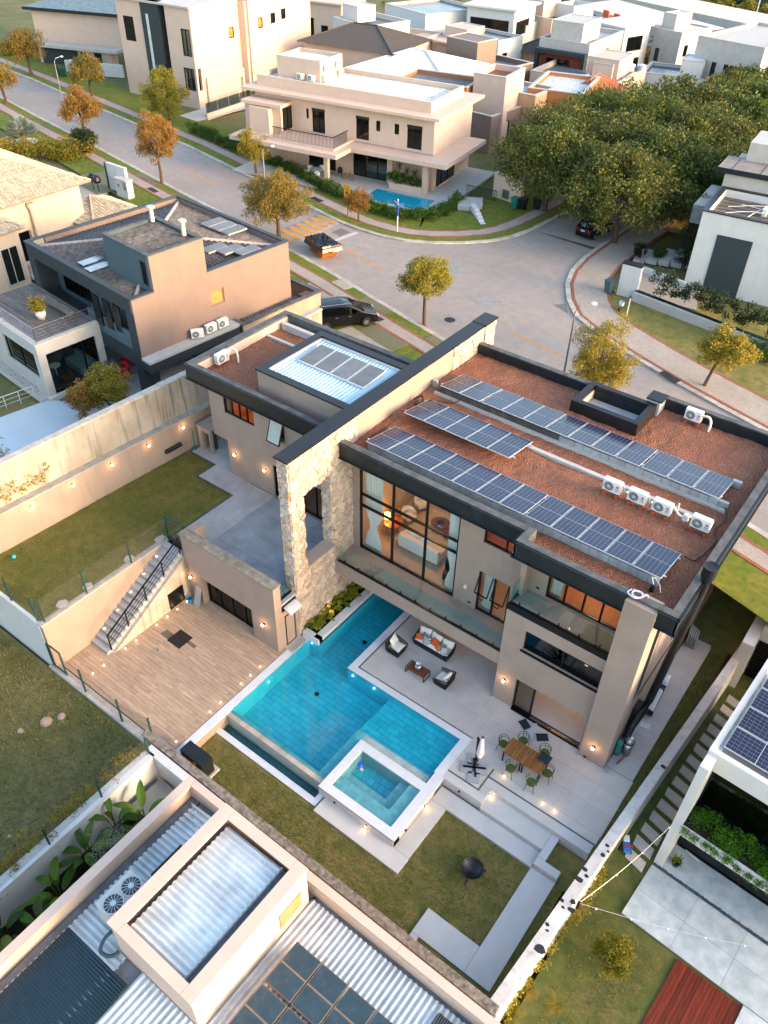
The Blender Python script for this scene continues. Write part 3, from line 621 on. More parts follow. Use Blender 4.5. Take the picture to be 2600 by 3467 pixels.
for i, (ar, P, fn) in enumerate(st):
    h = R.uniform(.035,.095)
    if i < 300: m = MB(); stone_piece(m, P, fn, h, None); m.obj('stone', STONE, TOWER)
    else: stone_piece(rest, P, fn, h, R.random())
rest.obj('small_stone', STONE, TOWER, kind='stuff')
bxs('metal_coping', CAPD, HOUSE, (-20.18,-19.38,19.38,24.28,10.82,10.9),(-20.17,-19.39,24.29,30.1,10.82,10.9),(-20.18,-19.38,30.11,34.95,10.82,10.9),(-20.2,-19.34,34.96,36.25,10.83,10.92))
# ---- left wing
lw = MB()
lw.wall('x', 24.2, 24.45, -28.62, -20.06, 2.9, 9.2, [(-28.55,-26.35,7.15,8.12),(-25.1,-24.22,7.05,8.3),(-25.25,-24.2,3.05,5.2),(-23.2,-21.4,3.05,5.2),(-22.95,-22.3,7.3,8.6)])
lw.box(-29.65,-28.62,24.2,30.4,5.3,9.2); lw.wall('x', 30.2, 30.4, -28.62, -20.06, 2.9, 9.2); lw.wall('y', -28.62,-28.4,24.45,30.2,2.9,9.2)
lw.obj('wing_wall', WALL, HOUSE)
MB().box(-29.7,-20.06,23.3,30.5,9.15,9.4).obj('roof_slab', CONC, HOUSE)
fascia([(-29.92,30.7),(-29.92,23.15),(-20.1,23.15)][1:], 9.2, 10.06, HOUSE)
bxs('parapet', PARA, HOUSE, (-29.92,-29.5,23.2,30.7,9.4,10.1),(-29.49,-20.1,23.21,23.5,9.4,10.09),(-29.49,-20.06,30.4,30.72,9.4,10.1))
MB().box(-29.495,-29.45,23.5,30.4,9.4,9.98).obj('parapet_lining', CREAM, HOUSE)
gravel(HOUSE, -29.45,-20.06,23.5,30.4,9.5,[(-25.7,-20,24.15,28.95)])
window(HOUSE, 'x', 24.3, -28.55,-26.35,7.15,8.12,(-28.0,-27.45,-26.9),gl=GLASS,bar=.06); window(HOUSE, 'x', 24.3, -23.2,-21.4,3.05,5.2,(-22.3,),gl=GLASS_T,bar=.07,name='sliding_door'); window(HOUSE,'x',24.3,-22.95,-22.3,7.3,8.6,(),gl=GLASS_D)
window(HOUSE, 'x', 24.32, -25.25,-24.2,3.05,5.2,(),gl=GLASS_D,bar=.07,name='terrace_door')
aw = MB(); aw.bar((-25.1,24.2,8.28),(-24.22,24.2,8.28),.06); aw.bar((-25.08,24.2,8.28),(-25.08,23.78,7.12),.06); aw.bar((-24.24,24.2,8.28),(-24.24,23.78,7.12),.06); aw.bar((-25.1,23.78,7.1),(-24.22,23.78,7.1),.06); a = aw.obj('awning_window', BLACK, HOUSE)
MB().quad((-25.06,24.16,8.26),(-24.26,24.16,8.26),(-24.26,23.77,7.13),(-25.06,23.77,7.13)).obj('pane', plain('frosted pane', '#a8b3b0', .3, var=.05, bump=0), a)
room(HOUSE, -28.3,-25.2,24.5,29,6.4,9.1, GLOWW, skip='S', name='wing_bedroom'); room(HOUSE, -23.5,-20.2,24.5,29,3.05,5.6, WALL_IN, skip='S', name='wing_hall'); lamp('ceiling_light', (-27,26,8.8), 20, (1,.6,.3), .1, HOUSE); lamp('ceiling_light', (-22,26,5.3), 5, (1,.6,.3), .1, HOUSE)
# metal roofed box on the wing
MB().wall('x',24.15,24.4,-25.7,-20.06,9.3,10.8).wall('y',-25.7,-25.45,24.4,28.95,9.3,10.8).wall('x',28.7,28.95,-25.45,-20.06,9.3,10.8).obj('upper_box_wall', WALL, HOUSE)
bxs('metal_coping', CAPD, HOUSE, (-25.78,-20.19,24.08,24.5,10.82,10.9),(-25.78,-25.4,24.505,28.595,10.82,10.9),(-25.78,-20.19,28.6,29.02,10.82,10.9))
bxs('flashing', ALU, HOUSE, (-25.4,-25.3,24.5,28.6,10.4,10.8),(-25.29,-20.1,24.5,24.6,10.4,10.8),(-25.29,-20.1,28.5,28.6,10.4,10.8))
for i in range(5):
    x0 = -25.3+i*1.05; MB().sheet((x0,24.6,10.56),(1.05,0,0),(0,3.9,.12),.21,.05,kind='trap').obj('roof_sheet', BLUEMET, HOUSE)
COLL = plain('dusty collector glass', '#6c6f70', .4, var=.25, scale=3, bump=.1, rv=.12, spec=.2)
for i in range(4):
    x0 = -24.92+i*1.06; t = empty('solar_collector', frame(x0,26.2,10.72), f'grey solar water collector on the pale blue roof, {["first","second","third","fourth"][i]} from the left', 'solar collector', 'collectors on the blue metal roof')
    MB().add([(x0,26.2,10.74),(x0+1.02,26.2,10.74),(x0+1.02,28.0,10.86),(x0,28.0,10.86),(x0,26.2,10.66),(x0+1.02,26.2,10.66),(x0+1.02,28,10.78),(x0,28,10.78)],[(0,1,2,3),(4,5,1,0),(5,6,2,1),(6,7,3,2),(7,4,0,3)]).obj('frame', ALU, t)
    MB().quad((x0+.04,26.25,10.75),(x0+.98,26.25,10.75),(x0+.98,27.96,10.865),(x0+.04,27.96,10.865)).obj('collector_face', COLL, t)
MB().box(-29.3,-26.9,29.7,29.95,9.45,9.9).obj('roof_kerb', PALE, HOUSE); MB().box(-29.4,-27.3,28.55,28.72,9.45,9.6).obj('roof_kerb', PALE, HOUSE)
# roof ledges and block plinths under the solar rows
for (x0,x1,y0,y1,nm,mt) in ((-18.9,-12.6,29.78,30.0,'roof_kerb',CONC_D),(-12.9,-4.2,28.4,28.62,'roof_kerb',PALE),(-18.9,-4.1,29.55,29.72,'roof_kerb',PALE)): MB().box(x0,x1,y0,y1,9.42,9.62).obj(nm, mt, HOUSE)
def blocks(x0, x1, y, z, h, parent, n):
    L_ = (x1-x0)/n
    for i in range(n): MB().box(x0+i*L_+.008,x0+(i+1)*L_-.008,y,y+.18,z,z+h+R.uniform(-.01,.01)).obj('concrete_block', BLOCK, parent)
blocks(-18.5,-4.6,23.72,9.45,.42,HOUSE,34); blocks(-12.0,-4.1,29.72,9.45,.44,HOUSE,19); MB().box(-18.6,-12.0,29.74,29.9,9.45,9.9).obj('block_wall', CONC_D, HOUSE); blocks(-4.55,-4.15,31.6,9.45,.35,HOUSE,1)
blocks(-19.35,-19.1,30.1,9.5,.38,HOUSE,1)
# ---- solar arrays
def cellmat(name, base, tint):
    t = NT(name); tc = t.n('ShaderNodeTexCoord').outputs['Object']; sx = t.n('ShaderNodeSeparateXYZ'); t.t.links.new(tc, sx.inputs[0])
    def ln(v, n, w, L_): return t.math('LESS_THAN', t.math('ABSOLUTE', t.math('SUBTRACT', t.math('FRACT', t.math('ADD', t.math('MULTIPLY', v, n/L_), .5)), .5)), w)
    gx = ln(sx.outputs[0], 6, .03, 1.06); gy = ln(sx.outputs[1], 12, .03, 2.16); dots = ln(sx.outputs[1], 24, .28, 2.16)
    vert = t.math('MULTIPLY', gx, t.math('ADD', .35, t.math('MULTIPLY', dots, .65)))
    k = t.mix(t.math('MULTIPLY', t.math('MAXIMUM', vert, t.math('MULTIPLY', gy, .3)), .6), t.mix(t.ramp(t.noise(.5, 3), .3, .7), L(base), L(tint)), L('#a9b2bb'))
    return t.bsdf(k, .18, 0, .35)
CELL = cellmat('solar cells', '#1b2136', '#262a40')
def panel_meshes():
    f = MB().box(-.565,.565,-1.12,1.12,-.035,0); fm = f.mesh('solar_panel'); fm.materials.append(ALU)
    c = MB(); c.quad((-.545,-1.10,.004),(.545,-1.10,.004),(.545,-.012,.004),(-.545,-.012,.004)); c.quad((-.545,.012,.004),(.545,.012,.004),(.545,1.10,.004),(-.545,1.10,.004))
    cm = c.mesh('cell_glass'); cm.materials.append(CELL); return fm, cm
FM, CM = panel_meshes()
def array(x0, n, yf, zf, yb, zb, pitch, label, gaps=(), m=ID, cell=None):
    t = empty('solar_array', m @ frame(x0, yf, zf-.4), label, 'solar array', 'solar arrays'); tilt = math.atan2(zb-zf, yb-yf)
    for i in range(n):
        cx = x0+(i+.5)*pitch+sum(.05 for q in gaps if i >= q)
        p = link('solar_panel', FM, t, m @ frame(cx,(yf+yb)/2,(zf+zb)/2) @ Matrix.Rotation(tilt,4,'X')); link('cell_glass', cell or CM, p, m @ frame(cx,(yf+yb)/2,(zf+zb)/2) @ Matrix.Rotation(tilt,4,'X'))
    r = MB(m); r.box(x0-.1,x0+n*pitch+.12,yf+.3,yf+.35,zf-.13,zf-.08); r.box(x0-.1,x0+n*pitch+.12,yb-.35,yb-.3,zb-.02,zb+.02); r.obj('mounting_rail', ALU, t); return t
array(-18.55,12,23.6,10.08,25.86,9.68,1.165,'solar panel row of twelve nearest the big living room window',(7,))
array(-18.6,5,26.55,10.08,28.82,9.7,1.155,'short row of five solar panels between the two long rows',())
array(-18.62,12,29.62,10.08,31.86,9.68,1.17,'solar panel row of twelve farthest back on the gravel roof',(2,9))
# ------------------------------------------------------------------ pool, deck, patio, steps, lawns of the main lot
TILEB = plain('turquoise pool stone', '#64c3c8', .5, var=.12, scale=2.2, bump=.1, rv=.12, col2='#57b9c2')
TILEG = plain('grey green pool stone', '#a9b3b0', .55, var=.15, scale=4, bump=.15, rv=.16)
TILET = plain('sand pool edge stone', '#b0a293', .6, var=.15, scale=4, bump=.15, rv=.2)
def watermat(name, tint, bs=2.2):
    t = NT(name); a = t.n('ShaderNodeBsdfTransparent'); t.set(a.inputs[0], tint); g = t.n('ShaderNodeBsdfGlossy'); g.inputs[1].default_value = .03
    b = t.n('ShaderNodeBump'); t.set(b.inputs['Height'], t.noise(bs, 3, .5, dist=.5)); b.inputs['Strength'].default_value = .12; b.inputs['Distance'].default_value = .05
    f = t.n('ShaderNodeLayerWeight'); f.inputs[0].default_value = .5; t.t.links.new(b.outputs[0], f.inputs[1]); fr = t.math('ADD', .03, t.math('MULTIPLY', t.math('POWER', f.outputs[1], 4.0), .6)); t.t.links.new(b.outputs[0], g.inputs['Normal'])
    m = t.n('ShaderNodeMixShader'); t.set(m.inputs[0], fr); t.t.links.new(a.outputs[0], m.inputs[1]); t.t.links.new(g.outputs[0], m.inputs[2]); t.t.links.new(m.outputs[0], t.out.inputs[0]); return t.mat
WATER = watermat('pool water', (.40,.86,.95)); WATER_S = watermat('shallow water', (.55,.90,.96)); WATER_T = watermat('trough water', (.30,.55,.60))
def tiles(mb, x0, x1, y0, y1, z, tw, th, gap=.012, stag=.5, thick=.02, holes=()):
    ny = max(1, round((y1-y0)/th)); th = (y1-y0)/ny
    for j in range(ny):
        x = x0-(stag*tw if j % 2 else 0)
        while x < x1-1e-6:
            a, b = max(x, x0)+gap/2, min(x+tw, x1)-gap/2; p, q = y0+j*th+gap/2, y0+(j+1)*th-gap/2; x += tw
            if b-a < .03: continue
            if any(h[0] < (a+b)/2 < h[1] and h[2] < (p+q)/2 < h[3] for h in holes): continue
            k = z+R.uniform(-.002,.002); mb.add([(a,p,k),(b,p,k),(b,q,k),(a,q,k)], [(0,1,2,3)], R.random())
    return mb
POOL = empty('swimming_pool', frame(-14, 16, -1.6), 'turquoise infinity pool with white coping, spa and planter under the stone tower', 'swimming pool')
# basin: deep part, arm under the balcony, shelf, spa, trough
DEEP = -1.15
bs = MB()
def basin(m, x0, x1, y0, y1, z0, z1, sides='WESN'):
    if 'S' in sides: m.quad((x0,y0,z0),(x0,y0,z1),(x1,y0,z1),(x1,y0,z0))
    if 'N' in sides: m.quad((x0,y1,z1),(x0,y1,z0),(x1,y1,z0),(x1,y1,z1))
    if 'W' in sides: m.quad((x0,y0,z1),(x0,y0,z0),(x0,y1,z0),(x0,y1,z1))
    if 'E' in sides: m.quad((x1,y0,z0),(x1,y0,z1),(x1,y1,z1),(x1,y1,z0))
    return m
T_ = -.06
bs.quad((-18.92,14.25,DEEP),(-18.92,14.25,-.1),(-13.2,14.25,-.1),(-13.2,14.25,DEEP))
bs.quad((-18.92,14.25,-.02),(-18.92,14.25,DEEP),(-18.92,19.62,DEEP),(-18.92,19.62,-.02)); bs.quad((-18.92,19.62,-.02),(-18.92,19.62,DEEP),(-18.3,19.62,DEEP),(-18.3,19.62,-.02))
bs.quad((-18.3,19.62,-.02),(-18.3,19.62,DEEP),(-18.3,27,DEEP),(-18.3,27,-.02)); bs.quad((-16.25,27,-.02),(-16.25,27,DEEP),(-16.25,19.36,DEEP),(-16.25,19.36,-.02)); bs.quad((-16.25,19.36,-.02),(-16.25,19.36,DEEP),(-9.72,19.36,DEEP),(-9.72,19.36,-.02)); bs.quad((-18.3,27,-.02),(-18.3,27,DEEP),(-16.25,27,DEEP),(-16.25,27,-.02))
bs.quad((-9.72,19.36,-.02),(-9.72,19.36,DEEP),(-9.72,16.6,DEEP),(-9.72,16.6,-.02))
bs.quad((-13.72,14.25,-.75),(-13.72,14.25,DEEP),(-13.72,19.36,DEEP),(-13.72,19.36,-.75)); bs.quad((-14.05,14.25,-1.0),(-14.05,14.25,DEEP),(-14.05,19.36,DEEP),(-14.05,19.36,-1.0))
bs.obj('basin_wall', TILEB, POOL)
df = tiles(MB(), -18.92,-14.05,14.25,19.62,DEEP,.6,.3); tiles(df,-18.3,-16.25,19.62,27,DEEP,.6,.3); tiles(df,-16.25,-14.05,19.36,19.4,DEEP,.6,.3); df.obj('floor_tile', TILEB, POOL, kind='stuff')
stp = tiles(MB(), -14.05,-13.72,14.25,19.36,-.95,.33,.6); tiles(stp,-13.72,-9.72,17.05,19.36,-.42,.6,.3); stp.obj('shelf_tile', TILEB, POOL, kind='stuff')
bs2 = MB(); bs2.quad((-13.72,14.25,-.16),(-13.72,14.25,-.95),(-13.72,19.36,-.95),(-13.72,19.36,-.42)); bs2.obj('step_riser', TILEB, POOL)
bn = tiles(MB(), -13.7,-13.2,14.25,17.08,-.14,.3,.3); tiles(bn,-13.2,-9.72,16.62,17.08,-.14,.3,.3); bn.obj('bench_tile', TILEG, POOL, kind='stuff')
MB().box(-13.71,-13.19,14.25,17.07,-.9,-.15).obj('bench', TILEB, POOL); MB().box(-13.19,-9.72,16.6,17.07,-.9,-.15).obj('bench', TILEB, POOL)
# water sheets
MB().add([(-18.92,14.1,T_),(-13.2,14.1,T_),(-13.2,17.0,T_),(-9.72,17.0,T_),(-9.72,19.36,T_),(-16.25,19.36,T_),(-16.25,27,T_),(-18.3,27,T_),(-18.3,19.62,T_),(-18.92,19.62,T_)],[tuple(range(10))]).obj('water', WATER, POOL)
# infinity edge, trough
MB().box(-18.95,-13.18,13.88,14.25,-1.4,-.075).obj('overflow_wall', TILEG, POOL)
tiles(MB(), -18.95,-13.18,13.87,14.26,-.068,.28,.4,.012,0).obj('overflow_tile', TILET, POOL, kind='stuff')
MB().box(-19.3,-12.95,13.12,13.42,-1.1,-.55).obj('trough_kerb', COPING, POOL); MB().box(-13.2,-12.95,13.42,14.0,-1.1,-.55).obj('trough_kerb', COPING, POOL)
tiles(MB(), -18.95,-13.2,13.42,13.88,-1.0,.5,.25).obj('trough_tile', TILEG, POOL, kind='stuff'); MB().quad((-18.95,13.42,-.78),(-13.2,13.42,-.78),(-13.2,13.88,-.78),(-18.95,13.88,-.78)).obj('trough_water', WATER_T, POOL)
# spa
MB().wall('x',13.68,14.1,-13.2,-9.22,-.9,0).obj('spa_wall', COPING, POOL)
MB().ring(-13.2,-9.22,13.7,16.62,.02,-.9,-.1).obj('spa_side', PALE, POOL)
bxs('coping', COPING, POOL, (-13.22,-9.2,13.68,14.1,-.06,.01),(-13.22,-12.82,14.1,16.62,-.06,.01),(-12.82,-9.66,16.2,16.62,-.06,.01),(-9.66,-9.2,14.1,17.3,-.06,.01))
sp = MB(); basin(sp,-12.82,-9.66,14.1,16.2,-.95,-.05); sp.box(-12.82,-9.66,14.1,14.72,-.95,-.11); sp.box(-10.22,-9.66,14.72,16.2,-.95,-.11); sp.box(-12.82,-10.22,14.72,15.15,-.95,-.38); sp.box(-10.72,-10.22,15.15,16.2,-.95,-.38); sp.obj('spa_seat', TILEG, POOL)
sf = tiles(MB(), -12.82,-9.66,14.1,14.72,-.105,.2,.2,.014,0); tiles(sf,-10.22,-9.66,14.72,16.2,-.105,.2,.2,.014,0); tiles(sf,-12.82,-10.22,14.72,15.15,-.375,.2,.2,.014,0); tiles(sf,-10.72,-10.22,15.15,16.2,-.375,.2,.2,.014,0); sf.obj('spa_seat_tile', TILEG, POOL, kind='stuff')
tiles(MB(), -12.82,-10.72,15.15,16.2,-.93,.3,.3).obj('spa_floor_tile', TILEB, POOL, kind='stuff'); MB().quad((-12.82,14.1,-.09),(-9.66,14.1,-.09),(-9.66,16.2,-.09),(-12.82,16.2,-.09)).obj('spa_water', WATER_S, POOL)
# copings
bxs('coping', COPING, POOL, (-19.32,-18.92,11.12,19.62,-.06,.012),(-18.66,-18.29,19.66,24.2,-.06,.3),(-19.32,-18.29,19.56,19.9,-.06,.3),(-16.25,-15.88,19.36,27,-.06,.012),(-15.88,-9.3,19.36,19.7,-.06,.012),(-9.72,-9.3,17.3,19.36,-.06,.012))
MB().box(-19.3,-18.93,11.1,19.6,-1.1,-.06).obj('retaining_face', WALL, POOL); MB().box(-9.7,-9.28,13.75,17.4,-.9,-.06).obj('retaining_face', PALE, POOL)
MB().box(-18.3,-18.29,19.9,24.2,-.06,.05).obj('planter_face', TILEB, POOL)
for (x,y,z,mm) in ((-18.9,16.6,-.4,SPOTB),(-18.75,19.6,-.2,SPOTB),(-14.6,19.34,-.25,SPOTB),(-15.9,19.34,-.3,SPOTB)):
    MB().box(x-.03,x+.03,y-.03,y+.03,z-.03,z+.03).obj('pool_light', mm, POOL); lamp('pool_light_source', (x+(.15 if x < -18.5 else 0),y-(.15 if x > -18.8 else 0),z), .15, (.3,.5,1), .05, POOL)
dr = MB(); dr.cyl(-17.0,17.9,DEEP,DEEP+.02,.13); dr.obj('drain', BLACKP, POOL); dr = MB(); dr.cyl(-17.2,21.9,DEEP,DEEP+.02,.13); dr.obj('drain', BLACKP, POOL)
for (x, y) in ((-17.3,22.6),(-16.75,23.2),(-17.2,21.2)):
    d = MB(); d.cyl(x,y,DEEP,DEEP+.03,.06); d.obj('floor_nozzle', PALE, POOL)
LID = plain('blue plastic float', '#1f4fd0', .4, var=.05, bump=0)
f = MB(); f.lathe(-12.5,15.65,-.1,[(0,.05),(.09,.045),(.12,.0),(.1,-.04),(0,-.05)],12); f.obj('chlorine_float', LID, label='round blue float bobbing in the spa', cat='pool float')
f = MB(); f.lathe(-12.3,15.5,-.1,[(0,.02),(.08,.02),(.09,-.02),(0,-.03)],12); f.obj('skimmer_disc', PALE, label='pale disc floating in the spa beside the blue float', cat='pool float')
f = MB(); f.lathe(-17.0,14.65,-.3,[(0,.02),(.1,.02),(.11,-.02),(0,-.03)],12); f.obj('pool_disc', PALE, label='pale disc in the deep pool near the overflow edge', cat='pool float')
# planter soil and big leaves
pl = empty('planter_bed', frame(-19.0,22,0), 'planter bed of broad yellow green leaves at the foot of the stone tower', 'planter')
MB().box(-19.4,-18.66,19.9,24.2,0,.2).obj('soil', SOIL, pl)
LEAFY = leafmat('philodendron leaf', ('#5d6a17','#7f8420','#3f5516','#9a8f25','#4c6419'), .3)
def bigleaf(mb, base, ang, ln, wd, lift, droop, r, seg=6, lobes=True):
    """one broad leaf blade with midrib fold"""
    d = Vector((math.cos(ang), math.sin(ang), 0)); s = Vector((-d.y, d.x, 0)); b = Vector(base); vs = []; fs = []
    for i in range(seg+1):
        t = i/seg; c = b+d*ln*t*math.cos(lift*(1-t*.3))+Vector((0,0,ln*(math.sin(lift)*t-droop*t*t)))
        ww = wd*math.sin(math.pi*min(1,(t*.92+.08)))**.7*(1-.25*t)*(1 if not lobes or i % 2 else .82); vs += [c-s*ww+Vector((0,0,ww*.25)), c, c+s*ww+Vector((0,0,ww*.25))]
    for i in range(seg): fs += [(3*i,3*i+1,3*i+4,3*i+3),(3*i+1,3*i+2,3*i+5,3*i+4)]
    mb.add(vs, fs, r)
for (x,y,n,sc) in ((-19.05,20.2,8,.48),(-18.95,20.9,7,.42),(-19.1,21.6,6,.45),(-19.05,22.3,7,.48),(-18.95,22.9,7,.5),(-19.1,23.5,7,.5)):
    for k in range(n):
        a = 2*math.pi*k/n+R.uniform(-.4,.4); m = MB(); b = (x+.1*math.cos(a), y+.12*math.sin(a), .35+R.uniform(0,.3)); bigleaf(m, b, a, sc*R.uniform(.8,1.2), sc*.36, R.uniform(.1,.6), R.uniform(.2,.5), None); m.tube([(x,y,.15),b],.012,4); m.obj('leaf', LEAFY, pl)
sconce(None, (-19.38,21.45,.62), (1,0,0), 'small spot lamp glowing among the planter leaves', 1.5, .035)
# timber look deck
DECK = MB().box(-27.2,-19.33,11.0,18.4,-.3,-.012).obj('deck', MORTAR, kind='structure')
pw, pl_ = .2, 1.2; j = 0; y = 11.02; pk = {}
while y < 18.32:
    x = -27.2-(R.uniform(.1,1.1)); 
    while x < -19.36:
        a, b = max(x,-27.19)+.004, min(x+pl_,-19.36)-.004; x += pl_
        if b-a > .05 and not (-24.45 < (a+b)/2 < -23.5 and 15.1 < y+.1 < 16.1): MB().box(a,b,y+.004,y+.196,-.012,.004+R.uniform(-.0015,.0015)).obj('plank', PLANK, DECK)
    y += pw
m = MB().box(-24.42,-23.52,15.14,16.06,-.01,.012); m.obj('floor_hatch', plain('dark steel hatch', '#2d2622', .6, metal=.3, var=.3, bump=.2), label='square dark hatch set in the timber look deck', cat='hatch')
MB().box(-24.45,-24.25,14.4,14.55,0,.014).obj('floor_drain', STEEL, label='small square steel drain in the timber look deck', cat='drain')
k = 0
for x, ys_ in ((-25.58,(17.54,16.87,16.2,15.49,14.19,13.52,12.21,11.57)),(-19.6,(16.79,16.13,15.49,14.16,13.49,11.46))):
    for y in ys_:
        k += 1; side = 'stairs' if x < -22 else 'pool coping'
        t = empty('deck_spot', frame(x,y,0), f'lit floor spot in the deck along the {side}, {ORD[ys_.index(y)]} from the garage', 'floor spot', f'lit floor spots along the {side}')
        m = MB(); m.cyl(x,y,.0,.02,.05,n=10); m.obj('rim', STEEL, t); m = MB(); m.lathe(x,y,.02,[(.025,0),(.028,.02),(.012,.05),(0,.06)],8); m.obj('lens', SPOT, t); lamp('deck_glow', (x,y,.2), .14, (1,.6,.28), .04, t)
for y in (14.79,12.8,12.14):
    m = MB(); m.cyl(-19.6,y,.0,.02,.05,n=10); m.obj('unlit_deck_spot', STEEL, label=f'unlit steel floor spot by the pool coping, {"nearest the annex" if y > 14 else "middle of three" if y > 12.5 else "nearest the mossy wall"}', cat='floor spot', group='unlit floor spots')
# patio tiles
PAT = MB().prism([(-15.88,19.7),(-9.3,19.7),(-9.3,17.7),(-7.7,17.7),(-7.7,18.5),(-2.62,18.5),(-2.62,22.16),(-9.8,22.16),(-9.8,27),(-15.88,27)],-.3,-.012).obj('patio', MORTAR, kind='structure')
def tilefield(base, rects, tw, th, mat, z=.004, name='tile', gap=.006):
    for (x0,x1,y0,y1) in rects:
        nx, ny = max(1, round((x1-x0)/tw)), max(1, round((y1-y0)/th)); a, b = (x1-x0)/nx, (y1-y0)/ny
        for i in range(nx):
            for j in range(ny): MB().box(x0+i*a+gap/2,x0+(i+1)*a-gap/2,y0+j*b+gap/2,y0+(j+1)*b-gap/2,z-.016,z+R.uniform(-.001,.001)).obj(name, mat, base)
tilefield(PAT, [(-15.8,-9.82,19.77,27),(-9.82,-9.3,19.77,22.16),(-9.3,-2.65,19.0,22.16),(-9.3,-7.78,17.78,19.0),(-7.7,-2.68,18.58,19.0)], 1.2, 1.2, PORC)
MB().box(-3.95,-2.7,22.16,31.75,-.3,-.012).obj('side_path', MORTAR, kind='structure'); tilefield(bpy.data.objects['side_path'], [(-3.95,-2.7,22.18,31.75)], 1.25, 1.2, PORC)
# drain slots
DR = plain('slot drain grate', '#6f6a66', .5, metal=.4, var=.3, bump=.6, bscale=90)
bxs('slot_drain', DR, PAT, (-9.3,-7.7,17.70,17.77,-.01,.005),(-7.77,-7.70,17.77,18.5,-.01,.005),(-7.7,-2.68,18.50,18.57,-.01,.005),(-15.87,-15.81,19.78,24,-.01,.005),(-15.8,-9.3,19.71,19.76,-.01,.005))
# step platforms and low walks
ST = MB().add([], []).box(-9.34,-7.34,17.30,17.7,-.6,.002).obj('garden_steps', PORCP, kind='structure')
bxs('step_slab', PORCP, ST, (-7.34,-7.3,17.3,18.1,-.6,.002),(-7.70,-2.72,18.06,18.5,-.6,.002),(-7.30,-4.34,17.22,18.06,-.6,-.26),(-4.33,-4.0,16.86,18.06,-.6,-.255))
bxs('step_slab', PORCP, ST, (-4.33,-3.28,16.5,16.85,-.6,-.262))
bxs('step_riser', PALE, ST, (-7.70,-7.34,17.31,18.05,-.6,.001))
WK = MB().box(-12.85,-8.45,12.92,13.68,-.75,-.485).obj('garden_walk', PORCP, kind='structure')
bxs('walk_slab', PORCP, WK, (-9.2,-8.46,13.69,16.4,-.75,-.487),(-9.2,-4.36,16.41,17.2,-.75,-.485),(-4.36,-3.28,11.5,16.48,-.75,-.54),(-6.7,-4.37,11.5,12.6,-.75,-.54),(-6.7,-6.38,11.2,11.49,-.75,-.542))
def grid_lawn(name, poly_rects, z, mat, parent=None, amp=.02, step=.5):
    m = MB()
    for (x0,x1,y0,y1) in poly_rects:
        nx, ny = max(1,int((x1-x0)/step)), max(1,int((y1-y0)/step))
        for i in range(nx):
            for j in range(ny):
                q = [(x0+(x1-x0)*(i+a)/nx, y0+(y1-y0)*(j+b)/ny) for a,b in ((0,0),(1,0),(1,1),(0,1))]; m.add([(x,y,(z(x,y) if callable(z) else z)+amp*noise.noise((x*1.7,y*1.7,3))) for x,y in q], [(0,1,2,3)])
    return m.obj(name, mat, kind='structure')
grid_lawn('lawn', [(-19.4,-12.9,10.7,13.12),(-12.9,-2.9,10.7,12.92),(-8.46,-2.9,12.92,16.42),(-4.0,-2.7,16.42,18.06)], -.63, GRASS); 
grid_lawn('side_lawn', [(-2.75,-1.9,18.0,31.75),(-4.0,-1.5,31.75,35.2)], lambda x,y: -.03+max(0,y-31.5)*.25, GRASS_T, step=.45)
grid_lawn('lawn', [(-4.2,6,35.2,39.5)], lambda x,y: 1.62+max(0,y-37)*.3, GRASS, step=.6); MB().box(-4.0,6,35.05,35.3,-.5,1.68).obj('lawn_kerb', KERB, kind='structure'); MB().box(-4.15,-3.98,35.3,43,1.2,1.7).obj('lawn_kerb', KERB, kind='structure')
grid_lawn('upper_lawn', [(-33.4,-27.3,10.9,24.2),(-30,-27.3,22.7,24.2)][:1], 2.97, GRASS_G)
# ------------------------------------------------------------------ garage annex with roof terrace, stairs, walls
AN = empty('garage_annex', frame(-23,20), 'low taupe garage annex with dark sliding doors and a concrete roof terrace', 'annex')
a = MB(); a.wall('x',18.0,18.45,-25.75,-19.5,0,4.35,[(-24.75,-21.15,-.1,2.0)]); a.box(-25.75,-25.4,18.45,19.3,0,4.3); a.box(-19.95,-19.5,18.45,19.5,0,2.9); a.obj('wall', WALL, AN)
MB().box(-25.8,-19.47,17.96,18.5,4.35,4.42).obj('parapet_top', plain('mossy parapet top', '#8d8273', .95, var=.4, scale=3, bump=.5, col2='#5d5a50'), AN)
MB().wall('x',18.75,18.85,-25.4,-19.9,0,2.8,[(-24.7,-21.2,-.1,2.2)]).obj('inner_wall', WALL, AN)
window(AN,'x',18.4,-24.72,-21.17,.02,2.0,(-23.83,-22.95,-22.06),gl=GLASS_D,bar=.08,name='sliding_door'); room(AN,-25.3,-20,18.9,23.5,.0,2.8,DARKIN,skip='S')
MB().box(-20.06,-19.5,18.45,19.45,2.5,3.03).obj('terrace_slab', CONC, AN)
MB().wall('y',-28.6,-28.4,18.45,24.2,0,2.5).obj('basement_wall', WALL, AN)
TF = MB().box(-27.2,-20.06,18.46,24.2,2.6,3.034).obj('terrace', MORTAR, kind='structure'); tilefield(TF, [(-25.3,-20.1,18.5,24.15)], 1.75, 1.6, TERR, 3.05, 'terrace_slab_tile', .01); tilefield(TF, [(-27.1,-25.3,18.75,24.15)], 1.8, 2.7, CONC, 3.05, 'walk_slab_tile')
bxs('walk_slab_tile', CONC, TF, (-29.85,-27.1,22.85,24.19,3.0,3.046),(-31.9,-29.86,24.2,26.3,2.9,3.046),(-29.86,-28.6,24.2,26.3,2.9,3.045))
bxs('channel_drain', CONC_D, TF, (-27.22,-27.12,19.7,22.75,3.0,3.054),(-29.95,-27.12,22.75,22.84,3.0,3.054),(-29.97,-29.87,22.84,24.15,3.0,3.054),(-32.0,-29.87,24.1,24.19,3.0,3.05))
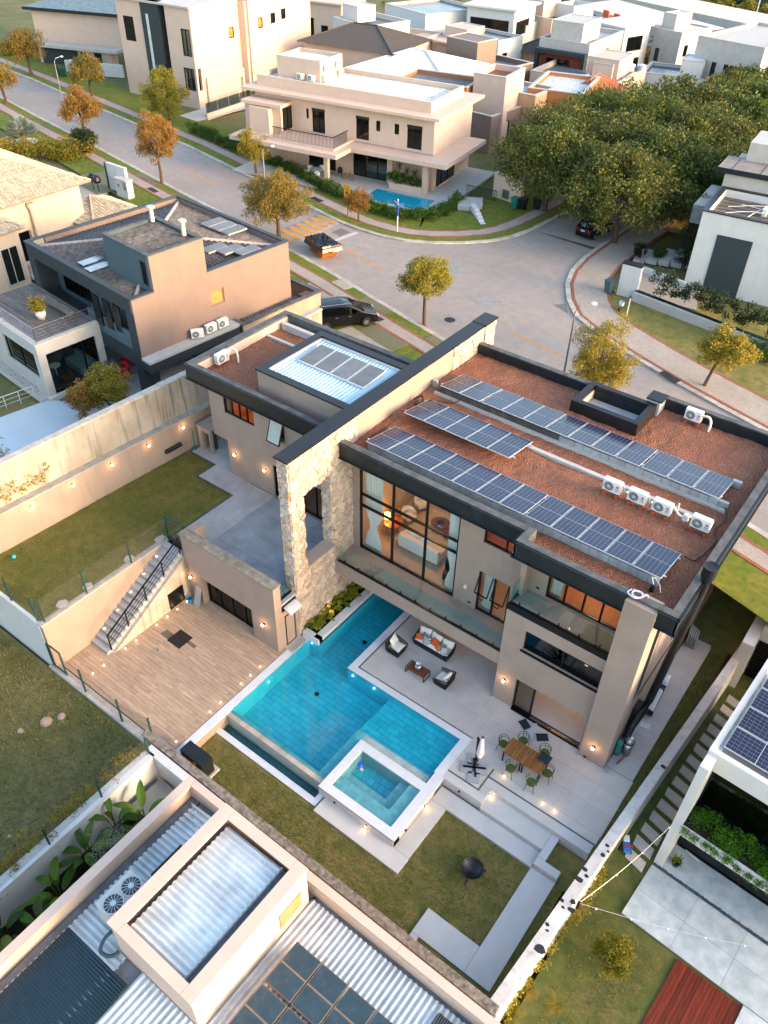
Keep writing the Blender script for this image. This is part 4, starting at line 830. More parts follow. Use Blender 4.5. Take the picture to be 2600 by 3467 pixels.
MB().quad((-25.9,18.9,3.056),(-25.2,18.9,3.056),(-25.2,24,3.056),(-25.9,24,3.056)) if False else None
railing(AN,'y',-19.75,18.5,19.4,3.03,1.05,1,1); cv = MB()
for i in range(6): a0, a1 = i/6, (i+1)/6; cv.quad((-19.5+.5*a0,18.55,2.75-.2*a0*a0),(-19.5+.5*a1,18.55,2.75-.2*a1*a1),(-19.5+.5*a1,19.35,2.75-.2*a1*a1),(-19.5+.5*a0,19.35,2.75-.2*a0*a0))
cv.obj('door_canopy', ALU, AN); window(AN,'y',-19.52,18.6,19.3,0,2.1,(),gl=GLASS_D,name='side_door'); MB().box(-19.5,-18.95,18.4,19.5,-.1,.012).obj('threshold', PORC, AN)
sconce(None,(-25.38,18.0,1.67),(0,-1,0),'lit cube lamp on the annex wall between the stairs and dark doors'); sconce(None,(-20.33,18.0,1.54),(0,-1,0),'lit cube lamp on the annex pier beside the pool coping')
sconce(None,(-28.06,24.2,4.61),(0,-1,0),'lit cube lamp on the wing wall, nearer the gas bottles'); sconce(None,(-25.82,24.2,4.61),(0,-1,0),'lit cube lamp on the wing wall beside the terrace door')
sconce(None,(-9.34,22.2,1.7),(0,-1,0),'lit cube lamp on the facade left of the patio sliding door'); sconce(None,(-4.62,21.85,1.2),(0,-1,0),'lit cube lamp low on the corner pillar of the house')
MB().box(-12.75,-12.6,23.62,23.75,4.35,4.5).obj('unlit_wall_lamp', ACW, HOUSE); MB().box(-3.99,-3.88,29.6,29.75,2.6,2.78).obj('unlit_wall_lamp', ACW, HOUSE)
bxs('floor_socket', BLACKP, HOUSE, (-12.5,-12.36,23.72,23.75,3.45,3.53),(-4.92,-4.78,21.82,21.85,.2,.3),(-9.2,-9.06,23.42,23.45,6.75,6.83))
# outside stairs
SR = empty('garden_stairs', frame(-26.4,15.5), 'pale stepped stairs with black rail climbing from deck to upper lawn', 'stairs')
n = 17; y0, y1 = 12.75, 18.1; rise = 3.0/n; run = (y1-y0)/n
for i in range(n): MB().box(-27.2,-25.95,y0+i*run,y0+(i+1)*run+.03,max(0,i*rise-.35) if i else 0,(i+1)*rise).obj('step', CONC, SR)
sd = MB(); sd.add([(-25.95,y0,0),(-25.95,y1,0),(-25.95,y1,2.75),(-25.95,y0+.35,.02),(-25.78,y0,0),(-25.78,y1,0),(-25.78,y1,2.75),(-25.78,y0+.35,.02)],[(0,1,2,3),(7,6,5,4),(0,3,7,4),(3,2,6,7),(1,5,6,2),(0,4,5,1)])
sd.obj('side_wall', plain('stained stair wall', '#b0a496', .9, var=.2, scale=1.2, bump=.3, streak=.75, stain='#6b5340'), SR)
MB().box(-25.80,-25.76,16.6,17.6,.05,1.15).obj('cupboard_opening', BLACK, SR)
for i in range(2, n, 3):
    m = MB(); m.lathe(-27.0,y0+i*run+.12,(i+1)*rise,[(.03,0),(.035,.02),(0,.05)],8); m.obj('step_light', SPOT, SR)
rr = lambda y: (y-y0)/run*rise
for y in (13.0,14.2,15.5,16.75,17.95): MB().box(-25.97,-25.92,y-.025,y+.025,rr(y),rr(y)+1.05).obj('rail_post', BLACK, SR)
for h in (1.05,.78,.55,.32): MB().bar((-25.945,12.95,rr(12.95)+h),(-25.945,18.0,rr(18.0)+h),.06 if h > 1 else .022).obj('rail', BLACK, SR)
# retaining and boundary walls
MB().box(-27.45,-27.2,10.75,18.3,-.3,2.93).obj('retaining_wall', WALL, label='tan retaining wall holding up the upper lawn beside the stairs', cat='wall')
MB().box(-27.5,-27.18,10.7,18.35,2.93,3.0).obj('wall_top', KERB, kind='structure')
MB().box(-33.6,-27.46,10.72,10.95,-.3,2.95).obj('retaining_wall', WHITE, label='whitewashed retaining wall above the bare lot on the left', cat='wall')
SL = .0625
def slant(x, y0, y1, z0, z1, t, yr=12): return [(x+(y0-yr)*SL, y0), (x+(y1-yr)*SL, y1), (x+(y1-yr)*SL-t, y1), (x+(y0-yr)*SL-t, y0)]
LWALL = MB(); LWALL.prism(slant(-32.95,10.7,30,2.7,5.15,.4), 2.7, 5.12); LWALL.obj('lamp_wall', plain('taupe lamp wall render', '#9b887a', .85, var=.14, scale=.8, bump=.15, streak=.3, stain='#6f6055'), label='long tan garden wall carrying five lit lamps', cat='wall')
MB().prism(slant(-32.9,10.7,30,0,0,.5), 5.12, 5.2).obj('wall_top', KERB, kind='structure')
STW = plain('stained old render', '#a59a8d', .9, var=.3, scale=.7, bump=.4, bscale=12, streak=.95, stain='#3a362f', col2='#948674')
MB().prism(slant(-33.36,8,36,0,0,.25), 2.8, 7.45).obj('boundary_wall', STW, label='tall stained plaster boundary wall behind the lamp wall', cat='wall'); MB().prism(slant(-33.3,8,36,0,0,.4), 7.45, 7.55).obj('wall_top', KERB, kind='structure')
for i, y in enumerate((14.54,16.9,19.27,21.65,24.03)): sconce(None, (-32.95+(y-12)*SL, y, 4.72-.0*i), (1,0,0), f'lit lamp on the long tan garden wall, {["first","second","third","fourth","fifth"][i]} from the left')
gx_ = MB(); gx_.wall('y',-31.75,-31.6,24.75,26.2,3.0,4.6).wall('x',24.75,24.95,-31.6,-30.7,3,4.6,[(-31.45,-30.85,3.0,4.4)]).box(-31.75,-30.65,24.7,26.2,4.6,4.72); gx_.obj('gas_cupboard', WALL, label='small tan cupboard for blue gas bottles at the wing corner', cat='cupboard')
GASB = plain('blue gas bottle paint', '#20344a', .5, var=.2, bump=0)
for x in (-31.28,-31.0):
    g_ = MB(); g_.lathe(x,25.25,3.05,[(0,0),(.15,.02),(.16,.1),(.16,1.0),(.1,1.12),(.05,1.14),(.05,1.22),(0,1.22)],14); g_.obj('gas_bottle', GASB, label='tall blue gas bottle inside the tan cupboard, '+('left one' if x < -31.1 else 'right one'), cat='gas bottle', group='gas bottles')
b = MB(); b.bar((-31.95,24.55,3.05),(-32.05,24.6,4.3),.03); b.box(-32.1,-31.8,24.4,24.7,3.0,3.12); b.obj('broom', plain('green broom', '#2f6a5a', .6, bump=0), label='green handled broom leaning by the gas cupboard', cat='broom')
b = MB(); b.tube([(-32.15,22.6,3.75),(-32.1,23.7,3.75)],.13,10); b.obj('wall_planter', BLACKP, label='black tube planter fixed to the tan lamp wall', cat='planter')
# heat pump on a pad
hp = empty('heat_pump', frame(-18.1,11.35,-.5), 'black box heat pump on a concrete pad behind the mossy wall', 'heat pump'); MB().box(-19.0,-17.4,11.0,11.9,-.7,-.5).obj('pad', PALE, hp); MB().box(-18.85,-17.5,11.1,11.7,-.5,.55).obj('casing', BLACKP, hp); MB().box(-18.0,-17.9,11.05,11.1,.3,.4).obj('warning_label', PAINTY, hp)
# mossy front wall and right hand wall
MOSS = plain('mossy wall top', '#8a7f73', .95, var=.6, scale=5, bump=.9, bscale=10, col2='#45403a')
MB().box(-20.4,-2.7,10.45,10.74,-1.1,.95).obj('boundary_wall', WALL, label='low mossy topped boundary wall between the lawn and the white roofs', cat='wall'); MB().box(-20.45,-2.6,10.42,10.78,.95,1.03).obj('wall_top', MOSS, kind='structure')
RW = MB(); RW.prism([(-3.0,10.5),(-2.55,10.5),(-1.12,33.0),(-1.5,33.0)], -1.1, .9); RW.obj('boundary_wall', plain('flaking white wall', '#c9c5bf', .8, var=.2, scale=1.2, bump=.25, streak=.5, stain='#6b645c'), label='long white boundary wall with peeling patches on the right', cat='wall')
PATCHD = plain('bare wall patch', '#2b2c30', .9, var=.2, bump=.3)
def rwx(y): return -2.77+(y-10.5)*.0635
RWO = bpy.data.objects['boundary_wall.002'] if 'boundary_wall.002' in bpy.data.objects else RW
for (y, dx, a, bb) in ((18.3,.05,.1,.08),(18.1,.2,.08,.06),(17.85,.12,.12,.09),(16.9,-.12,.12,.1),(16.7,.05,.1,.08),(16.4,-.1,.2,.14),(15.3,-.15,.1,.08),(15.1,0,.08,.06),(15.5,.17,.12,.12),(15.2,.3,.16,.14),(14.2,-.1,.1,.08),(14.0,.02,.08,.06),(13.3,.15,.22,.2),(23.0,.1,.15,.1)):
    x = rwx(y)+dx; P = [(x+a*math.cos(t)*R.uniform(.7,1.1), y+bb*math.sin(t)*R.uniform(.7,1.1)) for t in [i*math.pi/4 for i in range(8)]]
    m = MB(); m.prism(P, .9, .906); m.obj('bare_patch', PATCHD, RWO)
# wire fences
GREENP = plain('green fence post', '#173f3b', .5, var=.2, bump=0)
def meshmat(name, col, cell=.06, wire=.07):
    t = NT(name); tc = t.n('ShaderNodeTexCoord').outputs['Object']; sx = t.n('ShaderNodeSeparateXYZ'); t.t.links.new(tc, sx.inputs[0])
    u = t.math('ADD', t.math('ADD', sx.outputs[0], sx.outputs[1]), sx.outputs[2]); v = t.math('SUBTRACT', t.math('ADD', sx.outputs[0], sx.outputs[1]), sx.outputs[2])
    l = lambda q: t.math('LESS_THAN', t.math('FRACT', t.math('MULTIPLY', q, 1/cell)), wire*2)
    b = t.n('ShaderNodeBsdfPrincipled'); t.set(b.inputs[0], L(col)); b.inputs['Roughness'].default_value = .5; tr = t.n('ShaderNodeBsdfTransparent'); m = t.n('ShaderNodeMixShader'); t.set(m.inputs[0], t.math('MAXIMUM', l(u), l(v)))
    t.t.links.new(tr.outputs[0], m.inputs[1]); t.t.links.new(b.outputs[0], m.inputs[2]); t.t.links.new(m.outputs[0], t.out.inputs[0]); return t.mat
WIRE = meshmat('chain link wire', '#4a4a42')
def wirefence(pts, z, h, label, gate=None, skip=()):
    t = empty('wire_fence', frame(pts[0][0],pts[0][1],z), label, 'fence')
    for i, p in enumerate(pts):
        m = MB(); m.box(p[0]-.035,p[0]+.035,p[1]-.035,p[1]+.035,z,z+h); m.obj('post', GREENP, t)
    for i, (a, b) in enumerate(zip(pts, pts[1:])):
        if i in skip: continue
        MB().quad((*a,z+.05),(*b,z+.05),(*b,z+h-.08),(*a,z+h-.08)).obj('wire_panel', WIRE, t)
        if i == gate: MB().bar((*a,z+h),(*b,z+h),.06).obj('gate_rail', GREENP, t); MB().bar((*a,z+.08),(*b,z+.08),.06).obj('gate_rail', GREENP, t)
    return t
MB().box(-27.6,-20.4,10.55,10.95,-.3,.05).obj('kerb_wall', KERB, kind='structure')
wirefence([(-27.45,10.75),(-26.45,10.75),(-24.95,10.7),(-22.3,10.68),(-20.45,10.9)], .05, 1.6, 'green posted wire fence along the bare lot side of the deck', 0)
wirefence([(-33.2,10.85),(-29.7,10.85),(-27.65,10.85),(-27.32,11.0),(-27.3,13.32),(-27.28,15.98),(-27.2,18.3),(-26.1,18.5)], 2.98, 1.5, 'green posted wire fence round the edge of the upper lawn', 6)
# ------------------------------------------------------------------ roof equipment
LGRED = plain('red logo enamel', '#a5123a', .4, var=.02, bump=0); GREYT = plain('grey print', '#4a4c50', .5, var=.02, bump=0); FANC = plain('dark fan recess', '#3b4044', .5, var=.1, bump=0); FANB = plain('pale fan grille', '#b9bcba', .5, var=.05, bump=0)
TXT_LG = text_mesh('LG', .11, GREYT, .004)
def ac_proto(brand=True):
    """outdoor condenser facing -y, base centre at origin"""
    root = bpy.data.objects.new('air_conditioner', None); COL.objects.link(root); root.empty_display_size = .2
    b = MB(); b.box(-.40,.40,-.15,.15,.10,.66); c = b.obj('casing', ACW, root)
    bm = bmesh.new(); bm.from_mesh(c.data); bmesh.ops.bevel(bm, geom=bm.edges[:], offset=.02, segments=2, affect='EDGES'); bm.to_mesh(c.data); bm.free()
    d = MB(Matrix.Translation((-.12,-.152,.38)) @ Matrix.Rotation(math.pi/2,4,'X')); d.cyl(0,0,0,.006,.225,n=24); d.obj('fan_recess', FANC, root)
    g = MB(Matrix.Translation((-.12,-.16,.38)) @ Matrix.Rotation(math.pi/2,4,'X')); g.cyl(0,0,0,.02,.05,n=12)
    for i in range(18):
        a = 2*math.pi*i/18; g.bar((.05*math.cos(a),.05*math.sin(a),.008),(.22*math.cos(a+.35),.22*math.sin(a+.35),.008),.010,.006)
    g.lathe(0,0,0,[(.205,0),(.225,.015),(.235,0)],24); g.obj('fan_grille', FANB, root)
    e = MB(); e.box(-.402,-.396,-.1,.1,.2,.6); e.obj('side_vent', FANB, root)
    if brand:
        l = MB(Matrix.Translation((.255,-.153,.46)) @ Matrix.Rotation(math.pi/2,4,'X')); l.cyl(0,0,0,.006,.055,n=18); o = l.obj('logo_disc', LGRED, root)
        ring = MB(Matrix.Translation((.255,-.160,.46)) @ Matrix.Rotation(math.pi/2,4,'X')); ring.bar((-.012,.022,0),(-.012,-.02,0),.009,.004); ring.bar((-.012,-.02,0),(.016,-.02,0),.009,.004); ring.obj('logo_mark', ACW, root)
        link('brand_lettering', TXT_LG, root, Matrix.Translation((.255,-.157,.34)) @ Matrix.Rotation(math.pi/2,4,'X'))
        s = MB(); s.box(.17,.34,-.156,-.152,.235,.25); s.obj('model_print', GREYT, root)
    for x in (-.28,.28): MB().box(x-.05,x+.05,-.13,.13,.055,.10).obj('foot', FANC, root)
    return root
AC0 = ac_proto(); AC1 = ac_proto(False)
def place_ac(x, y, z, rot, label, brand=True, group='air conditioner units on the gravel roofs', bricks=True):
    src = AC0 if brand else AC1
    o = copy_tree(src, frame(x,y,z,rot), None, label); o['category'] = 'air conditioner'; o['group'] = group
    if bricks:
        for s in (-.28,.28):
            for q in (-.09,.09): MB(frame(x,y,z,rot)).box(s-.06,s+.06,q-.08,q+.08,-.14,.055).obj('clay_brick', CLAY, o)
    return o
for i, x in enumerate((-8.40,-7.27,-6.18,-4.53)): place_ac(x, 27.7, 9.66, 0, f'white condenser with red disc logo in the rooftop row, {["first","second","third","fourth"][i]} from the left')
place_ac(-7.72,35.15,9.66,0,'lone white condenser beside the dark back parapet of the main roof'); place_ac(-29.12,24.95,9.55,90,'white condenser on the gravel roof of the left wing')
PIPEW = plain('white insulated pipe', '#cfccc2', .7, var=.1, bump=.3)
def hose(name, pts, r, mat, label=None, cat=None, parent=None, n=8):
    P = [Vector(p) for p in pts]; Q = []
    for i in range(len(P)-1):
        p0, p1, p2, p3 = P[max(i-1,0)], P[i], P[i+1], P[min(i+2,len(P)-1)]
        for k in range(6):
            t = k/6; Q.append(.5*((2*p1)+(p2-p0)*t+(2*p0-5*p1+4*p2-p3)*t*t+(3*p1-p0-3*p2+p3)*t**3))
    Q.append(P[-1]); return MB().tube(Q, r, n).obj(name, mat, parent, label, cat, smooth=True)
for i, (x0, x1) in enumerate(((-7.98,-7.7),(-6.85,-6.6),(-5.76,-4.98))): hose('pipe', [(x0,27.8,10.1),(x0+.1,27.7,10.15),((x0+x1)/2,27.75,9.9),(x1,28.2,9.8),(x1+.1,28.5,9.75)], .05, PIPEW, f'white insulated pipe between rooftop condensers, {["first","second","third"][i]} from the left', 'pipe')
hose('pipe', [(-7.3,35.15,10.1),(-7.15,35.1,10.2),(-6.95,35.1,10.15),(-6.85,35.1,9.9),(-6.85,35.05,9.5)], .06, PIPEW, 'white hooked pipe beside the lone condenser', 'pipe')
hose('pipe', [(-29.0,25.35,10.0),(-28.95,25.5,10.25),(-28.7,25.6,10.2),(-28.6,25.6,9.9),(-28.6,25.6,9.5)], .055, PIPEW, 'white hooked pipe beside the wing roof condenser', 'pipe')
hose('cable', [(-4.4,25.8,9.7),(-4.0,25.9,9.6),(-3.8,26.8,9.58),(-3.75,27.6,9.58),(-4.0,28.2,9.6),(-3.9,29.2,9.6),(-4.3,29.9,9.7)], .028, BLACKP, 'black cable looping from the front solar row past the condensers', 'cable')
hose('cable', [(-18.6,23.9,9.7),(-18.95,24.6,9.58),(-18.9,25.6,9.58),(-18.8,26.6,9.75)], .022, BLACKP, 'black cable between the front and middle solar rows', 'cable')
hose('cable', [(-18.5,28.6,9.8),(-18.3,29.0,9.6),(-17.6,29.3,9.6),(-17.3,29.6,9.8)], .022, BLACKP, 'black cable between the middle and back solar rows', 'cable')
hose('cable', [(-19.2,28.2,9.7),(-18.9,28.5,9.9),(-18.7,28.3,9.7),(-18.9,28.0,9.65),(-19.1,28.4,9.6)], .05, BLACKP, 'tangle of black cable at the cap wall by the middle solar row', 'cable')
hose('hose', [(-5.15,22.35,10.13),(-5.2,22.1,10.15),(-4.9,22.0,10.14),(-4.7,22.2,10.14),(-4.8,22.4,10.15),(-5.05,22.3,10.17),(-5.0,22.05,10.17),(-4.75,22.1,10.16),(-4.6,22.4,10.15),(-4.5,22.35,10.13)], .03, plain('lilac hose', '#c9bfd0', .5, bump=0), 'pale coiled hose lying on the front parapet', 'hose')
vt = empty('roof_vent', frame(-4.7,23.4,9.5), 'small black and white vent pot with a curled hose near the parapet', 'vent'); v = MB(); v.cyl(-4.7,23.4,9.45,9.75,.09,.08,12); v.obj('pot', BLACKP, vt); MB().tube([(-4.7,23.45,9.8),(-4.85,23.6,9.95),(-4.75,23.7,9.9),(-4.5,23.6,9.75),(-4.35,23.4,9.6)],.022,6).obj('hose_end', PIPEW, vt)
cn = MB(); cn.lathe(-5.2,27.9,9.7,[(0,.3),(.12,.28),(.14,.0),(0,0)],12); cn.obj('roof_siren', PIPEW, label='white round junction pot between the third and fourth condensers', cat='junction box'); pp = MB(); pp.cyl(-5.7,28.3,9.5,10.05,.035); pp.obj('vent_pipe', PIPEW, label='thin upright white vent pipe behind the condensers', cat='pipe')
# ------------------------------------------------------------------ soft shapes
def pillow(mb, c, rot, sx, sy, sz, r=None, n=6):
    """plump square cushion; rot is a 4x4 rotation"""
    vs = []; fs = []
    for s in (1,-1):
        for i in range(n+1):
            for j in range(n+1):
                u, v = 2*i/n-1, 2*j/n-1; h = (max(0,(1-u**4))*max(0,(1-v**4)))**.5; k = 1-.10*abs(u*v)**2*1.0+.03*(abs(u)*abs(v))
                vs.append(Vector(c)+rot @ Vector((u*sx*(.96+.04*abs(v)), v*sy*(.96+.04*abs(u)), s*sz*h)))
    N = (n+1)**2
    for i in range(n):
        for j in range(n):
            a = i*(n+1)+j; fs += [(a,a+n+1,a+n+2,a+1),(N+a,N+a+1,N+a+n+2,N+a+n+1)]
    return mb.add(vs, fs, r)
def RX(a): return Matrix.Rotation(math.radians(a),4,'X')
def RY(a): return Matrix.Rotation(math.radians(a),4,'Y')
def RZ(a): return Matrix.Rotation(math.radians(a),4,'Z')
ORANGE = plain('orange cushion fabric', '#c9501f', .9, var=.06, bump=.1); GREENC = plain('grey green cushion fabric', '#6d7a74', .9, var=.08, bump=.1); RUSTC = plain('rust cushion fabric', '#c0683a', .9, var=.06, bump=.1)
def stripes(name, a, b, s=14, rot=.6):
    t = NT(name); wv = t.n('ShaderNodeTexWave'); t.set(wv.inputs[0], t.vec(t.pos, rot=rot)); wv.inputs['Scale'].default_value = s; wv.inputs['Distortion'].default_value = 0
    return t.bsdf(t.mix(t.math('GREATER_THAN', wv.outputs['Fac'], .5), L(a), L(b)), .9)
STRC = stripes('striped cushion', '#2b2c2e', '#cfcbc2', 6); STRT = stripes('striped towel', '#b9b9bd', '#8e939b', 9, 1.0)
def rope_seat(x0, x1, y0, y1, open_side, label, cat, nm, cush, pil):
    """rope-sided outdoor seat; open_side one of S,E,W"""
    t = empty(nm, frame((x0+x1)/2,(y0+y1)/2), label, cat, 'black rope lounge seats'); 
    MB().box(x0+.06,x1-.06,y0+.06,y1-.06,.06,.34).obj('base', BLACKP, t)
    rim = []; 
    C = {'S': [(x0,y0),(x0,y1),(x1,y1),(x1,y0)], 'E': [(x1,y0),(x0,y0),(x0,y1),(x1,y1)], 'W': [(x0,y0),(x1,y0),(x1,y1),(x0,y1)]}[open_side]
    P = [Vector((*p, .62)) for p in C]; P[0].z = .5; P[3].z = .5; P[1].z = P[2].z = .72
    MB().tube(P, .03, 6).obj('rim', BLACKP, t); ropes = MB()
    for a, b in zip(P, P[1:]):
        k = int((b-a).length/.055)
        for i in range(k+1):
            q = a.lerp(b, i/k); ropes.bar(q, (q.x+((x0+x1)/2-q.x)*.06, q.y+((y0+y1)/2-q.y)*.06, .2), .022)
    ropes.obj('rope_side', BLACKP, t, kind='stuff')
    b = MB(); pillow(b, ((x0+x1)/2,(y0+y1)/2,.40), ID, (x1-x0)/2-.07, (y1-y0)/2-.07, .09, n=8); b.obj('seat_cushion', CUSH, t, smooth=True)
    return t
sf = rope_seat(-14.65,-12.6,22.5,23.3,'S','black rope sofa with white cushions and orange pillows under the balcony','sofa','rope_sofa',0,0)
for x, a in ((-14.28,8),(-13.62,-4),(-12.95,5)): m = MB(); pillow(m,(x,23.1,.68),RZ(a) @ RX(68),.32,.24,.09); m.obj('back_cushion', CUSH, sf, smooth=True)
for i, (x, y, z, mt, s, rz, lb) in enumerate(((-14.42,22.72,.58,ORANGE,.15,20,'small orange cushion at the left end of the rope sofa'),(-14.15,22.85,.62,GREENC,.18,-12,'grey green cushion on the left half of the rope sofa'),(-13.95,22.72,.58,STRC,.19,8,'black and white striped cushion on the rope sofa'),(-13.55,22.85,.62,ORANGE,.20,-8,'large bright orange cushion in the middle of the rope sofa'),(-13.28,22.72,.58,RUSTC,.17,-25,'rust cushion leaning in the middle of the rope sofa'),(-13.08,22.85,.60,GREENC,.17,15,'grey green cushion on the right half of the rope sofa'),(-12.9,22.72,.57,STRT,.17,30,'pale striped cushion at the right end of the rope sofa'))):
    m = MB(); pillow(m,(x,y,z),RZ(rz) @ RX(52),s,s,.06); m.obj('cushion', mt, label=lb, cat='cushion', group='cushions on the rope sofa', smooth=True)
a1 = rope_seat(-15.4,-14.6,21.25,22.05,'E','black rope armchair with white cushions nearest the pool arm','armchair','rope_armchair',0,0); m = MB(); pillow(m,(-15.2,21.7,.66),RZ(90+8) @ RX(66),.29,.25,.09); m.obj('back_cushion', CUSH, a1, smooth=True)
a2 = rope_seat(-12.45,-11.68,21.08,21.88,'W','black rope armchair with white cushions on the open patio side','armchair','rope_armchair',0,0); m = MB(); pillow(m,(-11.9,21.45,.66),RZ(-90-8) @ RX(66),.29,.25,.09); m.obj('back_cushion', CUSH, a2, smooth=True)
REDT = woodmat('red brown table top', ('#5a2f20','#7a4530'), 'x', .5, .1)
ct = empty('coffee_table', frame(-13.36,21.16), 'low red brown coffee table with dark metal loop legs', 'coffee table'); MB().box(-13.85,-12.88,20.88,21.45,.34,.38).obj('table_top', REDT, ct)
for x in (-13.9,-12.84):
    MB().bar((x,20.9,.38),(x,20.9,.02),.04).bar((x,21.43,.38),(x,21.43,.02),.04).bar((x,20.9,.02),(x,21.43,.02),.04).bar((x,20.9,.38),(x,21.43,.38),.04).obj('leg', plain('blue grey metal', '#3d4a52', .5, metal=.4, bump=0), ct)
m = MB(); m.lathe(-13.35,21.16,.385,[(0,0),(.15,0),(.17,.36),(.155,.36),(.14,.2),(0,.2)],20); m.obj('steel_bucket', STEEL, label='shiny steel bucket on the coffee table', cat='bucket', smooth=True)
# dining set
dt = empty('dining_table', frame(-6.8,19.95), 'slatted teak dining table made of two halves on dark legs', 'dining table')
for h, (x0, x1) in enumerate(((-7.72,-6.79),(-6.77,-5.88))):
    top = MB().box(x0,x1,19.54,20.42,.69,.72).obj('table_half', TEAK, dt)
    MB().box(x0,x0+.07,19.54,20.42,.72,.752).obj('edge_board', TEAK, top); MB().box(x1-.07,x1,19.54,20.42,.72,.752).obj('edge_board', TEAK, top)
    nn = 13
    for i in range(nn): a = x0+.075+(x1-x0-.15)*i/nn; MB().box(a+.004,a+(x1-x0-.15)/nn-.004,19.54,20.42,.721,.75).obj('slat', TEAK, top)
    for x in (x0+.05,x1-.05):
        for y in (19.6,20.36): MB().box(x-.03,x+.03,y-.03,y+.03,0,.69).obj('leg', BLACK, dt)
OLIVE = plain('olive green plastic', '#4b5a26', .45, var=.08, bump=0)
def chair_proto():
    root = bpy.data.objects.new('garden_chair', None); COL.objects.link(root)
    s = MB(); P = [(.22*math.cos(t)*(1 if abs(math.cos(t)) < .8 else .95), .22*math.sin(t)) for t in [i*math.pi/8 for i in range(16)]]; s.prism(P,.42,.45); s.obj('seat', OLIVE, root)
    for (x,y) in ((-.18,-.18),(.18,-.18),(-.17,.18),(.17,.18)): MB().tube([(x*.9,y*.9,.43),(x*1.25,y*1.25,0)],.014,6).obj('leg', plain('dark olive tube', '#39421f', .5, bump=0) if 'dark olive tube' not in bpy.data.materials else bpy.data.materials['dark olive tube'], root)
    b = bpy.data.materials['dark olive tube']
    for rr_, zz_ in ((.26,.78),(.235,.66)):
        MB().tube([(rr_*math.cos(t),rr_*math.sin(t)*1.0,zz_-.10*max(0,-math.sin(t))) for t in [math.radians(d) for d in range(-50,231,20)]],.014,6).obj('hoop', b, root)
    for d in (60,90,120): t = math.radians(d); MB().tube([(.2*math.cos(t),.2*math.sin(t),.44),(.26*math.cos(t),.26*math.sin(t),.78)],.012,5).obj('back_stay', b, root)
    for d in (-45,225): t = math.radians(d); MB().tube([(.2*math.cos(t),.2*math.sin(t),.44),(.25*math.cos(t),.25*math.sin(t),.7)],.012,5).obj('arm_stay', b, root)
    return root
CH = chair_proto()
for i, (x, y, a, lb) in enumerate(((-7.95,20.08,90,'olive garden chair at the pool end of the teak table'),(-7.08,19.22,180,'olive garden chair on the near long side, left one'),(-6.05,19.18,190,'olive garden chair on the near long side, right one'),(-5.72,19.98,-90,'olive garden chair at the house end of the teak table'),(-7.35,20.75,0,'olive garden chair on the far long side, left one'),(-6.3,20.8,-5,'olive garden chair on the far long side, right one'))):
    o = copy_tree(CH, frame(x,y,0,a), None, lb); o['category'] = 'chair'; o['group'] = 'olive chairs round the teak table'
for root in (AC0, AC1, CH):
    for c in [root]+list(root.children): bpy.data.objects.remove(c)
NAVY = plain('navy cushion fabric', '#16232c', .9, var=.15, bump=.15)
for (c, rz, sx, sy, lb) in (((-7.82,21.82,.05),-30,.26,.20,'dark navy seat pad dropped by the sliding door'),((-6.85,21.7,.05),38,.27,.2,'dark navy seat pad lying nearer the corner pillar'),((-6.05,20.25,.92),-5,.25,.2,'dark navy seat pad propped on the corner of the teak table')):
    m = MB(); pillow(m,c,RZ(rz) @ RX(25 if c[2] > .5 else 0),sx,sy,.035); m.obj('loose_cushion', NAVY, label=lb, cat='seat pad', group='navy seat pads', smooth=True)
tw_ = MB(); pts = []
for i in range(9):
    t = i/8; c = Vector((-7.48+.02*t,22.15-1.0*t,0)); ww = .10+.14*t
    for j in range(5): u = j/4*2-1; pts.append((c.x+u*ww+.12*t*math.sin(2*t), c.y+.05*u, .03+.03*math.sin(7*t+3*u)+.02*R.random()))
tw_.add(pts,[(5*i+j,5*i+j+1,5*i+j+6,5*i+j+5) for i in range(8) for j in range(4)]); tw_.obj('towel', STRT, label='pale striped towel trailing from the sliding door', cat='towel', smooth=True)
# parasol, closed
um = empty('parasol', frame(-8.42,18.5), 'closed white parasol on a cross base with four stone slabs', 'parasol'); CANV = plain('white parasol canvas', '#d5cfd2', .9, var=.08, bump=.1)
for (x,y) in ((-8.72,18.3),(-8.68,18.82),(-8.12,18.62),(-8.2,18.08)): m = MB(frame(x,y,.02,26)); m.box(-.26,.26,-.26,.26,0,.05); m.obj('base_slab', CONC, um)
MB().bar((-8.85,18.25,.1),(-8.0,18.75,.1),.07).bar((-8.7,18.85,.1),(-8.15,18.15,.1),.07).obj('cross_base', BLACK, um); MB().tube([(-8.42,18.5,.1),(-8.42,18.5,2.2)],.045,8).obj('mast', BLACK, um); MB().box(-8.5,-8.34,18.42,18.58,.55,.75).obj('crank', BLACK, um); MB().bar((-8.42,18.5,.9),(-8.5,18.55,2.2),.07).obj('arm', BLACK, um)
cn_ = MB(); k = 12
vs = []
for z, r_ in ((1.05,.13),(1.3,.17),(1.7,.13),(2.1,.1),(2.4,.05),(2.42,.0)):
    for i in range(k): a = 2*math.pi*i/k; q = r_*(1 if i % 2 else .68); vs.append((-8.28+q*math.cos(a), 18.52+q*math.sin(a), z))
cn_.add(vs,[(i*k+j,i*k+(j+1) % k,(i+1)*k+(j+1) % k,(i+1)*k+j) for i in range(5) for j in range(k)]); cn_.obj('canopy', CANV, um, smooth=True); m = MB(); m.cyl(-8.28,18.52,2.4,2.47,.06); m.obj('finial', GREYT, um)
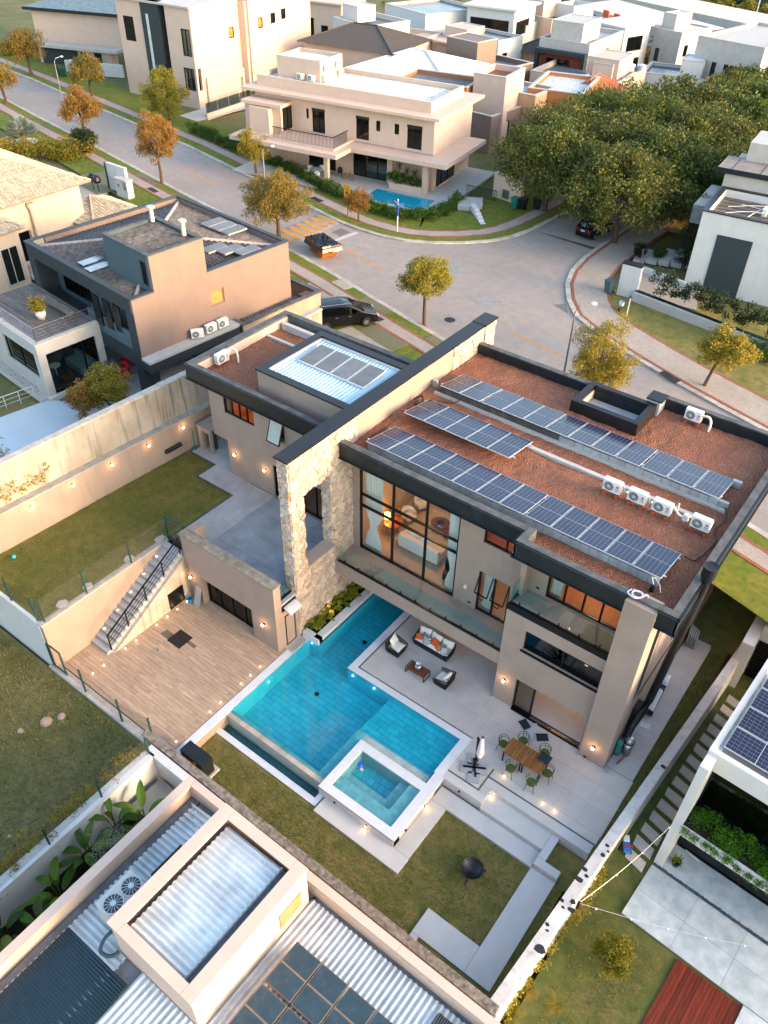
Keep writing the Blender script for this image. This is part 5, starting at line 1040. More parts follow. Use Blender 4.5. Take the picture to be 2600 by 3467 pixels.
# fire bowl
fb = empty('fire_bowl', frame(-6.12,14.72,-.62), 'large black fire bowl with a handle standing on the lawn', 'fire bowl'); m = MB(); m.lathe(-6.12,14.75,-.62,[(0,.22),(.2,.2),(.36,.32),(.44,.52),(.47,.55),(.46,.56),(.42,.5),(.3,.34),(0,.28)],28); m.obj('bowl', BLACKP, fb, smooth=True)
for a in (30,150,270): t = math.radians(a); MB().tube([(-6.12+.25*math.cos(t),14.75+.25*math.sin(t),-.35),(-6.12+.38*math.cos(t),14.75+.38*math.sin(t),-.64)],.03,6).obj('leg', BLACKP, fb)
MB().bar((-6.07,14.3,-.12),(-6.0,14.05,-.16),.09,.06).obj('handle', BLACKP, fb); MB().bar((-5.72,14.95,-.1),(-5.62,15.0,-.1),.1,.05).obj('handle', BLACKP, fb)
# spots in steps and walls, floor spots near the table
for i, (x,y,z,lb) in enumerate(((-7.2,18.95,0,'lit floor spot under the near chair of the teak table'),(-5.25,18.85,0,'lit floor spot on the patio edge, the one nearer the table'),(-4.7,18.85,0,'lit floor spot on the patio edge, the one nearer the wall'))):
    t = empty('floor_spot', frame(x,y,z), lb, 'floor spot', 'lit patio floor spots'); m = MB(); m.cyl(x,y,z,z+.02,.05,n=10); m.obj('rim', STEEL, t); m = MB(); m.lathe(x,y,z+.02,[(.03,0),(.035,.03),(0,.09)],8); m.obj('lens', SPOT, t); lamp('spot_glow', (x,y,z+.2), .25, (1,.6,.3), .04, t)
for i, (x,y,z,nx,ny,on,lb) in enumerate(((-7.3,17.9,-.12,1,0,1,'lit step light at the left end of the patio step'),(-10.6,13.66,-.3,0,-1,1,'lit niche light in the spa wall facing the mossy wall'),(-9.19,15.9,-.3,1,0,1,'lit niche light on the right side of the spa'),(-12.3,13.66,-.3,0,-1,0,'unlit niche light at the left end of the spa wall'),(-9.19,14.5,-.3,1,0,0,'unlit niche light near the front corner of the spa'),(-8.4,17.28,-.2,0,-1,0,'unlit step light below the parasol slabs'))):
    t = empty('niche_light', frame(x,y,z), lb, 'step light', 'niche lights'); MB().box(x-.04,x+.04,y-.04,y+.04,z-.04,z+.04).obj('housing', BLACKP, t)
    if on: MB().box(x+nx*.045-.02,x+nx*.045+.02,y+ny*.045-.02,y+ny*.045+.02,z-.035,z+.02).obj('lens', SPOT, t); lamp('niche_glow', (x+nx*.15,y+ny*.15,z-.05), .3, (1,.55,.25), .04, t)
# side of the house: bench, bin, cover, slabs
bn = empty('padded_bench', frame(-3.67,27), 'long white padded bench with dark straps beside the house', 'bench'); LINEN = plain('pale linen cover', '#c9c8cc', .9, var=.1, bump=.2)
MB(frame(-3.68,27.0,0,4)).box(-.2,.2,-1.2,1.2,.05,.4).obj('base', BLACKP, bn); m = MB(); pillow(m,(-3.66,26.6,.44),RZ(94),.82,.2,.1,n=8); m.obj('seat_cushion', LINEN, bn, smooth=True); m = MB(); pillow(m,(-3.72,27.85,.5),RZ(94),.38,.21,.15,n=8); m.obj('bolster', LINEN, bn, smooth=True)
MB(frame(-3.7,27.3,0,4)).box(-.21,.21,-.12,.06,.4,.56).obj('strap', BLACKP, bn); MB(frame(-3.8,26.9,0,4)).box(-.1,.06,-.3,.3,.42,.55).obj('strap', BLACKP, bn)
bi = empty('steel_bin', frame(-3.55,23.3), 'brushed steel bin with rounded lid against the house side', 'bin'); m = MB(); m.lathe(-3.55,23.3,0,[(0,0),(.2,.01),(.23,.85),(0,.85)],18); m.obj('drum', STEEL, bi, smooth=True); m = MB(); m.cyl(-3.55,23.3,.85,.93,.24,n=18); m.obj('collar', BLACKP, bi); m = MB(); m.lathe(-3.55,23.3,.93,[(.23,0),(.21,.14),(.12,.22),(0,.24)],18); m.obj('lid', STEEL, bi, smooth=True)
TEALB = plain('teal bag', '#2f8277', .5, var=.2, bump=.5, bscale=12); m = MB(); m.lathe(-3.86,23.0,.0,[(0,.0),(.14,.05),(.17,.4),(.1,.75),(.16,.95),(.05,1.05),(0,1.0)],9); m.obj('bag', TEALB, label='crumpled teal bag slumped beside the steel bin', cat='bag', smooth=True)
MB(frame(-3.5,22.8,0,-20)).bar((0,-.3,.03),(0,.3,.5),.05).obj('hand_broom', plain('brown handle', '#7d5648', .7, bump=0), label='short brown broom propped by the steel bin', cat='broom')
MB(frame(-3.45,25.2,.004,12)).box(-.22,.22,-.16,.16,0,.012).obj('inspection_cover', ALU, label='pale square inspection cover in the side path', cat='cover plate')
for i in range(5): MB(frame(-3.85+.1*i,31.25,0,8)).box(-.03,.03,-.35,.35,.02,.95-.05*i).obj('paving_slab', CONC, label=f'grey slab in the stack at the far end of the side path, {["first","second","third","fourth","fifth"][i]} from the house', cat='slab', group='stacked slabs')
# board, bucket and pipes by the stairs
MB(frame(-24.95,17.75,0,0)).add([(-.2,-.15,0),(.2,-.15,0),(.2,.2,1.15),(-.2,.2,1.15),(-.2,-.12,0),(.2,-.12,0),(.2,.23,1.15),(-.2,.23,1.15)],[(0,1,2,3),(7,6,5,4),(0,4,5,1),(3,2,6,7),(1,5,6,2),(0,3,7,4)]).obj('timber_board', CONC, label='grey board leaning on the annex wall', cat='board')
m = MB(); m.lathe(-25.45,17.65,0,[(0,0),(.13,0),(.16,.3),(.14,.3),(.1,.05),(0,.04)],12); m.obj('bucket', plain('blue bucket plastic', '#2d7fa8', .5, bump=0), label='blue bucket in the corner by the stairs', cat='bucket')
for x in (-25.62,-25.55): MB().tube([(x,17.92,.1),(x,17.92,2.6)],.02,6).obj('drain_pipe', STEEL, label='thin steel pipe down the annex corner, '+('left one' if x < -25.6 else 'right one'), cat='pipe')
m = MB(); m.lathe(-32.1,12.6,2.98,[(0,0),(.08,.03),(.11,.11),(.08,.19),(0,.22)],12); m.obj('football', plain('turquoise ball', '#2fa6b0', .5, bump=0), label='small turquoise ball on the upper lawn', cat='ball', smooth=True)
for i, (x, y) in enumerate(((-27.62,12.15),(-27.6,13.6),(-27.6,16.1),(-27.55,18.0))):
    P = [(x+R.uniform(.16,.28)*math.cos(t), y+R.uniform(.2,.34)*math.sin(t)) for t in [k*math.pi/3 for k in range(6)]]; MB().prism(P,2.95,3.06).obj('post_footing', PALE, label=f'pale concrete footing by the upper lawn fence, {["first","second","third","fourth"][i]} from the left', cat='footing', group='concrete footings')
# ------------------------------------------------------------------ living room behind the big window
so = empty('white_sofa', frame(-16.3,25.5,3.21), 'long white sofa with its back to the big window', 'sofa'); MB().box(-17.5,-15.15,25.05,25.95,3.26,3.62).obj('seat', CUSH, so); MB().box(-17.5,-15.15,25.02,25.3,3.4,4.05).obj('backrest', CUSH, so); MB().box(-15.35,-15.12,25.05,25.95,3.4,3.85).obj('arm', CUSH, so); MB().box(-17.55,-17.35,25.05,25.95,3.4,3.85).obj('arm', CUSH, so)
for x in (-16.9,-16.2): m = MB(); pillow(m,(x,25.42,4.02),RX(75),.32,.2,.09); m.obj('back_cushion', CUSH, so, smooth=True)
def tub(x, y, a, lb):
    t = empty('tub_chair', frame(x,y,3.21,a), lb, 'armchair', 'cream tub chairs'); f_ = frame(x,y,3.21,a); m = MB(f_); m.box(-.28,.28,-.28,.28,.3,.45); m.obj('seat', CUSH, t); b = MB(f_); k = 10; vs = []
    for i in range(k+1): th = math.radians(-20+220*i/k); z = .62+.18*math.sin(max(0,th)); vs += [(.3*math.cos(th),.3*math.sin(th),.3),(.36*math.cos(th),.36*math.sin(th),z),(.41*math.cos(th),.41*math.sin(th),z),(.37*math.cos(th),.37*math.sin(th),.3)]
    b.add(vs,[(4*i+q,4*i+(q+1) % 4,4*i+4+(q+1) % 4,4*i+4+q) for i in range(k) for q in range(4)]); b.obj('back_shell', CUSH, t, smooth=True)
    for sx in (-.22,.22):
        for sy in (-.22,.22): MB(f_).tube([(sx,sy,.3),(sx*1.2,sy*1.2,0)],.02,6).obj('leg', WALNUT, t)
tub(-18.2,26.9,75,'cream tub chair behind the glass, nearer the sofa'); tub(-18.25,28.1,60,'cream tub chair behind the glass, farther from the sofa')
def rtable(x, y, r, h, mat, lb, legs=3, z0=3.21):
    t = empty('round_table', frame(x,y,z0), lb, 'table'); m = MB(); m.cyl(x,y,z0+h-.04,z0+h,r,n=24); m.obj('table_top', mat, t)
    for i in range(legs): a = 2*math.pi*i/legs; MB().tube([(x+.5*r*math.cos(a),y+.5*r*math.sin(a),z0+h-.04),(x+.75*r*math.cos(a),y+.75*r*math.sin(a),z0)],.025,6).obj('leg', mat, t)
ORW = plain('orange stained wood', '#a8501c', .4, var=.1, bump=0)
rtable(-18.45,25.85,.5,.55,ORW,'round orange wood table holding the lit lamp'); rtable(-16.6,27.45,.5,.4,plain('brown red lacquer', '#6e3a24', .35, bump=0),'low brown red coffee table with a dark bowl'); rtable(-15.95,27.2,.28,.35,bpy.data.materials['brown red lacquer'],'small brown red side table beside the coffee table')
m = MB(); m.lathe(-16.6,27.45,3.61,[(0,.01),(.12,.02),(.18,.09),(.16,.09),(.1,.04),(0,.03)],16); m.obj('dark_bowl', BLACKP, label='dark bowl on the brown red coffee table', cat='bowl')
tl = empty('table_lamp', frame(-18.75,25.72,3.76), 'lit orange table lamp behind the big window', 'table lamp'); m = MB(); m.cyl(-18.75,25.72,3.76,3.95,.05); m.obj('lamp_base', BLACKP, tl); m = MB(); m.lathe(-18.75,25.72,3.95,[(.15,0),(.15,.3),(.148,.3),(.148,0)],18); m.obj('lamp_shade', emit('orange lamp shade', (1,.36,.07), 4), tl); lamp('table_light', (-18.75,25.72,4.1), 10, (1,.5,.18), .1, tl)
MB(frame(-14.2,24.75,3.21,20)).box(-.3,.3,-.3,.3,.1,.5).box(-.3,.3,.2,.34,.5,1.0).obj('dark_armchair', BLACKP, label='dark armchair at the right end of the big window', cat='armchair')
MB(frame(-15.4,26.2,3.214,0)).box(-2.6,.9,-.9,2.4,0,.006).obj('rug', plain('pale rug', '#b5aa9c', .95, var=.08, bump=.3), label='pale rug under the coffee table behind the glass', cat='rug')
def curtain(x0, x1, y, z0, z1, tie, lb):
    k = 26; n_ = 14; vs = []
    for j in range(n_+1):
        z = z0+(z1-z0)*j/n_; pin = math.exp(-((z-tie)/.55)**2)*.62 if tie else 0; cx = (x0+x1)/2+(0)
        for i in range(k+1):
            u = i/k; x = cx+(x0+(x1-x0)*u-cx)*(1-pin); vs.append((x, y+.05*math.sin(u*math.pi*14)*(1-.5*pin), z))
    m = MB(); m.add(vs,[(j*(k+1)+i,j*(k+1)+i+1,(j+1)*(k+1)+i+1,(j+1)*(k+1)+i) for j in range(n_) for i in range(k)]); return m.obj('curtain', CURT, label=lb, cat='curtain', group='white curtains', smooth=True)
curtain(-18.95,-17.9,24.15,3.22,8.7,4.6,'tied white curtain at the left end of the big window'); curtain(-14.1,-13.35,24.15,3.22,8.7,4.5,'tied white curtain at the right end of the big window'); curtain(-12.0,-11.45,24.15,3.22,5.7,None,'white curtain inside the narrow balcony door'); curtain(-8.7,-8.2,23.85,6.5,8.9,None,'pale curtain inside the upper balcony sliding door')
MB().box(-7.9,-6.6,22.75,22.85,1.55,2.2).obj('television', BLACKP, label='black screen hanging inside the open patio door', cat='screen')
# ------------------------------------------------------------------ dark house on the left
DO = frame(-38.1,26.4,0,-5.45)
DH = empty('dark_house', DO, 'dark slate and brown house with weathered corrugated roof and framed balcony', 'house')
def dbx(name, mat, *B): bxs(name, mat, DH, *B, m=DO)
w = MB(DO); w.wall('y',-.25,0,0.0,12.25,5.2,9.72,[(5.55,6.6,7.42,8.42)]); w.wall('y',-.24,-.01,6.9,12.2,3.0,5.2); w.wall('x',12.0,12.25,-12.0,-.25,3,9.7); w.wall('y',-12.1,-11.85,1.3,12,3,9.7); w.obj('side_wall', BROWNW, DH)
w = MB(DO); w.box(-12.1,-.26,-.02,.35,8.85,9.74).box(-12.1,-11.3,-.02,1.3,3.2,8.85).box(-.85,-.02,-.02,1.0,3.2,8.85).box(-12.1,-.03,-.02,1.3,5.2,6.2); w.obj('balcony_frame', DARKW, DH)
TEALW = plain('slate blue wall', '#44565c', .7, var=.15, scale=1, bump=.1)
w = MB(DO); w.wall('x',1.3,1.5,-11.3,-.85,6.2,8.9,[(-10.6,-7.2,6.55,8.3)]); w.obj('recess_wall', TEALW, DH); window(DH,'x',1.35,-10.6,-7.2,6.55,8.3,(-9.2,-8.6),gl=GLASS_D,m=DO)
MB(DO).box(-11.3,-.85,.35,1.3,8.75,8.85).obj('recess_ceiling', DARKW, DH); MB(DO).box(-5.6,-.85,.0,.12,6.2,7.4).obj('recess_rail_wall', TEALW, DH)
for i, a in enumerate((-4.5,-3.4,-2.4)): MB(DO).box(a,a+.75,-.1+.05*i,-.02+.05*i,6.75+.1*i,8.75).obj('shade_blade', BLACK, DH)
dbx('roof_coping', plain('worn dark coping', '#3d4347', .7, var=.3, bump=.2), (-12.15,-.3,-.06,.3,9.74,9.82),(-.3,.04,-.06,1.6,9.74,9.82),(-.3,.04,5.5,12.3,9.74,9.82),(-12.15,-.3,12.0,12.3,9.74,9.82),(-12.15,-11.85,.3,12,9.74,9.82))
# hipped corrugated roof: two sheets of fields either side of the hips
def fields(parent, m, p0, eu, ev, n, pitch, amp, mat, kind='round'):
    eu = Vector(eu)/n
    for i in range(n): MB(m).sheet(Vector(p0)+eu*i,eu*1.0,ev,pitch,amp,kind=kind).obj('roof_sheet', mat, parent)
def trifield(parent, m, quad, n, pitch, amp, mat):
    """corrugated sheets on a trapezoid slope: quad = eave a, eave b, top b, top a; ribs run up the slope"""
    ea, eb, tb, ta = [Vector(q) for q in quad]
    nn = (eb-ea).cross(ta-ea).normalized(); nn = nn if nn.z > 0 else -nn
    up = (ta-ea); d = (eb-ea).normalized(); up = (up-d*up.dot(d)); H = up.length; k = round((eb-ea).length/pitch); per = max(1, k//n)
    a0 = (ta-ea).dot(d); b0 = (tb-ea).dot(d); L_ = (eb-ea).length
    for s in range(0, k, per):
        mb = MB(m); vs = []
        for i in range(s*6, min(k, s+per)*6+1):
            x = L_*i/(6*k); h = .5-.5*math.cos(2*math.pi*i/6)
            f = 1.0
            if a0 > 1e-4 and x < a0: f = x/a0
            if b0 < L_-1e-4 and x > b0: f = min(f, (L_-x)/(L_-b0))
            q = ea+d*x+nn*amp*h; vs += [q, q+up*max(f,.001)]
        mb.add(vs, [(2*i,2*i+2,2*i+3,2*i+1) for i in range(len(vs)//2-1)]); mb.obj('roof_sheet', mat, parent)
A_, B_, C_, D_ = (-11.8,.3,9.35),(-.3,.3,9.35),(-.3,12,9.35),(-11.8,12,9.35); r1, r2 = (-8.4,4.3,10.15),(-4.0,8.4,10.15)
trifield(DH, DO, (A_,B_,(-6.0,6.15,10.15),(-6.2,6.15,10.15)), 4, .26, .10, FIBRE); trifield(DH, DO, (B_,C_,(-6.0,6.25,10.15),(-6.0,6.05,10.15)), 4, .26, .10, FIBRE); trifield(DH, DO, (C_,D_,(-6.2,6.15,10.15),(-6.0,6.15,10.15)), 4, .26, .10, FIBRE); trifield(DH, DO, (D_,A_,(-6.2,6.05,10.15),(-6.2,6.25,10.15)), 4, .26, .10, FIBRE)
RIDGE = plain('pale ridge mortar', '#a89a92', .9, var=.3, scale=4, bump=.6)
for p in (A_, B_, C_, D_): MB(DO).tube([(p[0],p[1],p[2]+.06),(-6.1,6.15,10.22)],.12,8).obj('ridge_cap', RIDGE, DH)
dbx('pale_sheet', RUSTW, (-7.1,-6.4,.8,2.9,9.62,9.66),(-6.0,-5.3,.6,2.6,9.62,9.66))
# roof box
bw = MB(DO); bw.wall('y',-.25,0.002,1.6,5.5,9.6,11.9); bw.obj('roof_box_wall', BROWNW, DH); bw = MB(DO); bw.wall('x',1.6,1.8,-4.75,-.25,9.4,11.9,[(-1.1,-.45,9.9,11.4)]).wall('x',5.3,5.5,-4.75,-.25,9.4,11.9).wall('y',-4.75,-4.55,1.8,5.3,9.4,11.9); bw.obj('roof_box_wall', TEALW, DH)
MB(DO).box(-1.1,-.45,1.7,1.74,9.9,11.4).obj('louvre_door', BLACK, DH)
dbx('roof_coping', PARA, (-4.8,.03,1.55,1.85,11.9,11.97),(-4.8,.03,5.25,5.55,11.9,11.97),(-4.8,-4.5,1.85,5.25,11.9,11.97),(-.27,.03,1.85,5.25,11.9,11.97)); fields(DH, DO, (-4.5,1.85,11.62),(4.25,0,0),(0,3.4,.12),4,.26,.10,FIBRE)
for (a, b, c) in ((-4.3,4.95,PALE),(-1.15,5.0,PALE)): m = MB(DO); m.cyl(a,b,11.9,12.75,.14,n=12); m.cyl(a,b,12.75,12.85,.26,n=12); m.obj('chimney', c, DH)
for i, (a, b) in enumerate(((-6.3,9.9),(-5.3,9.95),(-4.3,10.0),(-3.0,7.3),(-2.1,7.9),(-1.2,8.6))):
    m = MB(DO @ frame(a,b,9.78+.08*(i < 3),0)); t = empty('solar_collector', DO @ frame(a,b,9.8), f'grimy solar water collector on the dark house roof, {["first","second","third","fourth","fifth","sixth"][i]} of six from the back left', 'solar collector', 'collectors on the dark house roof'); m.box(0,.9,0,1.6,-.05,.05); m.obj('frame', RIDGE, t); m = MB(DO @ frame(a,b,9.78+.08*(i < 3),0)); m.box(.04,.86,.04,.78,.05,.056); m.obj('collector_face', COLL, t); m = MB(DO @ frame(a,b,9.78+.08*(i < 3),0)); m.box(.04,.86,.82,1.56,.05,.056); m.obj('collector_face', COLL, t)
# concrete ledge with three condensers, carport
MB(DO).box(.004,.85,-.05,7.0,5.82,5.98).obj('ledge', PALE, DH); MB(DO).box(.0,.84,-.04,7.0,5.2,5.815).obj('ledge_face', DARKW, DH)
window(DH,'y',-.1,5.55,6.6,7.42,8.42,(),mat=BROWNW,gl=plain('lit frosted pane', '#a8834c', .3, bump=0),m=DO)
bw = MB(DO); bw.box(.86,1.0,7.1,14.1,3,5.9).box(-2.1,.86,13.95,14.1,3,5.9); bw.obj('carport_wall', plain('patchy plaster', '#a98f7c', .9, var=.3, scale=1, bump=.3, streak=.3), DH); dbx('carport_coping', PARA, (.75,1.1,7.0,14.2,5.9,6.0),(-2.2,.75,13.8,14.2,5.9,6.0),(-.0,.75,7.0,7.25,5.9,6.0)); fields(DH, DO, (.05,7.3,5.75),(0,5.3,0),(.7,0,-.1),5,.26,.09,FIBRE)
MB(DO).box(.02,.74,12.9,13.78,5.5,5.8).obj('roof_tray', GRAVEL, DH)
# front box with timber terrace
bw = MB(DO); bw.wall('y',-4.75,-4.45,-4.4,-.02,3.2,6.75,[(-3.9,-.5,3.2,6.0)]).wall('x',-4.4,-4.1,-12.5,-4.75,-1,6.75,[(-8.9,-5.0,4.3,6.0),(-8.9,-5.2,.4,2.6)]); bw.box(-12.5,-4.46,-4.39,-.02,6.55,6.74); bw.obj('terrace_box_wall', PALE, DH)
window(DH,'y',-4.6,-3.9,-.5,3.2,6.0,(-1.4,),gl=GLASS_T,m=DO,bar=.09); window(DH,'x',-4.25,-8.9,-5.0,4.3,6.0,(-7.0,),gl=GLASS_T,m=DO); room(DH,-9,-4.9,-4,-.1,3.22,6.5,DARKIN,TEALW,m=DO,skip='SE')
window(DH,'x',-4.25,-8.9,-5.2,.4,2.6,(-7.0,),gl=GLASS_D,m=DO); MB(DO).box(-12.5,-4.45,-5.0,-4.4,3.0,3.2).obj('side_gallery', PALE, DH)
for z in (3.5,3.8,4.1): MB(DO).bar((-12.5,-4.95,z),(-4.5,-4.95,z),.025).obj('gallery_rail', STEEL, DH)
dbx('terrace_coping', PALE, (-12.5,-4.4,-4.45,-4.1,6.75,6.84),(-4.75,-4.4,-4.1,-.02,6.75,6.84))
db = MB(DO).box(-12.4,-4.8,-4.05,-.05,6.74,6.76).obj('terrace_boards', GREYWOOD, DH)
for i in range(26): MB(DO).box(-12.4,-4.78,-4.06+i*.155,-4.06+i*.155+.145,6.762,6.80+R.uniform(-.004,.004)).obj('board', GREYWOOD, db)
def rails(parent, m, pts, z, hs=(1.0,.8,.6,.4,.2), mat=STEEL, n=2):
    for a, b in zip(pts, pts[1:]):
        for h in hs: MB(m).bar((*a,z+h),(*b,z+h),.035 if h == hs[0] else .018).obj('rail', mat, parent)
        for i in range(n+1): q = Vector(a).lerp(Vector(b), i/n); MB(m).bar((q.x,q.y,z),(q.x,q.y,z+hs[0]),.035).obj('rail_post', mat, parent)
rails(DH, DO, [(-12.4,-4.2),(-4.6,-4.2),(-4.6,-.1)], 6.8)
bc = empty('timber_bench', DO @ frame(-7.7,-.9,6.8), 'long weathered timber bench on the roof terrace', 'bench'); MB(DO).box(-9.5,-5.9,-1.25,-.75,7.15,7.27).obj('seat', GREYWOOD, bc)
for a in (-9.1,-6.3): MB(DO).box(a,a+.25,-1.2,-.8,6.8,7.15).obj('leg', GREYWOOD, bc)
# patio below: floor slabs, table, red chairs, laundry
MB(DO).box(-12,1.0,-.9,12,2.9,3.2).obj('patio_floor', CONC, DH); MB(DO).box(-4.45,-4.2,-4.5,-.9,2.9,3.22).obj('patio_edge', WHITE, DH); MB(DO).box(-4.2,-1,-.95,-.88,2.9,3.22).obj('patio_edge', WHITE, DH)
MB(DO).box(-4.4,-.3,5,5.2,3.2,5.2).obj('patio_back_wall', DARKW, DH)
tb = empty('stone_table', DO @ frame(-.2,1.3,3.2), 'grey stone table under the dark house overhang', 'table'); MB(DO).box(-.9,.7,.6,1.8,3.88,3.96).obj('table_top', CONC, tb); MB(DO).box(-.8,-.6,.7,1.7,3.2,3.88).obj('leg', CONC, tb); MB(DO).box(.45,.65,.7,1.7,3.2,3.88).obj('leg', CONC, tb)
REDP = plain('red plastic', '#b3211d', .45, bump=0); BRNC = plain('brown leather', '#8a4a24', .6, bump=.1)
def tubchair(m, mat, label, cat='chair', group=None, s=1.0):
    t = empty('tub_armchair', m, label, cat, group); b = MB(m); b.lathe(0,0,0,[(.16*s,.38),(.24*s,.42),(.30*s,.74),(.28*s,.74),(.22*s,.46),(0,.44)],14); b.obj('shell', mat, t, smooth=True)
    for a in (45,135,225,315): q = math.radians(a); MB(m).tube([(.17*math.cos(q),.17*math.sin(q),.4),(.25*math.cos(q),.25*math.sin(q),0)],.02,5).obj('leg', mat, t)
for (a, b, mt, lb) in ((-3.9,.9,REDP,'red tub chair by the laundry under the dark house'),(-3.2,.5,REDP,'red tub chair in front of the pale board, middle one'),(-2.6,.0,REDP,'red tub chair half behind the golden shrub'),(.9,2.3,REDP,'red tub chair at the far end of the stone table'),(.6,.4,BRNC,'brown chair at the near side of the stone table'),(-1.2,.9,REDP,'red tub chair at the left end of the stone table')): tubchair(DO @ frame(a,b,3.2), mt, lb, group='chairs under the dark house')
MB(DO).box(-4.2,-2.6,1.6,1.7,3.3,4.1).obj('timber_board', plain('tan board', '#8f8468', .8), label='tan board standing behind the red tub chairs', cat='board')
lr = empty('laundry_rack', DO @ frame(-4.7,-.3,3.2), 'folding rack hung with pale laundry beside the glass doors', 'laundry rack')
CL = [plain('laundry '+n, c, .9, var=.25, scale=9, bump=.2) for n, c in (('white','#c9c6c2'),('blue','#6f8ea6'),('pink','#b06a72'),('print','#3a4450'))]
MB(DO).bar((-5.2,-.9,4.1),(-4.3,.5,4.1),.02).bar((-4.8,-1.1,4.1),(-3.9,.3,4.1),.02).bar((-4.9,-.8,3.2),(-4.3,.1,4.1),.02).bar((-4.3,.1,3.2),(-4.9,-.8,4.1),.02).obj('rack_frame', STEEL, lr)
for i in range(9):
    a = -5.1+i*.1; b = -.75+i*.14; m = MB(DO); k = []
    for j in range(7):
        for q in (0,1): k.append((a+.5*q+.03*math.sin(j*2.1+i), b-.15*q+.04*math.sin(j+i*2), 4.12-.09*j*(1 if q else .8)))
    m.add(k,[(2*j,2*j+1,2*j+3,2*j+2) for j in range(6)]); m.obj('cloth', CL[(0,1,2,0,1,0,0,1,3)[i]], lr, smooth=True)
l2 = empty('clothes_rail', DO @ frame(-4.6,1.6,3.2), 'dark patterned clothes hanging on a rail under the overhang', 'clothes rail')
for i in range(7): m = MB(DO); x = -5.2+i*.2; m.add([(x,1.3,4.9),(x+.16,1.6,4.95),(x+.15,1.62,4.1),(x-.02,1.25,4.05)],[(0,1,2,3)]); m.obj('garment', CL[3 if i % 3 else 2], l2)
cc = empty('timber_chair', DO @ frame(-5.1,-2.7,3.22), 'brown timber armchair in front of the glass box', 'chair'); MB(DO).box(-5.45,-4.8,-3.0,-2.4,3.55,3.62).obj('seat', BRNC, cc); MB(DO).box(-5.45,-4.8,-2.45,-2.38,3.6,4.05).obj('backrest', BRNC, cc)
for a in (-5.42,-4.85):
    for b in (-2.97,-2.43): MB(DO).bar((a,b,3.22),(a,b,3.55),.04).obj('leg', WALNUT, cc)
wt = empty('white_table', DO @ frame(-6.4,-2.7,3.22), 'small round white pedestal table behind the glass', 'table'); m = MB(DO); m.cyl(-6.4,-2.7,3.95,3.98,.38,n=18); m.obj('table_top', ACW, wt); m = MB(DO); m.cyl(-6.4,-2.7,3.22,3.95,.04); m.obj('pedestal', ACW, wt)
MB(DO).box(-7.2,-5.2,-1.6,-.7,3.25,3.7).box(-7.2,-5.2,-.8,-.55,3.7,4.1).obj('pale_sofa', plain('pale teal sofa', '#8fa9a5', .9), label='pale sofa inside the glass box of the dark house', cat='sofa')
for i, b in enumerate((3.95,4.95,5.9)): place_ac_later = (DO @ frame(.45,b,5.98,90 if i else 70))
# forecourt slab beyond the wall
MB().add([(-60,12,3.05),(-33.8,12,3.05),(-33.0,26,3.05),(-38,26.0,3.05),(-43,22.2,3.05),(-43.6,19,3.05),(-60,16,3.05)],[tuple(range(7))]).obj('forecourt', plain('pale forecourt paint', '#b3bcc0', .7, var=.1, scale=.6, bump=.1), kind='structure')
fc_ = empty('steel_railing', frame(-45,19,3.05), 'white steel railing at the edge of the pale forecourt', 'railing'); rails(fc_, ID, [(-49,17.2),(-44.2,19.2),(-43.7,21.9)], 3.05, (.9,.6,.3), ALU, 3)
# ------------------------------------------------------------------ tile roofed house at the left edge
TH = empty('tile_roof_house', frame(-64,35,3), 'peach rendered house with pale barrel tile hip roof', 'house')
PEACH = plain('peach render', '#cdb49c', .8, var=.08, bump=.1, streak=.06); TILE = plain('pale barrel tile', '#b9aa92', .85, var=.25, scale=4, bump=.3, rv=.22, col2='#8f8676')
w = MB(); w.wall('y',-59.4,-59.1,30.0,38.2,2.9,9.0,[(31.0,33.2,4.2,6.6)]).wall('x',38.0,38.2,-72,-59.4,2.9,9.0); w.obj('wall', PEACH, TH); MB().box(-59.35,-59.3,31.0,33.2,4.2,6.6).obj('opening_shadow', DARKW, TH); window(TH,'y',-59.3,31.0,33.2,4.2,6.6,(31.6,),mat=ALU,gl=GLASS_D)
MB().box(-66,-57.0,28.0,31.0,2.9,8.0).obj('front_wing', PEACH, TH); window(TH,'y',-56.97,29.2,30.6,4.0,6.8,(29.9,),mat=ALU,gl=GLASS_D)
def tile_mesh(w_, l_):
    m = MB(); k = 6; vs = []
    for t in (0,1):
        for i in range(k+1): u = i/k; z = .055*math.sin(math.pi*min(1,u/.62)) if u < .62 else -.012*math.sin(math.pi*(u-.62)/.38); vs.append((u*w_, t*l_*1.06, z+(.035 if t == 0 else 0)))
    m.add(vs,[(i,i+1,k+1+i+1,k+1+i) for i in range(k)]+[tuple(range(k+1))[::-1]]); return m
TMESH = tile_mesh(.30,.42).mesh('roof_tile'); TMESH.materials.append(TILE)
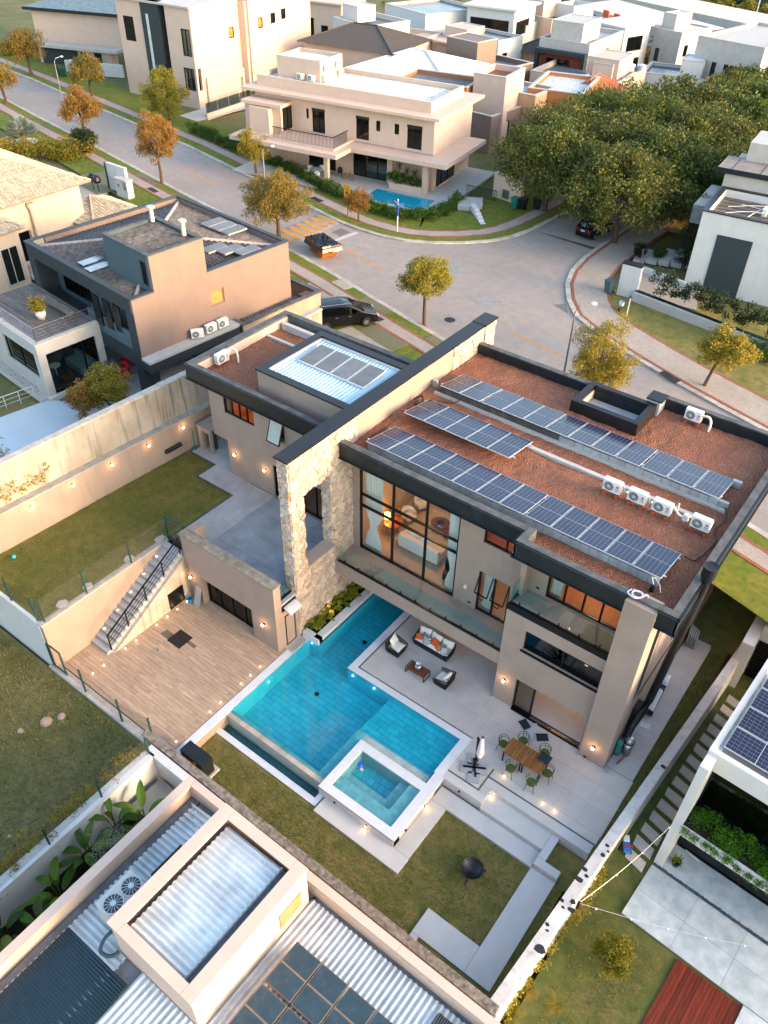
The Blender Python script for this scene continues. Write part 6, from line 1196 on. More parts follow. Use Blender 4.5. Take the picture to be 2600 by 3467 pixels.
def tile_slope(parent, quad, maxn, pw=.30, plen=.42):
    """barrel tiles on a trapezoid: eave a, eave b, top b, top a"""
    ea, eb, tb, ta = [Vector(q) for q in quad]; d = (eb-ea).normalized(); up = ta-ea; up = up-d*up.dot(d); H = up.length; u = up.normalized(); nn = d.cross(u).normalized(); L_ = (eb-ea).length
    a0, b0 = (ta-ea).dot(d), (tb-ea).dot(d); rows = int(H/plen); rest = MB(); cnt = 0; RM = Matrix((d,u,nn)).transposed().to_4x4(); base = tile_mesh(pw,plen); vs0 = [Vector(v) for v in base.v]
    for j in range(rows):
        t = j/rows; lo, hi = a0*t, L_+(b0-L_)*t; k = int((hi-lo)/pw)
        for i in range(k):
            p = ea+d*(lo+(hi-lo-k*pw)/2+i*pw)+u*(j*plen)+nn*R.uniform(0,.012)
            if cnt < maxn: link('roof_tile', TMESH, parent, Matrix.Translation(p) @ RM); cnt += 1
            else: rest.add([p+RM.to_3x3() @ v for v in vs0], base.f, R.random())
    if rest.v: rest.obj('roof_tiles_far', TILE, parent, kind='stuff')
r0, rA, rB = 9.0, (-63.2,34.0,11.0), (-67.5,34.0,11.0)
c1, c2, c3, c4 = (-58.3,29.4,r0),(-58.3,38.9,r0),(-72.8,38.9,r0),(-72.8,29.4,r0)
def under(parent, quads, mat): 
    m = MB()
    for q in quads: m.add([(p[0],p[1],p[2]-.05) for p in q],[tuple(range(len(q)))])
    m.obj('roof_deck', mat, parent)
under(TH, [(c1,c2,rA),(c2,c3,rB,rA),(c4,c1,rA,rB)], plain('peach eave board', '#a98d74', .8))
tile_slope(TH, (c1,c2,rA,rA), 300); tile_slope(TH, (c2,c3,rB,rA), 0); tile_slope(TH, (c4,c1,rA,rB), 0)
for a, b in ((c1,rA),(c2,rA),(rA,rB)): MB().tube([(a[0],a[1],a[2]+.06),(b[0],b[1],b[2]+.06)],.11,8).obj('ridge_tile', TILE, TH)
g1, g2, g3, gA = (-56.4,37.0,6.0),(-56.4,42.6,6.0),(-62.3,42.6,6.0),(-60.6,40.0,7.0); g4 = (-62.3,37.0,6.0); under(TH, [(g1,g2,gA),(g2,g3,gA),(g4,g1,gA)], bpy.data.materials['peach eave board']); tile_slope(TH, (g1,g2,gA,gA), 0); tile_slope(TH, (g2,g3,gA,gA), 0); tile_slope(TH, (g4,g1,gA,gA), 0)
MB().box(-62,-56.8,37.3,42.3,2.9,6.0).obj('garage_wall', PEACH, TH)
for a, b in ((g1,gA),(g2,gA)): MB().tube([(a[0],a[1],a[2]+.06),(b[0],b[1],b[2]+.06)],.1,8).obj('ridge_tile', TILE, TH)
s1, s2, s3 = (-56.4,27.5,8.0),(-56.4,31.4,8.0),(-60,29.6,8.9); s4, s5 = (-63,31.4,8.0),(-63,27.5,8.0); under(TH, [(s1,s2,s3),(s2,s4,s3),(s5,s1,s3)], bpy.data.materials['peach eave board']); tile_slope(TH, (s1,s2,s3,s3), 0); tile_slope(TH, (s2,s4,s3,s3), 0)
m = MB(); m.cyl(-58.9,33.6,6.0,8.2,.16,n=12); m.cyl(-58.9,33.6,8.2,8.6,.28,n=12); m.obj('chimney', PEACH, TH)
rails(TH, ID, [(-57.2,31.2),(-56.9,33.4),(-58.9,33.6)], 4.0, (.9,.6,.3), STEEL, 1); MB().box(-59,-57,31.2,33.6,3.8,4.0).obj('side_balcony', PALE, TH)
gp = empty('meter_pillar', frame(-68,49.2,3.1), 'white gate pillar with meter boxes beside the paved drive', 'gate pillar'); MB().box(-70.4,-67.6,48.9,49.2,3.0,5.6).obj('pillar_wall', WHITE, gp); MB().box(-68.4,-66.7,48.2,48.9,3.0,4.7).obj('meter_housing', WHITE, gp); MB().box(-68.5,-66.6,48.1,48.95,4.7,4.8).obj('cap', PALE, gp); MB().box(-67.2,-66.9,48.15,48.2,3.9,4.5).obj('meter_door', STEEL, gp); MB().box(-68.1,-67.8,48.17,48.2,4.0,4.3).obj('letter_slot', STEEL, gp); MB().box(-70.5,-70.38,48.8,49.3,3.0,5.6).obj('dark_edge', DARKW, gp)
tr = empty('trash_stand', frame(-70.8,47.6,3.1), 'two stuffed black trash bags on a raised stand', 'trash stand'); 
for x in (-71.2,-70.4): MB().bar((x,47.6,3.1),(x,47.6,4.0),.05).obj('leg', BLACK, tr)
for i, x in enumerate((-71.2,-70.4)): m = MB(); m.lathe(x,47.6,3.95,[(0,0),(.3,.05),(.42,.3),(.34,.6),(.1,.72),(.14,.8),(0,.8)],9); m.obj('trash_bag', plain('black sack', '#1a1b1e', .35, var=.3, bump=.8, bscale=7) if i == 0 else bpy.data.materials['black sack'], tr)
# ------------------------------------------------------------------ white roofed house in the foreground
FH = empty('white_roof_house', frame(-9,4,-1), 'cream house in the foreground with white ribbed metal roofs and wide copings', 'house')
w = MB(); w.wall('y',-14.8,-14.6,-8,8.8,-1.1,5.2).wall('x',8.6,8.8,-14.6,-1.8,-1.1,5.2).wall('y',-2.1,-1.9,-8,8.6,-1.1,5.2); w.obj('wall', CREAM, FH)
bxs('coping', CREAM, FH, (-14.88,-14.54,-8,8.9,5.2,5.32),(-14.53,-12.3,8.62,8.9,5.2,5.318),(-12.29,-5.5,8.62,8.9,5.2,5.322),(-5.49,-1.8,8.62,8.9,5.2,5.318))
MB().box(-14.54,-14.18,-8,8.6,4.4,4.62).obj('gutter', GUTTER, FH); MB().box(-8.7,-2.1,8.48,8.61,4.4,4.65).obj('gutter', GUTTER, FH); MB().box(-14.1,-8.8,8.3,8.6,4.4,4.65).obj('gutter', GUTTER, FH)
for i in range(8): MB().sheet((-14.2,7.0-1.4*i-1.4*.0,4.72),(0,1.4,0),(2.3,0,.25),.2,.07,kind='trap').obj('roof_sheet', RUSTW, FH)
MB().box(-14.1,-8.8,-8,8.25,4.3,4.55).obj('roof_base', RUSTW, FH); MB().add([(-14.4,8.4,4.7),(-14.1,8.4,4.7),(-12.25,6.6,5.05),(-12.25,7.0,5.05)],[(0,1,2,3)]).obj('hip_flashing', RUSTW, FH); trifield(FH, ID, ((-12.25,8.3,4.72),(-14.1,8.3,4.72),(-12.3,6.7,5.0),(-12.25,6.7,5.0)), 2, .2, .05, RUSTW)
for i in range(5): MB().sheet((-8.75+1.35*i,-6,5.25),(1.35,0,0),(0,14.45,-.55),.2,.08,kind='round').obj('roof_sheet', RUSTW, FH)
for i in range(2): MB().sheet((-11.2+1.22*i,-6,5.1),(1.22,0,0),(0,9.6,-.05),.2,.06,kind='round').obj('roof_sheet', RUSTW, FH)
bw = MB(); bw.wall('y',-8.95,-8.75,3.62,8.3,4.3,6.95,[(7.0,8.0,5.15,6.05)]).wall('x',3.62,3.8,-12.2,-8.95,4.3,6.95).wall('x',8.1,8.3,-12.2,-8.95,4.3,6.95).wall('y',-12.2,-12.0,3.8,8.1,4.3,6.95); bw.obj('upper_wall', CREAM, FH)
bxs('coping', CREAM, FH, (-12.24,-11.8,3.58,8.34,6.95,7.03),(-9.12,-8.7,3.58,8.34,6.95,7.03),(-11.79,-9.13,7.98,8.34,6.95,7.03),(-11.79,-9.13,3.58,3.92,6.95,7.03))
for i in range(4): MB().sheet((-11.78,3.95+1.0*i,6.62),(0,1.0,0),(2.35,0,.1),.2,.08,kind='round').obj('roof_sheet', RUSTW, FH)
MB().box(-9.42,-9.13,3.95,7.97,6.4,6.6).obj('gutter', GUTTER, FH); MB().box(-9.48,-9.42,3.95,7.97,6.4,6.74).obj('gutter_edge', RUSTW, FH)
lv = MB()
for i in range(9): lv.box(-8.77,-8.73,7.02,7.98,5.18+i*.095,5.25+i*.095)
lv.obj('shutter', plain('tan shutter', '#a5875f', .7, bump=0), FH, kind='stuff'); MB().box(-13.2,-12.95,5.75,6.95,5.0,5.12).obj('skylight', GLASS_D, FH); MB().ring(-13.28,-12.9,5.7,7.0,.05,4.98,5.14).obj('skylight_frame', GREENP, FH)
mt_ = MB().sheet((-14.15,-6,4.82),(0,9.1,0),(2.9,0,.28),.09,.03,kind='round').obj('heating_mat', plain('black pool heating mat', '#16303a', .35, var=.3, scale=5, bump=.1), label='large black ribbed solar heating mat on the white roof', cat='heating mat')
CG = plain('dark collector glass', '#33454d', .25, var=.2, scale=3, bump=.05)
k = 0
for (y0, xs_) in ((5.62,(-8.1,-7.06,-6.02,-4.98)),(4.1,(-8.1,-7.06,-6.02,-4.98))):
    for x in xs_:
        t = empty('solar_collector', frame(x,y0,5.0), f'dark glazed water collector on the white roof, {["first","second","third","fourth"][k % 4]} from the left in the {"upper" if k < 4 else "lower"} row', 'solar collector', 'collectors on the white roof'); k += 1; zz = lambda y: 5.28-(y-5)*.04
        for (p, q) in ((y0,y0+.70),(y0+.72,y0+1.42)): MB().add([(x+.03,p+.02,zz(p)+.05),(x+.97,p+.02,zz(p)+.05),(x+.97,q-.02,zz(q)+.05),(x+.03,q-.02,zz(q)+.05)],[(0,1,2,3)]).obj('collector_face', CG, t)
        MB().add([(x,y0,zz(y0)+.04),(x+1,y0,zz(y0)+.04),(x+1,y0+1.42,zz(y0+1.42)+.04),(x,y0+1.42,zz(y0+1.42)+.04),(x,y0,zz(y0)-.08),(x+1,y0,zz(y0)-.08),(x+1,y0+1.42,zz(y0+1.42)-.08),(x,y0+1.42,zz(y0+1.42)-.08)],[(0,1,2,3),(4,5,1,0),(5,6,2,1),(6,7,3,2),(7,4,0,3)]).obj('frame', plain('brown collector frame', '#8d7a68', .6, metal=.3) if 'brown collector frame' not in bpy.data.materials else bpy.data.materials['brown collector frame'], t)
MB().sheet((-3.6,6.9,4.9),(1.2,0,0),(0,1.3,-.05),.07,.03).obj('heating_mat', bpy.data.materials['black pool heating mat'], label='small black heating mat at the right end of the white roof', cat='heating mat')
vr = empty('twin_fan_condenser', frame(-12.95,4.5,5), 'large grey condenser with two upward fans on the white roof', 'air conditioner'); MB().box(-13.4,-12.5,3.85,5.2,4.95,6.15).obj('casing', plain('grey condenser casing', '#b4b3ad', .5, var=.06, bump=0), vr)
for y in (4.19,4.87):
    m = MB(); m.cyl(-12.95,y,6.15,6.165,.31,n=24); m.obj('fan_recess', FANC, vr); m = MB(); m.cyl(-12.95,y,6.18,6.21,.09,n=12); m.lathe(-12.95,y,6.165,[(.29,0),(.32,.03),(.34,0)],24)
    for i in range(14): a = 2*math.pi*i/14; m.bar((-12.95,y,6.19),(-12.95+.32*math.cos(a),y+.32*math.sin(a),6.185),.014,.01)
    m.obj('fan_grille', FANB, vr)
hose('pipe', [(-12.7,3.9,5.4),(-12.75,3.5,5.3),(-12.6,3.2,5.2),(-12.3,3.3,5.1),(-12.2,3.55,5.1)], .06, plain('dark blue pipe foam', '#23404f', .7), 'dark pipe looping below the twin fan condenser', 'pipe')
# lot wall, planting court
w = MB(); w.wall('y',-19.72,-19.2,-6,10.1,-1.1,1.0).wall('x',10.0,10.36,-19.72,-14.9,-1.1,1.0); w.obj('lot_wall', WHITE, label='white garden wall round the planted court of the foreground house', cat='wall')
MB().box(-19.2,-14.8,-6,10.0,-1.09,-1.0).obj('planting_court', SOIL, kind='structure'); MB().box(-18.9,-17.4,8.3,9.9,-1.0,-.2).obj('service_box', plain('grey service box', '#7a7d7b', .7), label='grey service box in the corner of the planted court', cat='service box')
wirefence([(-19.45,10.0),(-19.4,7.5),(-19.35,5.0),(-19.3,2.5)], 1.0, 1.15, 'green mesh fence standing on the white garden wall')
# ------------------------------------------------------------------ white house on the right
RO = frame(-.55,19.82,0,-3.5)
RH = empty('white_terrace_house', RO, 'white modern house on the right with solar roof and trailing planter', 'house')
w = MB(RO); w.box(0,.35,.05,1.3,-.9,6.2).box(.35,14,.8,1.1,5.35,6.2).box(.35,14,.06,1.3,1.85,2.5).box(0,.3,1.3,9,-.9,6.2); w.obj('wall', WHITE, RH)
MB(RO).box(.0,14,1.1,9,5.9,6.1).obj('roof_slab', PALE, RH); bxs('roof_kerb', WHITE, RH, (-.02,14,.78,.98,6.2,6.34),(-.02,.2,.98,9,6.2,6.34), m=RO)
window(RH,'x',1.35,.35,8,2.5,5.35,(2.9,5.4),gl=GLASS_D,m=RO,bar=.08); room(RH,.35,9,1.45,6,2.4,5.35,plain('olive stone lining', '#7d7440', .9, var=.5, scale=6, bump=.5),m=RO,skip='S'); MB(RO).box(.36,9,1.15,1.3,2.5,2.6).obj('planter_back', BLACK, RH); MB(RO).box(.36,9,.1,1.14,2.5,2.54).obj('planter_soil', SOIL, RH)
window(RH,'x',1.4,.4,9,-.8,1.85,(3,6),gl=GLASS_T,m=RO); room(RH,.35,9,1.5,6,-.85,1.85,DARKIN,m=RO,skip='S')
for r_ in range(4):
    t = empty('solar_array', RO @ frame(.3,1.1+r_*1.22,6.35), f'solar panel row on the white house roof, {["first","second","third","fourth"][r_]} from the front', 'solar array', 'solar arrays')
    for c_ in range(3): mm = RO @ frame(1.45+c_*2.28,1.75+r_*1.17,6.42) @ Matrix.Rotation(math.pi/2,4,'Z') @ Matrix.Rotation(math.radians(0),4,'X'); p = link('solar_panel', FM, t, mm); link('cell_glass', CM, p, mm)
# louvred garage at the far end of the path
w = MB(); w.box(-1.5,-.95,30.7,33.6,-1,2.2).box(-.95,6,31.9,32.2,-1,2.6).box(-1.5,6,33.3,33.6,-1,2.9); w.obj('garden_store', WHITE, label='white store wall with a dark louvred door at the end of the stepping path', cat='outbuilding'); lv = MB()
for i in range(16): lv.box(-.9,1.6,31.80,31.88,-.85+i*.16,-.74+i*.16)
lv.obj('louvre_door', BLACK, bpy.data.objects['garden_store'], kind='stuff')
grid_lawn('right_lawn', [(-2.2,14,2,19.5),(-1.9,-.2,19.5,32)], -.9, GRASS_T, step=.7)
PT = MB(RO).box(0,14,-2.68,.04,-1,-.84).obj('right_patio', MORTAR, kind='structure')
for i in range(5):
    for j in range(2): MB(RO).box(i*2+.005,i*2+1.995,-2.66+j*1.28+.005,-2.66+(j+1)*1.28-.005,-.84,-.82+R.uniform(-.001,.001)).obj('granite_slab', GRANITE, PT)
MB(RO).box(.35,14,.05,1.45,-1,-.822).obj('granite_slab', GRANITE, PT)
for i in range(4): MB(RO).box(4.9+i*1.6,4.9+(i+1)*1.6-.015,-4.0,-2.69,-1,-.822).obj('granite_slab', GRANITE, PT)
pb = MB(RO)
for i in range(420): x, y = R.uniform(.02,10), R.uniform(-.06,.05); r_ = R.uniform(.018,.035); pb.lathe(x,y,-.83,[(r_,0),(r_*.8,r_*.6),(0,r_*.7)],5,R.random())
pb.obj('blue_pebbles', plain('blue pebble', '#2f5f78', .4, var=.2, rv=.5, bump=0), kind='stuff')
RD = MB(RO).box(2.4,4.85,-8,-2.75,-1.05,-.93).obj('red_deck', SOIL, kind='structure')
for i in range(17): MB(RO).box(2.41+i*.144,2.41+i*.144+.136,-8,-2.77,-.93,-.86+R.uniform(-.004,.004)).obj('deck_board', REDWOOD, RD)
MB(RO).box(4.9,9,-8,-4.1,-1.05,-.95).obj('corner_pool', TILEB, label='corner of a turquoise pool beside the red deck', cat='swimming pool')
STEP = plain('stepping stone', '#c2b8aa', .8, var=.15, scale=3, bump=.2, rv=.12)
for i in range(15):
    y = 19.5+i*.735; x = -1.18+(y-19.5)*.055; P = [(x+(.42+R.uniform(-.02,.02))*sx-(.05 if sy > 0 else -.05)*0, y+(.24+R.uniform(-.02,.02))*sy-.10*sx) for sx, sy in ((-1,-1),(1,-1),(1,1),(-1,1))]
    MB().prism(P,-.92,-.84).obj('stepping_stone', STEP, label=f'pale stepping stone in the grass path, {ORD[i]} from the granite patio', cat='stepping stone', group='stepping stones')
# string lights
sp_ = empty('string_lights', frame(-2.0,15.4,.9), 'two strings of small pale bulbs from a post on the boundary wall', 'string lights'); MB().bar((-2.05,15.4,.9),(-2.05,15.4,1.35),.1).obj('post', BLACKP, sp_)
for (e, n_) in (((-.35,20.4,2.4),4),((6.2,18.6,2.6),7)):
    a = Vector((-2.05,15.4,1.3)); b = Vector(e); P = [a.lerp(b,i/16)+Vector((0,0,-.5*math.sin(math.pi*i/16))) for i in range(17)]; MB().tube(P,.008,4).obj('wire', ALU, sp_)
    for i in range(n_): t = (i+.5)/n_; q = a.lerp(b,t)+Vector((0,0,-.5*math.sin(math.pi*t))); m = MB(); m.lathe(q.x,q.y,q.z-.1,[(0,0),(.04,.03),(.04,.07),(.015,.11),(0,.11)],8); m.obj('bulb', ACW, sp_, smooth=True)
ty = empty('ride_on_toy', frame(-1.72,19.75,-.85), 'blue and white ride on toy beside the stepping stones', 'toy'); BLT = plain('blue toy plastic', '#2c6fc0', .4, bump=0); MB(frame(-1.72,19.75,-.85,30)).box(-.14,.14,-.3,.1,.1,.28).obj('body', BLT, ty); MB(frame(-1.72,19.75,-.85,30)).box(-.12,.12,.1,.36,.1,.36).obj('seat', ACW, ty); MB(frame(-1.72,19.75,-.85,30)).bar((-.18,-.2,.5),(.18,-.2,.5),.04).bar((0,-.2,.25),(0,-.2,.5),.04).obj('handlebar', REDP, ty)
for (a, b) in ((-.16,-.22),(.16,-.22),(-.16,.25),(.16,.25)): m = MB(frame(-1.72,19.75,-.75,30) @ Matrix.Translation((a,b,0)) @ Matrix.Rotation(math.pi/2,4,'Y')); m.cyl(0,0,-.03,.03,.09); m.obj('wheel', BLACKP, ty)
pt = empty('potted_plant', frame(.2,20.3,-.83), 'small yellow green plant in a black pot on the granite patio', 'potted plant'); m = MB(); m.lathe(.2,20.3,-.83,[(0,0),(.13,0),(.19,.3),(.16,.3),(.12,.22),(0,.22)],14); m.obj('pot', BLACKP, pt)
for i in range(14): a = R.uniform(0,6.28); m = MB(); bigleaf(m,(.2,20.3,-.6),a,R.uniform(.25,.45),.03,R.uniform(.7,1.2),R.uniform(.2,.6),None,5,False); m.obj('leaf', LEAFY, pt)
fr = empty('folded_chair', frame(.6,21.0,-.83), 'pale folded frame chair in the shade of the planter slab', 'chair'); MB().bar((.35,21.1,-.8),(.9,20.6,-.1),.03).bar((.9,21.0,-.8),(.3,20.7,-.1),.03).bar((.3,20.7,-.1),(.9,20.6,-.1),.03).obj('frame', ALU, fr)
# ------------------------------------------------------------------ white house across the street
WO = frame(-45.7,68.55,0,8.8)
WH = empty('cream_house', WO, 'cream two storey house across the street with deep eaves, balcony and pool', 'house')
w = MB(WO)
w.wall('x',0,.25,-20.6,-.02,6.6,9.9,[(-8.58,-7.12,6.85,8.8),(-6.33,-5.85,7.9,8.85),(-4.3,-3.78,7.9,8.85),(-2.9,-1.3,6.85,8.85),(-13.7,-12.2,6.7,8.85),(-14.4,-14.1,7.9,8.85)])
w.wall('y',-.27,-.02,.25,8.9,3.1,9.9,[(1.0,5.4,3.25,5.3)]); w.wall('x',8.7,8.9,-20.6,-.27,3.1,9.9); w.wall('y',-20.6,-20.4,.25,8.7,3.1,9.9)
w.wall('x',.3,.55,-20.6,-.27,3.1,6.5,[(-9.1,-5.1,3.15,5.45),(-14.5,-11.2,3.15,5.5)])
bxs('column', CREAM, WH, (-10.15,-9.7,-3.7,-3.3,3.1,6.14),(-4.9,-4.3,-.25,.295,3.1,6.14),(-.6,-.1,-1.0,-.5,3.1,6.14), m=WO)
w.obj('wall', CREAM, WH)
MB(WO).box(-21.6,.9,-1.0,9.6,9.9,10.15).obj('eave_slab', CREAM, WH); w = MB(WO); w.ring(-20.6,-.7,.5,7.9,.25,10.15,11.1); w.obj('roof_parapet', CREAM, WH)
for i in range(13): MB(WO).sheet((-20.3+i*1.5,.8,10.7),(1.45,0,0),(0,6.8,-.1),.3,.06,kind='trap').obj('roof_sheet', RUSTW, WH)
cm = MB(WO); cm.prism([(-20.6,-4.9),(-8.0,-4.9),(-8.0,-2.1),(2.3,-2.0),(2.3,7.6),(-.02,7.6),(-.02,.3),(-20.6,.3)],6.15,6.55); cm.obj('canopy_slab', CREAM, WH)
bw = MB(WO); bw.box(-20.6,-16.2,-1.9,0,5.0,9.0).box(-19.6,-17.2,-2.6,-1.9,5.6,8.9); bw.obj('left_bay', CREAM, WH); MB(WO).box(-20.8,-16.0,-2.2,.0,9.0,9.3).obj('bay_roof', CREAM, WH); window(WH,'y',-16.15,-1.6,-.1,6.8,8.9,(-.8,),gl=GLASS_D,m=WO)
for a in ((-8.58,-7.12,6.85,8.8),(-6.33,-5.85,7.9,8.85),(-4.3,-3.78,7.9,8.85),(-2.9,-1.3,6.85,8.85),(-13.7,-12.2,6.7,8.85),(-14.4,-14.1,7.9,8.85)): window(WH,'x',.1,*a,((a[0]+a[1])/2,) if a[1]-a[0] > 1 else (),gl=GLASS_D,m=WO,bar=.09)
for a in ((-8.6,-7.1),(-2.92,-1.28),(-13.72,-12.18)): MB(WO).box(a[0],a[1],-.02,0,8.75,9.0).obj('blind_box', FASCIA, WH)
window(WH,'x',.4,-9.1,-5.1,3.15,5.45,(-7.7,-6.3),gl=GLASS_T,m=WO,bar=.09); window(WH,'x',.4,-14.5,-11.2,3.15,5.5,(-12.8,),gl=GLASS_T,m=WO); window(WH,'y',-.12,1.0,5.4,3.25,5.3,(2.4,3.9),gl=GLASS_D,m=WO)
room(WH,-15,-4.6,.6,6,3.12,6.4,DARKIN,PORC,m=WO,skip='S'); MB(WO).box(-8.5,-5.8,2.0,2.9,3.2,3.9).obj('pale_sofa', CUSH, WH)
# balcony with thin bars
MB(WO).box(-16.1,-8.8,-3.95,0,6.56,6.75).obj('balcony_deck', CREAM, WH); bar_ = MB(WO)
for i in range(46): bar_.bar((-15.9+i*.155,-3.8,6.75),(-15.9+i*.155,-3.8,7.75),.03)
for i in range(17): bar_.bar((-8.95,-3.75+i*.16,6.75),(-8.95,-3.75+i*.16,7.75),.03)
bar_.obj('balustrade_bars', BLACK, WH, kind='stuff'); MB(WO).bar((-16,-3.8,7.78),(-8.92,-3.8,7.78),.06).bar((-8.95,-3.8,7.78),(-8.95,-1.0,7.78),.06).obj('handrail', BLACK, WH)
bw = MB(WO); bw.ring(-19.3,-14.1,2.4,6.7,.2,10.15,12.7); bw.obj('roof_box', CREAM, WH)
for i in range(3): MB(WO).sheet((-19.1+i*1.62,2.6,12.4),(1.6,0,0),(0,3.9,-.1),.3,.06,kind='trap').obj('roof_sheet', RUSTW, WH)
AC0 = ac_proto(); AC1 = ac_proto(False)
for i, (a, b, z, r_, lb) in enumerate(((-16.3,2.1,10.75,0,'white condenser on the cream house roof, left one'),(-15.0,2.1,10.75,0,'white condenser on the cream house roof, right one'),(-13.85,3.3,11.6,90,'condenser on the cream roof box wall, upper left'),(-13.85,5.6,11.6,90,'condenser on the cream roof box wall, upper right'),(-13.85,3.0,10.7,90,'condenser on the cream roof box wall, lower left'),(-13.85,6.0,10.7,90,'condenser on the cream roof box wall, lower right'))): place_ac(*(WO @ Vector((a,b,0)))[:2], z, 8.8+r_, lb, False, 'condensers on the cream house', False)
for i, b in enumerate((3.9,4.95,5.9)): q = DO @ Vector((.42,b,0)); place_ac(q.x, q.y, 5.95, -5.45+(60 if i == 0 else 90), f'white condenser on the concrete ledge of the dark house, {["first","second","third"][i]} from the front', False, 'condensers on the dark house ledge', False)
for (x,y,z,r_,lb) in ((-59.0,30.4,6.0,85,'white condenser on the peach house wall at the left edge'),): place_ac(x,y,z,r_,lb,False,'condensers on the peach house',False)
for root in (AC0, AC1):
    for c in [root]+list(root.children): bpy.data.objects.remove(c)
MB(WO).box(-20.6,3.2,-4.9,8.9,2.9,3.14).obj('house_terrace', PALE, kind='structure')
wp = empty('garden_pool', WO @ frame(-2,-3.6,3), 'small turquoise pool in front of the cream house', 'swimming pool'); MB(WO).prism([(-5.2,-5.4),(-4.0,-5.6),(1.0,-5.5),(1.8,-4.6),(1.8,-1.9),(-5.2,-1.9)],2.9,3.2).obj('coping', PALE, wp); MB(WO).prism([(-4.9,-5.1),(.9,-5.2),(1.5,-4.5),(1.5,-2.2),(-4.9,-2.2)],3.19,3.215).obj('tile_floor', TILEB, wp); MB(WO).prism([(-4.9,-5.1),(.9,-5.2),(1.5,-4.5),(1.5,-2.2),(-4.9,-2.2)],3.22,3.225).obj('water', WATER_S, wp)
MB(WO).box(-4.1,-.6,-1.3,-.26,3.1,3.75).obj('planter_box', CREAM, WH)
for i in range(12):
    t = empty('garden_chair', WO @ frame(-12.1+1.0*math.cos(i*1.05),-2.0+1.0*math.sin(i*1.05),3.14), None, None) if False else None
tb = empty('round_table', WO @ frame(-12.1,-2,3.14), 'round pale table on the terrace of the cream house', 'table'); m = MB(WO); m.cyl(-12.1,-2,3.84,3.88,.65,n=20); m.obj('table_top', plain('pale blue table top', '#9fb0b5', .3), tb); m = MB(WO); m.cyl(-12.1,-2,3.14,3.84,.08); m.obj('pedestal', ALU, tb)
for i in range(5): a = i*1.257+.3; tubchair(WO @ frame(-12.1+1.05*math.cos(a),-2+1.05*math.sin(a),3.14), ACW, f'white chair round the pale terrace table, {["right","upper right","upper left","lower left","lower right"][i]} one', 'chair', 'white terrace chairs')
bk = empty('bicycle', WO @ frame(-8.9,-1.2,3.14), 'small dark bicycle parked beside the porch column', 'bicycle')
for a in (-.45,.45): m = MB(WO @ frame(-8.9,-1.2,3.14)); m.tube([(a+.28*math.cos(t),0,.28+.28*math.sin(t)) for t in [i*math.pi/8 for i in range(17)]],.025,5); m.obj('wheel', BLACKP, bk)
MB(WO @ frame(-8.9,-1.2,3.14)).bar((-.45,0,.28),(0,0,.3),.03).bar((0,0,.3),(.35,0,.62),.03).bar((-.45,0,.28),(-.1,0,.65),.03).bar((-.1,0,.6),(.35,0,.62),.03).bar((.45,0,.28),(.33,0,.8),.03).bar((.33,-.2,.8),(.33,.2,.8),.03).obj('frame', REDP, bk)
sv = empty('stroller', WO @ frame(-9.8,-1.0,3.14), 'dark folded stroller beside the bicycle', 'stroller'); m = MB(WO @ frame(-9.9,-1.0,3.14)); m.lathe(0,0,.35,[(0,0),(.25,.1),(.3,.4),(.15,.65),(0,.6)],8); m.obj('hood', BLACKP, sv); MB(WO @ frame(-9.9,-1.0,3.14)).bar((-.3,0,.1),(.3,0,.9),.04).bar((.3,0,.1),(-.1,0,.8),.04).obj('frame', BLACK, sv)
# entrance steps and ramp wall
es = empty('entrance_steps', frame(-39,66.5,3), 'white entrance steps beside the lawn of the cream house', 'steps')
for i in range(5): MB(frame(-39.6+i*.42,66.9-i*.38,3,-42)).box(-.8,.8,-.25,.25,0,.6-.12*i).obj('step', WHITE, es)
patch('entrance_path', [(-42.4,68.4),(-41.2,66.4),(-40.2,66.6),(-39.4,68.0),(-40.4,69.6)], .5, PALE, .5); rl = empty('entrance_railing', frame(-41,70,3.1), 'black barred railing beside the entrance steps of the cream house', 'railing'); rb = MB()
for i in range(22): rb.bar((-42.5+i*.15,69.9+i*.02,3.2),(-42.5+i*.15,69.9+i*.02,4.2),.03)
rb.obj('bars', BLACK, rl, kind='stuff'); MB().bar((-42.5,69.9,4.2),(-39.3,70.3,4.2),.05).obj('handrail', BLACK, rl)
# ------------------------------------------------------------------ tall pale building, top left
TO = frame(-85.2,74.6,0,5)
TB = empty('tall_pale_house', TO, 'tall pale house at the top left with a dark stone strip', 'house')
w = MB(TO); w.wall('x',0,.3,-12.2,-8.0,2.8,13.8,[(-11.2,-9.5,9.3,12.0)]).wall('x',0,.3,-4.0,-.3,2.8,13.8,[(-1.7,-.31,8.7,11.6),(-2.0,-.31,4.9,7.4)]); w.box(-8.0,-4.0,1.0,1.3,2.8,13.8)
w.wall('y',-.3,0,0,8.7,2.8,13.8,[(0.31,.9,4.9,7.4),(6.6,7.6,9.75,10.95)]); w.wall('y',1.0,1.3,9.4,22,2.8,14.2,[(10.8,11.8,10.4,11.6),(13.4,14.4,10.6,11.8),(15.6,16.6,10.8,12.0)]); w.box(-.3,1.0,8.7,9.1,2.8,13.6); w.wall('x',9.1,9.4,-.3,1.3,2.8,14.2); w.box(-12.2,-11.9,.3,16,2.8,13.8); w.obj('wall', WHITE if False else CREAM, TB)
SLATE = plain('dark slate strip', '#2d3536', .6, var=.4, scale=5, bump=.4); MB(TO).box(-7.9,-5.0,-.12,1.0,2.8,14.0).obj('stone_strip', SLATE, TB); MB(TO).box(-7.1,-6.7,-.16,-.125,3.2,12.6).obj('light_slot', plain('pale slot', '#b9bfbf', .4), TB)
